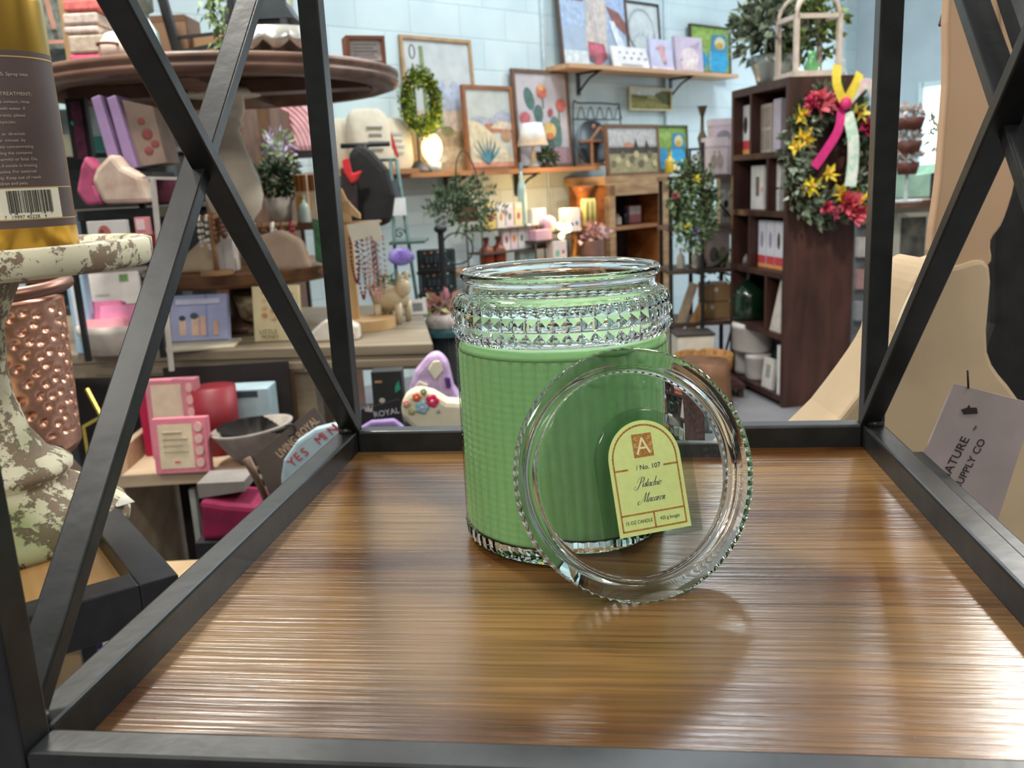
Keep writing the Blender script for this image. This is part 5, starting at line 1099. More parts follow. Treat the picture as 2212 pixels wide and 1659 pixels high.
p = tt(320, .2); t_ = thing('teal_bottle', 'frosted teal glass bottle on the left of the round tabletop', 'bottle', p, CY); MB().lathe([(0, 0), (.042, 0), (.044, .02), (.036, .09), (.02, .12), (.019, .135), (.032, .14), (.034, .2), (.034, .25), (0, .25)], mat('#8fa9a4', .15, 0, .15, 10, coat=1), seg=24).build('bottle_body', t_)
p = tt(190, .12); t_ = thing('sock_stack', 'pile of folded pink, red and grey fuzzy socks on the left of the tabletop', 'socks', p, CY)
hh = 0
for k, (hx, h_) in enumerate((('#e0577c', .035), ('#b8ab9c', .045), ('#cfc2ba', .02), ('#c9bbb2', .03), ('#d4736f', .03), ('#d89aa2', .025), ('#d2605f', .04))):
    MB().box((.004 * sin(k * 2), .05, hh + h_ / 2), (.085, .1, h_ - .002), mat(hx, .95, 0, .2, 60, .6)).build('folded_sock', t_, .006); hh += h_
p = tt(158, .2); boxy('tall tan cardboard box standing behind the pink socks', p, .04, .08, .20, CY - .5, '#b3946b', (), 'box', 'tan_box')
p = tt(242, .12); t_ = thing('white_figure', 'white fuzzy slipper beside the sock pile', 'slipper', p, CY); MB().ell((0, .05, .045), (.05, .06, .045), mat('#d9cbbf', .9, 0, .1, 50, .5), 16, 10).build('slipper_body', t_); MB().lathe([(.02, 0), (.026, 0), (.026, .006), (.02, .006)], mat('#6b4630', .8), seg=16, c=(.0, -.005, .05), close=True).build('opening', t_)
p = tt(358, .35); boxy('brown wooden crate at the back of the round tabletop', p, .14, .12, .16, CY, '#7a5f47', [('#5f4834', R4(0, .9, 1, 1)), ('#6a523d', R4(.75, 0, .8, .9))], 'crate', 'wood_crate')
p = tt(460, .38); boxy('tan wooden crate behind the black slanted stand', p, .12, .12, .11, CY, '#8d7050', (), 'crate', 'wood_crate')
p = tt(425, .28); t_ = thing('slanted_stand', 'black metal slanted stand with rungs on the round tabletop', 'stand', p, CY); mb = MB()
mb.bar((-.035, 0, .002), (-.075, .0, .24), .02, .022, BLK2); mb.bar((.10, .02, .002), (.10, .02, .26), .014, .014, BLK2); mb.bar((-.04, .01, .055), (.10, .02, .075), .01, .01, BLK2); mb.bar((-.045, .01, .09), (.10, .02, .10), .008, .008, BLK2); mb.build('stand_frame', t_)
p = tt(480, .2); t_ = thing('trailing_vine', 'trailing pale green vine hanging in front of the crates', 'plant', p, CY); random.seed(9); mb = MB()
for k in range(220):
    z = random.uniform(.01, .26); mb.leaf((random.gauss(0, .012) + .01 * sin(z * 30), random.gauss(0, .012), z), (random.gauss(0, 1), random.gauss(0, 1), -1), .022, .012, mat(random.choice(['#6e8b57', '#8da572', '#55703f']), .7))
mb.build('vine_leaves', t_)
p = tt(578, .42); t_ = thing('dark_lantern', 'black roofed lantern standing behind the cake stand', 'lantern', p, CY); mb = MB()
mb.prism([(-.10, .14), (.10, .14), (.07, .19), (-.02, .24), (-.07, .19)], -.06, .06, mat('#353c42', .5, .3)); mb.build('roof', t_); MB().box((-.0, 0, .07), (.13, .1, .139), mat('#15171c', .4)).build('lantern_body', t_); MB().box((.07, -.05, .15), (.018, .018, .3), mat('#2c3034', .5)).build('corner_post', t_)
# ---- things on the lower tier
ZLt = DKZ + zl_ + .0008
def lt(px, back=0.): p = P(px, 590, 2.24 + back); p.z = ZLt; return p
CRE = mat('#cdbb9c', .85, 0, .08, 20)
p = lt(428, .03); t_ = thing('cream_pouch', 'cream fabric pouch slumped on the lower tier', 'pouch', p, CY); MB().prism([(-.06, 0), (.07, 0), (.075, .03), (.055, .075), (.02, .085), (-.05, .03)], 0, .05, CRE).build('pouch_body', t_, .008)
p = lt(487, .02); boxy('clear white plastic bracelet box on the lower tier', p, .055, .05, .085, CY, '#cfcbc8', [('#bfb5ae', R4(.5, 0, .56, 1))], 'box', 'display_box', r=.25)
def tbar(label, px0, px1, ytop, d, items, lab2, grp, zb=None, ht=None):
    a = P(px0, ytop, d); b = P(px1, ytop, d); w_ = (b - a).length; zb = ZLt if zb is None else zb; c = (a + b) / 2
    t_ = thing('jewelry_bar', label, 'jewelry stand', (c.x, c.y, zb), CY); h_ = c.z - zb
    mb = MB(); mb.tube([(-w_ / 2, 0, h_), (w_ / 2, 0, h_)], .007, mat('#8a6a48', .6), 8); mb.tube([(0, 0, 0), (0, 0, h_)], .007, mat('#8a6a48', .6), 8); mb.cyl((0, 0, 0), .04, .01, mat('#8a6a48', .6)); mb.build('t_bar', t_)
    n = len(items)
    for k, (hx, len_, r_) in enumerate(items):
        x = -w_ / 2 + w_ * (k + .5) / n; mb = MB(); m1 = mat(hx, .35, .4 if hx in ('#b58a2e', '#c9a24a') else 0, .3, 60)
        for j in range(14):
            a_ = 2 * pi * j / 14; mb.ell((0, .012 * cos(a_), -len_ / 2 + .004 + len_ / 2 * sin(a_)), (r_, r_, r_ * 1.1), m1, 8, 6)
        pc = c + Vector((cos(CY), sin(CY), 0)) * x + Vector((0, 0, 0))
        t2 = mb.build('bead_strand'); tag(t2, '%s, %s on the bar' % (lab2 % {'#b58a2e': 'gold', '#c9a24a': 'yellow gold', '#d8cfc0': 'pearl white', '#7a5236': 'brown', '#8f2638': 'dark red', '#b9a08a': 'taupe', '#c98a8a': 'pink', '#5a3a2c': 'dark brown', '#e3ddd3': 'white', '#6d1f24': 'wine red'}.get(hx, 'mixed'),
            ('first from the left', 'second from the left', 'third from the left', 'fourth from the left', 'fifth from the left', 'sixth from the left', 'seventh from the left', 'eighth from the left')[k]), 'necklace', grp, loc=pc, rz=CY)
    return t_
tbar('wood bar stand hung with gold and amber bead strands over the lower tier', 498, 640, 488, 2.3, [('#c9a24a', .055, .005), ('#b58a2e', .07, .006), ('#d8cfc0', .05, .005), ('#7a5236', .055, .005), ('#e3ddd3', .035, .006), ('#7a5236', .05, .005), ('#8f2638', .06, .006)], '%s bead strand', 'bead strands on the wood bar')
tbar('low wood bar hung with white and brown bead strands near the brace crossing', 422, 488, 470, 2.16, [('#e3ddd3', .07, .005), ('#d8cfc0', .08, .005), ('#7a5236', .06, .007), ('#5a3a2c', .05, .007)], '%s short bead strand', 'short bead strands beside the brace crossing')
p = lt(612, .0); t_ = thing('taupe_cushion', 'taupe cloth jewelry cushion below the bead strands', 'cushion', p, CY); MB().prism([(-.07, 0), (.07, 0), (.05, .07), (.0, .10), (-.06, .085)], 0, .05, mat('#a58f7b', .9, 0, .1, 20)).build('cushion_body', t_, .01)
# ---- things on the dresser
p, w, h = stand_rect(176, 700, 335, 762); t_ = thing('white_trough', 'long white ceramic trough filled with pink wrapped gifts', 'trough', p, CY)
MB().lathe([(0, 0), (w * .38, 0), (w * .5, h * .75), (w * .5, h), (w * .47, h), (w * .36, h * .3), (0, h * .3)], mat('#c9c2b8', .7, 0, .1, 30, .3), seg=28, M=Matrix.Diagonal((1, .6, 1, 1))).build('trough_body', t_)
pz = p.z + h * .55
for k, (px, py, hx, w_, h_, r_) in enumerate(((215, 700, '#dd7fa9', .09, .09, .3), (262, 705, '#e08db3', .10, .08, -.15), (235, 715, '#e9a3b0', .11, .05, .05))):
    q = P(px, py, dep(p)); q.z = pz; boxy('bright pink wrapped gift in the white trough, ' + ('back left', 'back right', 'front')[k], q + Vector((0, .01 - .02 * k, 0)), w_, .03, h_, CY, '%s' % hx, [('#efc0d0', R4(.1, .1, .9, .2))], 'gift', 'wrapped_gift', 'pink gifts in the trough', tilt=-.3)
p, w, h = stand_rect(196, 600, 330, 715); p2 = P(255, 700, dep(p) + .25); p2.z = DKZ + .0005
boxy('white marbled gift box tilted behind the pink gifts', p2, .15, .06, .16, CY + .3, '#cdc8c4', [('#a9a5a6', R4(.1, .5, .4, .55)), ('#6d2f44', R4(.6, .05, .95, .3)), ('#5f8a4d', R4(.62, .8, .8, .95))], 'gift box', 'gift_box', tilt=-.4)
q = G(430, 757, DKZ + .0005); t_ = thing('white_dish', 'flat pale rectangular dish under the lilac card box', 'dish', q, CY + .12); m_ = md(q); MB().box((0, .05, .004), (150 * m_, .11, .008), mat('#c9c2a8', .4)).build('dish_body', t_, .002)
p, w, h = stand_rect(368, 645, 492, 745); p.z += .009
boxy('lilac blue boxed card set with small peach bottles, standing on the pale dish', p + Vector((0, .01, 0)), w, .02, h, CY, '#aab2d8', [('#8f99cc', R4(.62, .05, .66, 1)), ('#e3c3ae', R4(.14, .12, .26, .46)), ('#3b4657', E(.2, .5, .06, .06)), ('#e3c3ae', R4(.36, .1, .5, .5)), ('#e6b9a0', R4(.52, .1, .62, .52)), ('#e3b3a0', R4(.76, .1, .84, .42)), ('#44505f', E(.42, .54, .07, .07)), ('#cdd2ea', R4(.1, .8, .9, .92))], 'box', 'card_box', tilt=-.22)
p, w, h = stand_rect(478, 645, 560, 735); p += Vector((0, .12, 0)); t_ = thing('carved_bowl', 'carved taupe openwork bowl on a small foot under the lower tier', 'bowl', p, CY)
MB().lathe([(0, 0), (w * .3, 0), (w * .3, .008), (w * .06, .02), (w * .08, h * .25), (w * .42, h * .4), (w * .56, h * .98), (w * .53, h * .98), (w * .38, h * .42), (0, h * .35)], mat('#6f6248', .8, 0, .5, 45, .6, hx2='#b3a585'), seg=32).build('bowl_body', t_)
p, w, h = stand_rect(549, 618, 652, 737)
t_ = boxy('cream greeting card reading little money with orange dots, between carved bowl and post', p, w, .012, h, CY - .1, '#ddd0a6', [('#cf8a4f' if k % 3 == 0 else '#dcbc8d', E(.25 + .2 * (k % 4), .9 - .14 * (k // 4) - .05 * (k % 2), .05, .04, 10)) for k in range(16)], 'card', 'greeting_card', tilt=-.14)
text('card_print', 'LITTLE', .016, mat('#5a4d3a', .7), t_, Matrix.Translation((-w * .34, -.016, h * .14)) @ XZ); text('card_print', 'MONEY', .013, mat('#5a4d3a', .7), t_, Matrix.Translation((-w * .30, -.016, h * .055)) @ XZ)
p, w, h = stand_rect(652, 688, 775, 738); t_ = thing('floral_pouch', 'white canvas pouch with blue and pink blossoms on the dresser edge', 'pouch', p, CY)
MB().prism([(-w / 2, 0), (w / 2, 0), (w / 2, h * .6), (w * .2, h), (-w * .1, h * .9), (-w * .4, h * .3)], 0, .05, mat('#d9d3c8', .8)).build('pouch_body', t_, .006)
MB().prism([(w * .25, h * .5), (w * .32, h * .7), (w * .4, h * .5), (w * .32, h * .3)], -.002, .0, mat('#8fa5d0', .7)).build('blue_blossom', t_); MB().prism([(w * .3, h * .25), (w * .36, h * .4), (w * .44, h * .25), (w * .36, h * .1)], -.002, .0, mat('#d8407c', .7)).build('pink_blossom', t_)
# necklace tower
p = dk_(790, 712); m_ = md(p); t_ = thing('necklace_tower', 'tall light wood post on a round base holding necklaces and a torn paper sign', 'jewelry stand', p, CY); LWD = wood('#b28e5e', '#d3b182', 20, 20, 3, .5, .15)
MB().cyl((0, .03, 0), 62 * m_, 22 * m_, LWD, 40).build('round_base', t_)
MB().box((-30 * m_, .03, 22 * m_ + 125 * m_), (30 * m_, .02, 250 * m_), LWD).build('upright', t_); MB().prism([(-48 * m_, 258 * m_), (5 * m_, 235 * m_), (5 * m_, 245 * m_), (-20 * m_, 275 * m_), (-30 * m_, 300 * m_), (-48 * m_, 300 * m_)], .02, .04, LWD).build('carved_top', t_)
MB().prism([(-20 * m_, 225 * m_), (48 * m_, 232 * m_), (52 * m_, 190 * m_), (36 * m_, 187 * m_), (30 * m_, 200 * m_), (-12 * m_, 188 * m_)], -.012, -.009, mat('#d9d5c2', .85, 0, .05, 20)).build('paper_sign', t_)
MB().tube([(-30 * m_, .02, 228 * m_), (52 * m_, -.006, 228 * m_)], .004, LWD, 8).build('cross_bar', t_)
base = p
for k, (hx, nm, ln) in enumerate((('#6d1f24', 'wine red', 95), ('#8d3a34', 'rust red', 130), ('#b9a08a', 'taupe', 110), ('#c9a0a0', 'pale pink', 125), ('#d59a9a', 'rose pink', 135), ('#a98f86', 'beige', 120))):
    mb = MB(); m1 = mat(hx, .4, 0, .25, 60); L_ = ln * m_; wd = 7 * m_
    pts = spline([(-wd, 0, 0), (-wd * 1.1, 0, -L_ * .6), (0, 0, -L_), (wd * 1.1, 0, -L_ * .6), (wd, 0, 0)], 7)
    for q in pts: mb.ell(q, (.0035, .0035, .0045), m1, 7, 5)
    o_ = mb.build('necklace'); tag(o_, nm + ' beaded necklace hanging from the wood post stand', 'necklace', 'necklaces on the wood post', loc=base + Vector((cos(CY) * (-8 + k * 11) * m_, sin(CY) * (-8 + k * 11) * m_ - .006, 198 * m_)), rz=CY)
p = dk_(782, 700) + Vector((0, .16, 0)); m_ = md(p); boxy('white tag shaped frame with a hole behind the animal planter', p + Vector((0, 0, 60 * m_)), 30 * m_, .01, 75 * m_, CY, '#cfd4d8', [('#4a4a4e', E(.75, .4, .12, .06))], 'ornament', 'white_ornament', tilt=-.15) if False else None
p = dk_(845, 700); m_ = md(p); t_ = thing('animal_planter', 'cream ceramic long legged animal planter with a green succulent', 'planter', p, CY); CER = mat('#cfc0a0', .35, 0, .12, 30, .1)
mb = MB(); mb.ell((0, .03, 55 * m_), (42 * m_, 30 * m_, 30 * m_), CER, 20, 12); mb.ell((32 * m_, .0, 78 * m_), (17 * m_, 15 * m_, 20 * m_), CER, 14, 10); mb.ell((40 * m_, 0, 100 * m_), (6 * m_, 5 * m_, 14 * m_), CER, 10, 8); mb.ell((26 * m_, 0, 98 * m_), (5 * m_, 5 * m_, 12 * m_), CER, 10, 8); mb.build('animal_body', t_)
for x, y in ((-26, 0), (-16, .05), (18, 0), (34, .05)): MB().lathe([(0, 0), (6 * m_, 0), (9 * m_, 45 * m_), (0, 45 * m_)], CER, seg=12, c=(x * m_, y, 0)).build('leg', t_)
mb = MB(); foliage(mb, (-8 * m_, .03, 88 * m_), (22 * m_, 20 * m_, 12 * m_), 70, .025, ['#7f9377', '#9aaa86', '#5f7758']); mb.build('succulent', t_)
p = dk_(812, 690) + Vector((0, .09, 0)); m_ = md(p); t_ = thing('second_animal_planter', 'smaller tan animal planter behind the cream one', 'planter', p, CY); CE2 = mat('#a88c62', .4, 0, .2, 30)
mb = MB(); mb.ell((0, .0, 50 * m_), (28 * m_, 22 * m_, 24 * m_), CE2, 18, 12); mb.build('animal_body', t_)
for x in (-14, 14): MB().lathe([(0, 0), (6 * m_, 0), (8 * m_, 36 * m_), (0, 36 * m_)], CE2, seg=12, c=(x * m_, 0, 0)).build('leg', t_)
p = dk_(902, 680); m_ = md(p); boxy('white price tag holder lying on the dresser corner', p, 44 * m_, .03, 36 * m_, CY + .2, '#dadad6', [('#7a7f80', R4(.3, .2, .8, .75))], 'price tag', 'price_tag', tilt=-.5)
# tan purse strap rack piece between card and post
p = dk_(690, 728) + Vector((0, .1, 0)); m_ = md(p); t_ = thing('scarf_bundle', 'bundle of green, white and rust hanging scarves left of the wood post', 'scarves', p, CY)
for k, (x, hx, top, bot) in enumerate(((-12, '#3f6b4c', 235, 150), (2, '#d3d0c2', 262, 120), (14, '#4f7d5c', 250, 100), (6, '#8a3f2a', 190, 15), (18, '#b5946a', 190, 8))):
    MB().prism([((x - 8) * m_, bot * m_), ((x + 8) * m_, (bot - 6) * m_), ((x + 9) * m_, top * m_), ((x - 7) * m_, (top + 4) * m_)], .01 * k, .01 * k + .008, mat(hx, .9, 0, .3, 50, .3)).build('scarf', t_, .002)
MB().cyl((4 * m_, .03, 0), 4 * m_, 262 * m_, mat('#3a2e28', .6), 10).build('stand_rod', t_)
# pot on a wood shelf behind
zsh = P(640, 482, 3.1).z; q = P(630, 482, 3.1); sh = thing('back_shelf', 'narrow brown wood shelf board behind the bead strands with a white plant pot', 'shelf', (q.x, q.y, 0), CY); OD = wood('#4a2f20', '#704c36', 3, 20, 20, .5, .2)
MB().box((0, .1, zsh - .012), (.34, .26, .024), OD).build('board', sh); MB().box((-.155, .12, zsh * .5 + .22), (.03, .22, zsh + .42), OD).build('side_panel', sh); MB().box((.15, .12, (zsh - .024) / 2), (.03, .22, zsh - .024), OD).build('side_panel', sh)
q = P(608, 482, 3.12); q.z = zsh + .0005; t_ = thing('plant_pot', 'white ribbed pot with a dark green bush on the brown back shelf', 'potted plant', q, CY); m_ = md(q)
MB().lathe([(0, 0), (22 * m_, 0), (30 * m_, 55 * m_), (28 * m_, 55 * m_), (0, 40 * m_)], mat('#bdb6ac', .7, 0, .06), seg=28).build('pot', t_)
mb = MB(); foliage(mb, (-.0, 0, 92 * m_), (52 * m_, 40 * m_, 42 * m_), 420, .035, ['#25351d', '#33482a', '#42593a'], w=.35); mb.build('foliage', t_)
q = P(600, 330, 3.35); t_ = thing('lavender_spray', 'pale green and lavender flower spray above the dark bush', 'flowers', (q.x, q.y, zsh + .0005), CY); mb = MB(); m_ = md(q); zc_ = P(615, 330, 3.35).z - zsh
for k in range(7): mb.tube([(0, 0, 0), ((k - 3) * .02, 0, zc_ + .04 * sin(k * 2))], .002, mat('#6d8a5c', .8), 5)
foliage(mb, (0, 0, zc_ - .02), (.07, .04, .11), 180, .04, ['#8fae7c', '#a9c19a', '#a89ac0', '#b5abc9', '#7d9a6a'], w=.35); mb.build('sprays', t_)
for k, (px, hx, nm) in enumerate(((646, '#a3672c', 'amber striped tumbler'), (664, '#8a5222', 'dark amber striped tumbler'), (660, '#b5c9c2', 'pale green bottle'))):
    q = P(px, 482, 3.05 + .02 * k); q.z = zsh + .0005 + (.105 if k < 2 else 0); bottle(nm + ' on the brown back shelf', q, .017, .07 if k < 2 else .095, hx, '#c9b28a') if k == 2 else None
    if k < 2:
        q.z = zsh + .0005; bx = boxy(nm + ' on a printed box on the brown back shelf', q + Vector((0, .05, 0)), .045, .04, .165, CY, '#cbbfae', [('#d9a53a', R4(.1, .25, .6, .6)), (hx, R4(0, .66, 1, 1)), ('#4f2a12', R4(.2, .66, .3, 1)), ('#4f2a12', R4(.6, .66, .7, 1))], 'box', 'printed_box')

# ---- pink pinstripe pillow, quote pillows, hanging clothes, teal etagere
q = P(628, 330, 4.0); zq = q.z; t_ = thing('striped_pillow', 'pink and white pinstripe pillow with a red corner under the round tabletop', 'pillow', q, CY); m_ = md(q); MB().box((0, .03, 62 * m_), (125 * m_, .07, 125 * m_), mat('#e3ccd2', .9)).build('pillow_body', t_, .03)
mb = MB()
for k in range(13):
    r0 = (22 + k * 9) * m_; pts = [(-60 * m_ + r0 * cos(a), -.008, r0 * sin(a) + 2 * m_) for a in [pi * .5 * j / 12 for j in range(13)]]; pts = [p_ for p_ in pts if p_[0] < 58 * m_ and p_[2] < 120 * m_]
    if len(pts) > 2: mb.tube(pts, 1.6 * m_, mat('#d2707f', .8), 6)
mb.build('stripes', t_); MB().prism([(-60 * m_, 124 * m_), (-32 * m_, 124 * m_), (-28 * m_, 95 * m_), (-60 * m_, 100 * m_)], -.014, -.002, mat('#c01f47', .8)).build('red_corner', t_)
pst = thing('pillow_rack', 'dark backing shelf the pinstripe pillow stands on', 'shelf', (q.x, q.y, 0), CY); MB().box((0, .05, zq - .012), (.3, .16, .022), BLK2).build('board', pst); MB().box((0, .05, (zq - .023) / 2), (.03, .03, zq - .023), BLK2).build('post', pst)
PIL = mat('#c9c0ac', .9, 0, .07, 20); PT = mat('#7b756a', .8)
for k, (x0, y0, x1, y1, off, rt_, nm) in enumerate(((735, 262, 812, 362, .17, -.12, 'left cream pillow with faint lettering, leaning on the block wall'), (782, 243, 845, 365, .28, .08, 'front cream pillow with dark lettering in the middle of three'), (835, 262, 880, 365, .20, 0, 'right cream pillow with a small grey drawing behind the red rod'))):
    L, w, h = WR(x0, y0, x1, y1, off); w = max(w, .22); t_ = thing('quote_pillow', nm, 'pillow', L, WY, 'cream pillows with lettering', -.1)
    mb = MB(); mb.ell((0, .03, h / 2), (w * .62, .05, h * .58), PIL, 24, 16, fn=lambda d: min(1 / max(abs(d.x), 1e-3), 1 / max(abs(d.z), 1e-3), 1.25)); mb.build('pillow_body', t_)
    mb = MB()
    for j in range(4): mb.box((0, -.035, h * (.72 - .13 * j)), (w * (.5 - .1 * (j % 2)), .002, h * .045), PT if k != 2 else mat('#9aa3a5', .8))
    mb.build('lettering', t_)
L, w, h = WR(735, 362, 885, 372, .34); t_ = thing('pillow_ledge', 'narrow pale ledge under the three cream pillows', 'shelf', L, WY); MB().box((0, .14, .0), (w + .15, .30, .03), OAK).build('board', t_)
q = P(795, 480, 3.55); zc1 = P(795, 312, 3.55).z; ck = thing('garment_rack', 'black garment rack holding the dark coats', 'rack', (q.x, q.y, 0), CY); mb = MB()
mb.tube([(0, .1, 0), (0, .1, zc1)], .012, BLK2, 8); mb.tube([(-.1, .1, zc1), (.1, .1, zc1)], .01, BLK2, 8); mb.cyl((0, .1, 0), .2, .015, BLK2, 24); mb.build('rack_frame', ck)
def garment(label, pts, d, hx, th, folds=True):
    x_ = sum(p[0] for p in pts) / len(pts); y_ = max(p[1] for p in pts); o = P(x_, y_, d); nrm = Vector((-sin(CY), cos(CY), 0)); ux = Vector((cos(CY), sin(CY), 0)); q_ = []
    for x, y in pts:
        r = ray(x, y); t1 = (o - CP).dot(nrm) / r.dot(nrm); w_ = CP + r * t1 - o; q_.append((w_.dot(ux), w_.z))
    t_ = thing('hanging_garment', label, 'clothing', o, CY); MB().prism(q_, 0, th, mat(hx, .85, 0, .35, 14, .5)).build('cloth', t_, th * .3); return t_
garment('black coat with wide sleeve hanging on the garment rack', [(750, 330), (772, 308), (800, 325), (835, 365), (850, 420), (842, 485), (800, 492), (765, 490), (755, 420)], 3.3, '#1a1a1b', .09)
garment('red shirt with a pointed hem showing between the dark coats', [(738, 345), (752, 340), (760, 375), (782, 368), (770, 392), (758, 398), (742, 372)], 3.2, '#c02a2f', .02)
garment('dark green and maroon garment at the left of the rack', [(735, 360), (748, 365), (770, 400), (772, 480), (735, 482)], 3.24, '#2c2224', .03)
garment('red pointed pennant on a rod beside the quote pillows', [(843, 285), (850, 300), (862, 338), (858, 342), (846, 318)], 3.9, '#b83238', .008)
q = P(893, 700, 3.9); eg = thing('teal_etagere', 'teal green wrought iron etagere with scrolls right of the coats', 'etagere', (q.x, q.y, 0), CY); TEA = mat('#4b6663', .5, .4, .2, 20)
zt_ = P(893, 345, 3.9).z; mm = 3.9 / F; mb = MB()
for sx, ex in ((-22, -30), (-10, 28)):
    mb.tube([(sx * mm, 0, zt_), (ex * mm * 1.4, 0, .0)], .008, TEA, 7)
mb.tube([(-45 * mm, .0, zt_), (-10 * mm, 0, zt_)], .007, TEA, 6)
for z in (zt_ - .35, zt_ - .75): mb.box((0, .1, z), (75 * mm, .25, .012), TEA)
for k in range(4):
    zc = zt_ - .12 - .19 * k; mb.tube([(8 * mm * k * .4 - 18 * mm + (1 - j / 20) * 12 * mm * cos(j * .5), 0, zc + (1 - j / 20) * 12 * mm * sin(j * .5)) for j in range(20)], .004, TEA, 6)
mb.build('iron_frame', eg)
q = P(858, 430, 3.75); boxy('blank white price card clipped on the teal etagere', Vector((q.x, q.y, P(858, 466, 3.75).z)), 34 * mm, .004, 36 * mm, CY, '#d3dade', (), 'price card', 'price_card')
q = P(852, 430, 3.76); boxy('dark blue grey cloth tag above the white price card', Vector((q.x, q.y, P(852, 428, 3.76).z)), 20 * mm, .004, 36 * mm, CY, '#46525c', (), 'tag', 'cloth_tag')
q = P(868, 573, 3.82); m_ = 3.82 / F; t_ = thing('purple_geode', 'purple blue agate slice at the right end of the necklaces', 'geode', q, CY); MB().ell((0, 0, 18 * m_), (28 * m_, .012, 19 * m_), mat('#7a68c4', .35, 0, .5, 25, hx2='#a99be0'), 22, 12, fn=lambda d: 1 + .15 * noise.noise(d * 2.5)).build('slice', t_)
# spinner of dark floral tins, its pole, and a fur topped drum stool
q = P(962, 660, 4.0); m_ = 4.0 / F; zt_ = P(962, 492, 4.0).z; t_ = thing('floor_spinner', 'black pole spinner in front of the dark floral tins', 'spinner', (q.x, q.y, 0), CY); mb = MB(); mb.cyl((0, 0, 0), .014, zt_, BLK2, 10); mb.cyl((0, 0, 0), .2, .015, BLK2, 24); mb.ell((0, 0, zt_), (.03, .03, .02), BLK2)
mb.tube([(.07 + .07 * cos(a), 0, zt_ - .09 + .07 * sin(a)) for a in [2 * pi * k / 20 for k in range(20)]], .004, BLK2, 6, True); mb.build('pole', t_)
for k in range(2):
    yb = (583, 632)[k]; q2 = P(943 + 6 * k, yb, 4.12); w_, h_ = 76 * 4.12 / F, 44 * 4.12 / F
    dots = [(('#b57a4a', '#a9707c', '#8fa3a0')[j % 3], E(.1 + .8 * (j * .37 % 1), (.85 if j % 2 else .2) + .04 * (j % 3), .03, .05, 8)) for j in range(10)] + [('#3f4a52', R4(.2 + .13 * j, .35, .29 + .13 * j, .65)) for j in range(5)]
    boxy('dark floral gift tin with orange blossoms, %s of the two beside the etagere' % ('upper', 'lower')[k], q2, w_, .05, h_, CY, '#1e3034', dots, 'tin', 'floral_tin', 'dark floral tins')
q2 = P(945, 640, 4.12); t_ = thing('tin_rack', 'slim dark rack holding the floral tins', 'rack', (q2.x, q2.y, 0), CY); mb = MB()
for yb in (584, 634): mb.box((0, .05, P(945, yb, 4.12).z - .008), (.18, .1, .012), BLK2)
for x in (-.085, .085): mb.box((x, .07, P(945, 540, 4.12).z / 2), (.01, .01, P(945, 540, 4.12).z), BLK2)
mb.build('rack_frame', t_)
q = P(968, 700, 2.9); m_ = 2.9 / F; zz = P(968, 690, 2.9).z; t_ = thing('drum_stool', 'round stool with white fur and teal band over a black pleated skirt', 'stool', (q.x, q.y, 0), CY); rr_ = 46 * m_
MB().lathe([(0, 0), (rr_ * .8, 0), (rr_ * .85, zz - .05), (0, zz - .05)], mat('#1e2226', .8, 0, .4, 30), seg=72, fn=lambda r, z, a: r * (1 + .05 * sin(a * 24))).build('pleated_skirt', t_)
MB().lathe([(0, zz - .05), (rr_, zz - .05), (rr_ * 1.02, zz - .02), (0, zz - .02)], mat('#4d8187', .6, 0, .4, 30), seg=36).build('teal_band', t_); MB().lathe([(0, zz - .02), (rr_ * 1.05, zz - .02), (rr_ * 1.07, zz), (rr_ * .9, zz + .02), (0, zz + .025)], mat('#cfc9c4', .95, 0, .2, 60, .8), seg=36).build('fur_top', t_)
mb = MB(); foliage(mb, (0, 0, .02), (rr_ * .8, rr_ * .6, .03), 60, .05, ['#b59a94', '#c98f9a', '#8a5a4a', '#b8b77a'], w=.8); t2 = mb.build('petal_bowl'); tag(t2, 'mixed pink and green wrapped candies on the fur topped stool', 'candies', loc=(q.x, q.y, zz + .022), rz=CY)

# ================================================================ UNDER THE DRESSER: CREAM SHELF AND GOODS
q = P(430, 1010, 1.95); zs5 = P(430, 1012, 1.9).z; uc = thing('cream_shelf', 'cream wood shelf with an upright left side under the grey dresser', 'shelf', (q.x, q.y, 0), CY + .05); CW = wood('#a9937a', '#c9b497', 3, 20, 20, .6, .1)
m_ = 1.9 / F
MB().box((20 * m_, .10, zs5 - .012), (330 * m_, .34, .030), CW).build('shelf_board', uc, .003); MB().box((-150 * m_, .10, zs5 / 2 + .03), (18 * m_, .34, zs5 + .05), CW).build('side_panel', uc, .003)
MB().box((20 * m_, .24, zs5 * .6 + .0), (300 * m_, .012, zs5 * 1.3), mat('#241f1f', .9)).build('back_panel', uc)
MB().box((-10 * m_, -.03, zs5 * .5 - .02), (12 * m_, .02, zs5 - .06), mat('#9a9c96', .6)).build('front_post', uc)
def us(px, py, d, back=0): p = P(px, py, d + back); p.z = zs5 + .0035; return p
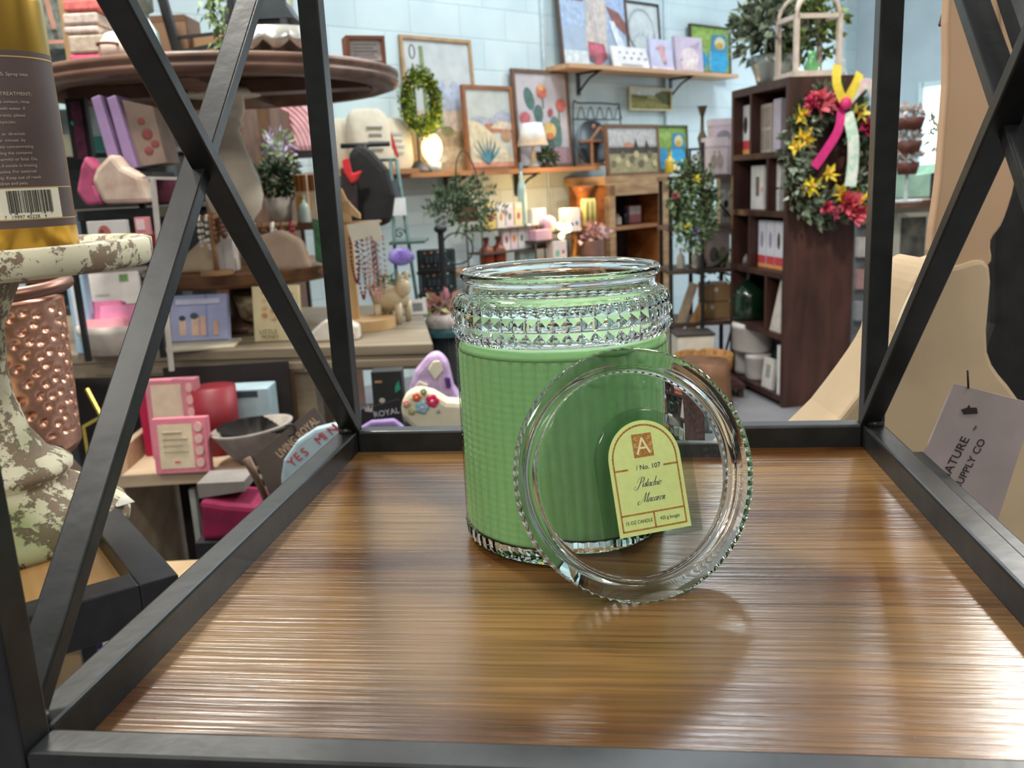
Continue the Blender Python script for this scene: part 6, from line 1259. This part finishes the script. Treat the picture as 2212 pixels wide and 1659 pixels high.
for k in range(2):
    p = us(395, 1010, 1.86, .0 if k == 0 else .10); z_ = 0
    cir = [('#d9b4a8', E(.86, .84 - .22 * j, .075, .085, 14)) for j in range(4)]
    if k: p = us(388, 1010, 1.86, .12); t2 = boxy('pink boxed card set standing behind the front one, partly hidden', p, 112 * m_, .03, 178 * m_, CY, '#c27a88', [('#cdbba5', R4(.1, .4, .72, .95)), ] + [('#d2a8a2', E(.88, .9 - .16 * j, .07, .06, 14)) for j in range(4)], 'box', 'pink_card_box', tilt=-.06)
    else: t2 = boxy('pink boxed card with four round stickers on the cream shelf', p, 116 * m_, .02, 118 * m_, CY, '#d77f90', [('#d9c9ab', R4(.1, .08, .74, .9)), ('#c0524c', E(.42, .2, .06, .02, 8))] + [('#b5a58c', R4(.18, .38 + .12 * j, .64 - .1 * (j % 2), .405 + .12 * j)) for j in range(4)] + cir, 'box', 'pink_card_box', tilt=-.1)
p = us(480, 1000, 1.86, .16); t_ = thing('red_drum', 'dark red round gift tin behind the pink card boxes', 'tin', p, CY); MB().lathe([(0, 0), (48 * m_, 0), (50 * m_, .15), (0, .15)], mat('#7d1322', .5), seg=30).build('tin_body', t_)
p = us(329, 1000, 1.86, .14); boxy('bright magenta folder at the left behind the pink card boxes', p, 24 * m_, .05, 150 * m_, CY, '#b50f48', (), 'folder', 'magenta_folder')
p = us(560, 990, 1.9, .02); t_ = thing('grey_hat', 'grey felt hat with pale brim lying open under the dresser', 'hat', p, CY); MB().lathe([(0, .0), (.035, .0), (.06, .03), (.085, .075), (.088, .08), (.08, .08), (.052, .035), (0, .015)], mat('#9b948c', .95, 0, .15, 40, .5), seg=36, M=Matrix.Rotation(-.1, 4, 'Y')).build('hat_body', t_); 
MB().lathe([(.0, .02), (.05, .036), (.079, .079), (.081, .081), (.02, .02)], mat('#3c3835', .9), seg=36).build('hat_lining', t_)
p = us(540, 960, 1.95, .12); boxy('light blue folded garment behind the grey hat', p, 110 * m_, .08, 128 * m_, CY, '#9db6c0', [('#2c4248', R4(.05, .86, .8, .98))], 'clothing', 'folded_garment')
# living royal cards, beret
t_ = thing('brown_sock_card', 'brown card with slanted tan lettering and a black hook, propped beside the blue socks', 'card', P(640, 965, 1.3), CY); m_ = 1.3 / F; cc_ = []
o = P(640, 965, 1.3); ux = Vector((cos(CY), sin(CY), 0)); nrm = Vector((-sin(CY), cos(CY), 0))
def upr(x, y, o, d=None):
    r = ray(x, y); t1 = (o - CP).dot(nrm) / r.dot(nrm); w_ = CP + r * t1 - o; return (w_.dot(ux), w_.z)
MB().prism([upr(x, y, o) for x, y in ((548, 985), (680, 878), (722, 945), (650, 1090), (598, 1110))], 0, .002, mat('#5d514c', .8, 0, .05)).build('card_body', t_)
a0 = upr(606, 990, o); M = Matrix.Translation((a0[0], -.0006, a0[1])) @ XZ @ Matrix.Rotation(radians(40), 4, 'Z'); text('card_lettering', 'LIVING ROYAL', .0175, mat('#cfae8c', .5), t_, M, ext=.0002, sx=.72)
h0 = upr(628, 925, o); MB().tube(spline([(h0[0] - .008, -.002, h0[1] + .004), (h0[0] + .004, -.003, h0[1] + .006), (h0[0] + .006, -.003, h0[1] - .006), (h0[0] - .004, -.003, h0[1] - .010)], 5), .0014, BLK2, 6).build('hook', t_)
o2 = P(680, 1060, 1.24); t_ = thing('blue_socks', 'pale blue rounded sock pair with red and white lettering', 'socks', o2, CY)
MB().prism([upr(x, y, o2) for x, y in ((606, 1035), (612, 995), (640, 955), (680, 928), (722, 917), (770, 930), (775, 985), (700, 1060), (640, 1110), (610, 1090))], 0, .02, mat('#a3bcc6', .9, 0, .06, 60, .3)).build('sock_body', t_, .005)
for k, (x, y, s_) in enumerate(((632, 1010, 'Y'), (645, 998, 'E'), (660, 987, 'S'), (690, 962, 'M'), (705, 950, 'I'), (717, 941, 'N'), (730, 931, 'I'))):
    a0 = upr(x, y, o2); text('knitted_letter', s_, .018, mat('#b8323f', .9), t_, Matrix.Translation((a0[0], -.0006, a0[1])) @ XZ @ Matrix.Rotation(radians(40), 4, 'Z'), ext=.0004)
t_ = thing('sock_riser', 'dark stand under the socks and cards left of the candle rack', 'stand', (o2.x, o2.y + .05, 0), CY); zz = P(640, 1112, 1.24).z; MB().box((0, .05, zz / 2 - .0), (.14, .12, zz - .004), mat('#1c1a1c', .8)).build('stand_body', t_)
o3 = P(590, 1090, 1.36); t_ = thing('wooden_brush', 'brown wooden handle leaning beside the brown card', 'brush', o3, CY); MB().tube([(upr(532, 990, o3)[0], 0, upr(532, 990, o3)[1]), (upr(556, 1035, o3)[0], 0, upr(556, 1035, o3)[1]), (upr(584, 1100, o3)[0], 0, upr(584, 1100, o3)[1])], [.007, .006, .005], wood('#4f3a2c', '#7a6048', 20, 20, 3), 10).build('handle', t_)
mb = MB()
for j, (x, y) in enumerate(((566, 1012), (571, 1024), (577, 1036), (583, 1047), (590, 1058))): mb.ell((upr(x, y, o3)[0], -.01, upr(x, y, o3)[1]), (.005, .005, .005), mat('#1a1a1a' if j % 2 == 0 else '#cfc9bd', .4), 8, 6)
o_ = mb.build('bead_string'); tag(o_, 'short black and white bead string beside the wooden handle', 'beads', loc=o3, rz=CY)
# right part under the dresser: black cards, white floral shoe, lavender one
o4 = P(930, 905, 1.75); t_ = thing('floral_slipper', 'cream slipper embroidered with pink, blue and orange flowers behind the back rail', 'slipper', o4, CY)
MB().prism([upr(x, y, o4) for x, y in ((868, 905), (866, 868), (880, 850), (905, 842), (935, 850), (965, 868), (1040, 872), (1050, 925), (1000, 940), (900, 935))], 0, .05, mat('#d3ccb2', .9, 0, .06, 30)).build('slipper_body', t_, .012)
for (x, y, r_, hx) in ((934, 866, 15, '#d92b60'), (900, 858, 10, '#d8622e'), (912, 880, 15, '#8dbccb'), (878, 872, 9, '#dd9a88'), (915, 846, 8, '#93a56c'), (890, 888, 8, '#a9b37a'), (947, 888, 4, '#9a97b5')):
    a0 = upr(x, y, o4); rr_ = r_ * 1.75 / F; mb = MB(); mt_ = mat(hx, .9)
    for j in range(5): mb.ell((a0[0] + rr_ * .5 * cos(j * 1.257), -.001, a0[1] + rr_ * .5 * sin(j * 1.257)), (rr_ * .52, .003, rr_ * .52), mt_, 10, 6)
    mb.ell((a0[0], -.003, a0[1]), (rr_ * .25, .003, rr_ * .25), mat('#e3b7b2', .9), 8, 6); mb.build('embroidered_flower', t_)
o5 = P(940, 880, 1.9); t_ = thing('lavender_slipper', 'lavender and white furry slipper standing behind the embroidered one', 'slipper', o5, CY)
MB().prism([upr(x, y, o5) for x, y in ((880, 850), (895, 805), (925, 770), (945, 765), (965, 785), (978, 840), (1000, 870), (930, 868))], 0, .06, mat('#b093c0', .95, 0, .3, 40, .5, hx2='#c9b3d2')).build('slipper_body', t_, .014)
for pts in (((893, 842), (905, 822), (925, 830), (920, 846)), ((925, 798), (935, 780), (950, 778), (957, 800), (940, 820))): MB().prism([upr(x, y, o5) for x, y in pts], -.006, .002, mat('#ddd6c2', .9)).build('white_patch', t_, .002)
MB().prism([upr(x, y, o5) for x, y in ((960, 815), (972, 815), (975, 835), (965, 838))], -.006, .002, mat('#4b2c74', .9)).build('purple_patch', t_, .002)
o6 = P(830, 935, 1.7); t_ = thing('black_sock_card', 'black card with a white printed crown and lettering, behind the back rail', 'card', o6, CY)
MB().prism([upr(x, y, o6) for x, y in ((780, 885), (862, 862), (874, 925), (874, 960), (780, 960))], 0, .002, mat('#17181a', .7)).build('card_body', t_)
a0 = upr(808, 902, o6); text('card_lettering', 'ROYAL', .016, mat('#b9b9b5', .6), t_, Matrix.Translation((a0[0], -.0006, a0[1])) @ XZ @ Matrix.Rotation(radians(8), 4, 'Z'), ext=.0002)
a0 = upr(798, 888, o6); MB().prism([(a0[0] - .008, a0[1]), (a0[0] + .006, a0[1] - .002), (a0[0] + .007, a0[1] + .010), (a0[0] + .002, a0[1] + .004), (a0[0] - .002, a0[1] + .012), (a0[0] - .005, a0[1] + .004), (a0[0] - .009, a0[1] + .009)], -.0006, 0, mat('#a9a9a2', .6)).build('printed_crown', t_)
o7 = P(840, 930, 1.66); t_ = thing('lavender_socks', 'lavender knitted socks under the black card', 'socks', o7, CY); MB().prism([upr(x, y, o7) for x, y in ((778, 925), (800, 912), (850, 908), (872, 925), (875, 960), (778, 960))], 0, .02, mat('#8f78ab', .9, 0, .15, 50, .4)).build('sock_body', t_, .004)
o8 = P(845, 880, 1.85); boxy('dark patterned gift box with a green leaf print behind the black card', P(840, 880, 1.85), 66 * 1.85 / F, .04, 80 * 1.85 / F, CY, '#1d2122', [('#1f8a70', [(.75, .4), (.95, .5), (.9, .75), (.78, .6)]), ('#b9b39f', E(.3, .2, .1, .07)), ('#9a7a5a', R4(.1, .7, .35, .76))], 'box', 'patterned_box')
t_ = thing('lower_platform', 'dark low platform under the dresser carrying slippers and socks', 'platform', (P(900, 950, 1.8).x, P(900, 950, 1.8).y, 0), CY); zz = min(P(1050, 942, 1.75).z, P(845, 961, 1.66).z) - .004; MB().box((0, .04, zz / 2), (.36, .5, zz), mat('#1e1d1f', .8)).build('platform_body', t_)
q = P(470, 1130, 1.7); zz = q.z - 40 * 1.7 / F; t_ = thing('storage_bin', 'dark plain bin under the cream shelf holding the magenta cloth', 'bin', (q.x, q.y, 0), CY); MB().box((.02, .06, zz / 2), (.13, .14, zz), mat('#17151a', .8)).build('bin_body', t_)
t_ = thing('magenta_cloth', 'magenta cloth folded low under the cream shelf', 'cloth', q, CY); m_ = 1.7 / F; MB().prism([(-40 * m_, -40 * m_), (90 * m_, -40 * m_), (95 * m_, 30 * m_), (20 * m_, 40 * m_), (-35 * m_, 52 * m_)], 0, .12, mat('#7a0f3c', .85, 0, .3, 20, .4)).build('cloth_body', t_, .01)
MB().prism([(-42 * m_, 50 * m_), (60 * m_, 62 * m_), (60 * m_, 84 * m_), (-42 * m_, 84 * m_)], .02, .1, mat('#7f7a76', .8)).build('grey_fold', t_)
q = P(200, 1440, .95); t_ = thing('striped_box', 'beige box with a blue and white checked edge seen low left under the rails', 'box', (q.x, q.y, .0), CY); zb_ = P(210, 1372, .95).z; MB().box((0, .1, zb_ / 2), (.16, .2, zb_), mat('#a38a66', .8, 0, .12, 30)).build('box_body', t_, .003)
for k in range(5): MB().box((-.064 + .032 * k, -.0005, zb_ - .004), (.032, .004, .014), mat('#d9dde0' if k % 2 else '#1d2a5c', .7)).build('checked_edge', t_)

# ================================================================ FAR LEFT GOODS BEHIND THE CAN
q = P(230, 470, 2.0); tw = thing('tray_rack', 'dark metal tiered tray rack with bags and purple boxes behind the pedestal plate', 'rack', (q.x, q.y, DKZ), CY); DM = mat('#2a2f30', .45, .5, .2, 20); m_ = 2.0 / F
zr1, zr2 = P(250, 448, 2.0).z, P(280, 372, 2.0).z; mb = MB()
MB().box((30 * m_, .06, zr1 - .015 - DKZ), (175 * m_, .14, .022), DM).build('lower_tray', tw); MB().box((45 * m_, .07, zr2 - .008 - DKZ), (130 * m_, .14, .012), DM).build('upper_tray', tw)
for x in (66, -105): MB().box((x * m_, .04, (zr2 - DKZ) / 2), (.012, .012, zr2 - DKZ), DM).build('post', tw)
for k, (x0, x1) in enumerate(((228, 262), (262, 296))):
    o = P(x0 + 22, 372, 2.0 + .0); o.z = zr2 + .0005; t_ = thing('purple_box', ('left' if k == 0 else 'right') + ' glossy lilac boxed set of the leaning pair under the round tabletop', 'box', o, CY, 'leaning lilac boxes')
    MB().prism([upr(x, y, o) for x, y in ((x0 + 12, 368), (x1 - 0 + 2, 362), (x1 - 48, 205), (x0 - 32, 212))], 0.0, .09, mat('#9c83ad', .35, 0, .1, 10)).build('box_body', t_, .002)
o = P(320, 372, 2.02); o.z = zr2 + .0005; t_ = thing('floral_box', 'wide brownish floral printed box leaning right of the lilac boxes', 'box', o, CY)
MB().prism([upr(x, y, o) for x, y in ((298, 362), (360, 352), (330, 230), (262, 215))], 0, .09, mat('#857766', .5, 0, .4, 14, hx2='#a58a80')).build('box_body', t_, .002)
mb = MB()
for x, y, r_ in ((318, 290, 12), (335, 310, 9), (322, 325, 10), (305, 262, 8)): a0 = upr(x, y, o); mb.ell((a0[0], -.0005, a0[1]), (r_ * m_, .001, r_ * m_), mat('#8e4a45', .6), 12, 6)
mb.build('printed_roses', t_)
o = P(245, 440, 1.95); o.z = zr1 - .003; t_ = thing('floral_makeup_bag', 'cream makeup bag printed with peach blossoms on the dark tray', 'bag', o, CY); MB().prism([upr(x, y, o) for x, y in ((222, 441), (196, 390), (205, 365), (238, 330), (262, 360), (300, 380), (322, 438))], 0, .06, mat('#b3998a', .85, 0, .3, 30, hx2='#c9b8a6')).build('bag_body', t_, .01)
o = P(192, 440, 1.97); o.z = zr1 - .003; t_ = thing('pink_satin_bag', 'crumpled rose pink satin bag left of the floral makeup bag', 'bag', o, CY); MB().prism([upr(x, y, o) for x, y in ((185, 445), (163, 415), (172, 360), (182, 335), (208, 362), (205, 400), (225, 442))], 0, .05, mat('#b04f74', .45, 0, .3, 18, .4)).build('bag_body', t_, .008)
o = P(345, 440, 2.06); o.z = zr1 - .003; t_ = thing('maroon_bag', 'dark rose bag at the right end of the dark tray', 'bag', o, CY); MB().prism([upr(x, y, o) for x, y in ((310, 440), (300, 385), (345, 378), (382, 384), (388, 430), (372, 442))], 0, .04, mat('#6e3346', .6, 0, .3, 20, .3)).build('bag_body', t_, .006)
q = P(330, 380, 1.85); t_ = thing('white_bracket', 'thin white L shaped metal sign holder in front of the dark tray', 'sign holder', q, CY); mb = MB(); mb.bar((upr(309, 384, q)[0], 0, upr(309, 384, q)[1]), (upr(402, 386, q)[0], 0, upr(402, 386, q)[1]), .006, .006, mat('#b9b5ae', .5)); mb.bar((upr(330, 386, q)[0], 0, upr(330, 386, q)[1]), (upr(349, 640, q)[0], 0, DKZ - q.z), .009, .009, mat('#b9b5ae', .5)); mb.build('holder_frame', t_)
q = P(178, 330, 2.3); m_ = 2.3 / F; t_ = thing('black_pack', 'black hanging pack with a glittery wine red strip below the tabletop edge', 'pack', q, CY)
MB().box((0, .01, 50 * m_), (42 * m_, .02, 125 * m_), mat('#101014', .5)).build('pack_body', t_); MB().box((2 * m_, -.002, 46 * m_), (22 * m_, .006, 118 * m_), mat('#5a1c3c', .4, 0, .5, 60)).build('glitter_strip', t_); MB().ell((-9 * m_, -.006, 62 * m_), (4 * m_, .003, 5 * m_), mat('#27b5a8', .3), 10, 6).build('teal_stone', t_)
for (x0, y0, x1, y1, d, hx, nm, cat_) in ((200, 295, 245, 328, 2.5, '#57b3a8', 'turquoise folded pouch between the black pack and lilac boxes', 'pouch'), (141, 292, 158, 338, 2.4, '#cfd2b4', 'pale yellow iridescent packet beside the aerosol can', 'packet'),
        (203, 342, 232, 360, 2.6, '#dcdedc', 'small crumpled white tissue above the floral makeup bag', 'tissue'), (128, 222, 152, 236, 2.6, '#b9d2d9', 'pale blue light strip box under the tabletop at far left', 'box')):
    L, w, h = PR(x0, y0, x1, y1, d=d); boxy(nm, L, w, .04, h, CY, hx, (), cat_, cat_.replace(' ', '_') + '_item' if False else cat_)
L, w, h = PR(196, 478, 282, 540, d=1.9); boxy('white facial mask card with a round pink face on it', L, w, .01, h, CY, '#cfcdca', [('#b5685a', E(.42, .55, .17, .32)), ('#5f4038', E(.36, .66, .05, .06)), ('#8d3f38', E(.46, .4, .06, .05))], 'card', 'mask_card')
L, w, h = PR(295, 470, 326, 508, d=1.95); boxy('small pink packet with white label above the plate rim', L, w, .01, h, CY, '#d0888f', [('#e0c6ca', R4(.1, .3, .7, .9))], 'packet', 'pink_packet')
L, w, h = stand_rect(168, 470, 205, 764); boxy('crumpled light blue and white packet beside the can base', L, w, .03, h, CY, '#a3c3da', [('#dfe6ec', R4(.2, .1, .8, .5))], 'packet', 'blue_packet')
L, w, h = PR(268, 503, 335, 530, d=1.98); boxy('dark red cloth strip just above the plate rim', L, w, .04, h, CY, '#8a141f', (), 'cloth', 'red_cloth')
bkk = thing('goods_counter', 'long dark counter behind the pedestal plate carrying packets and the tray rack goods', 'counter', (P(215, 520, 3.05).x, P(215, 520, 3.05).y, 0), CY)
MB().box((0, .25, P(230, 545, 1.98).z / 2), (.42, .5, P(230, 545, 1.98).z), mat('#34302e', .8)).build('counter_body', bkk) if False else MB().box((0, .12, .45), (.4, .2, .88), mat('#3a3533', .8)).build('counter_body', bkk)
# glitter scarves and rose gold rack upper left
L, w, h = PR(92, -30, 172, 112, d=3.0); t_ = thing('sequin_scarf', 'grey teal sequined scarf hanging on a rose gold rail at upper left', 'scarf', L, CY); MB().prism([(-w * .5, 0), (w * .5, 0), (w * .45, h), (-w * .45, h)], 0, .05, mat('#56686c', .4, .3, .9, 40, .6, hx2='#a3a89a')).build('cloth', t_, .01)
MB().box((w * .0, -.03, h * .12), (w, .012, 8 * 3.0 / F), mat('#d4a08c', .4, .3)).build('rose_rail', t_); MB().bar((-w * .12, -.03, h), (w * .02, -.03, h * .3), .012, .012, mat('#d4a08c', .4, .3)).build('rose_rail', t_)
q = P(132, 300, 3.2); t_ = thing('rose_gold_rack', 'grey back wall rack with goods behind the can and tabletop', 'rack', (q.x, q.y, 0), CY)
MB().box((.05, .1, .9), (.62, .04, 1.8), mat('#4a5456', .6, .2, .3, 8)).build('rack_panel', t_)
for k in range(3): MB().box((.05, -.02, 1.0 + .22 * k), (.6, .2, .014), mat('#6a625c', .6)).build('rack_shelf', t_)
q = P(575, 360, 3.6); t_ = thing('brown_cupboard', 'tall brown cupboard behind the turned pedestal', 'cupboard', (q.x, q.y, 0), CY); MB().box((-.12, .2, .8), (.30, .35, 1.6), wood('#4a3222', '#6f5038', 10, 10, 3, .5, .2)).build('cupboard_body', t_)
q = P(200, 250, 3.8); t_ = thing('slat_panel', 'dark slatted display panel far behind the left goods', 'panel', (q.x, q.y, 0), CY); MB().box((.1, .1, .95), (.8, .05, 1.9), mat('#3d4244', .7, 0, .3, 6)).build('panel_board', t_)
for k in range(6): MB().box((.1, .06, .5 + .24 * k), (.8, .02, .02), mat('#6a6f70', .6)).build('slat', t_)
# ---- supports and small extras
q = P(2040, 1262, .735); t_ = thing('display_plinth', 'black plinth under the canvas tote right of the rack', 'plinth', (q.x, q.y, 0), CY); MB().box((.03, .04, (q.z - .001) / 2), (.22, .10, q.z - .001), mat('#1c1d1f', .7)).build('plinth_body', t_)
q = P(2170, 300, .76); t_ = thing('hanging_rail', 'black rail on a pole from which the canvas flap and dark garment hang', 'rail', (q.x, q.y, 0), CY); MB().cyl((.09, .09, 0), .008, 1.47, BLK2, 12).build('pole', t_); MB().bar((-.12, -.06, 1.47), (.10, .09, 1.47), .008, .008, BLK2).build('rail_bar', t_); MB().cyl((.09, .09, 0), .12, .012, BLK2, 24).build('foot', t_)
q = P(192, 925, 1.55); t_ = thing('gold_frame', 'bent thin yellow gold wire frame behind the copper cup', 'wire frame', (q.x, q.y, 0), CY); GD = mat('#c9b552', .35, .6)
a1, a2, a3, o_ = P(187, 840, 1.55), P(219, 900, 1.55), P(180, 922, 1.55), Vector((q.x, q.y, 0))
def lc(p): d = p - o_; return (d.x * cos(CY) + d.y * sin(CY), -d.x * sin(CY) + d.y * cos(CY), d.z)
MB().bar(lc(a1), lc(a2), .005, .005, GD).build('wire_side', t_); MB().bar(lc(a2), lc(a3), .005, .005, GD).build('wire_side', t_); MB().bar(lc(a3), (lc(a3)[0], .01, 0), .004, .004, GD).build('wire_leg', t_)
q = G(262, 1082, LZ + .0006); t_ = thing('paper_scrap', 'small torn white paper sticker on the left rack rail', 'sticker', q, radians(133)); mb = MB(); mb.prism([(-.012, -.006), (.012, -.004), (.006, .001), (.014, .006), (-.010, .007)], 0, .0004, mat('#cfcdc0', .8), M=Matrix.Rotation(pi / 2, 4, 'X')); mb.build('paper', t_)
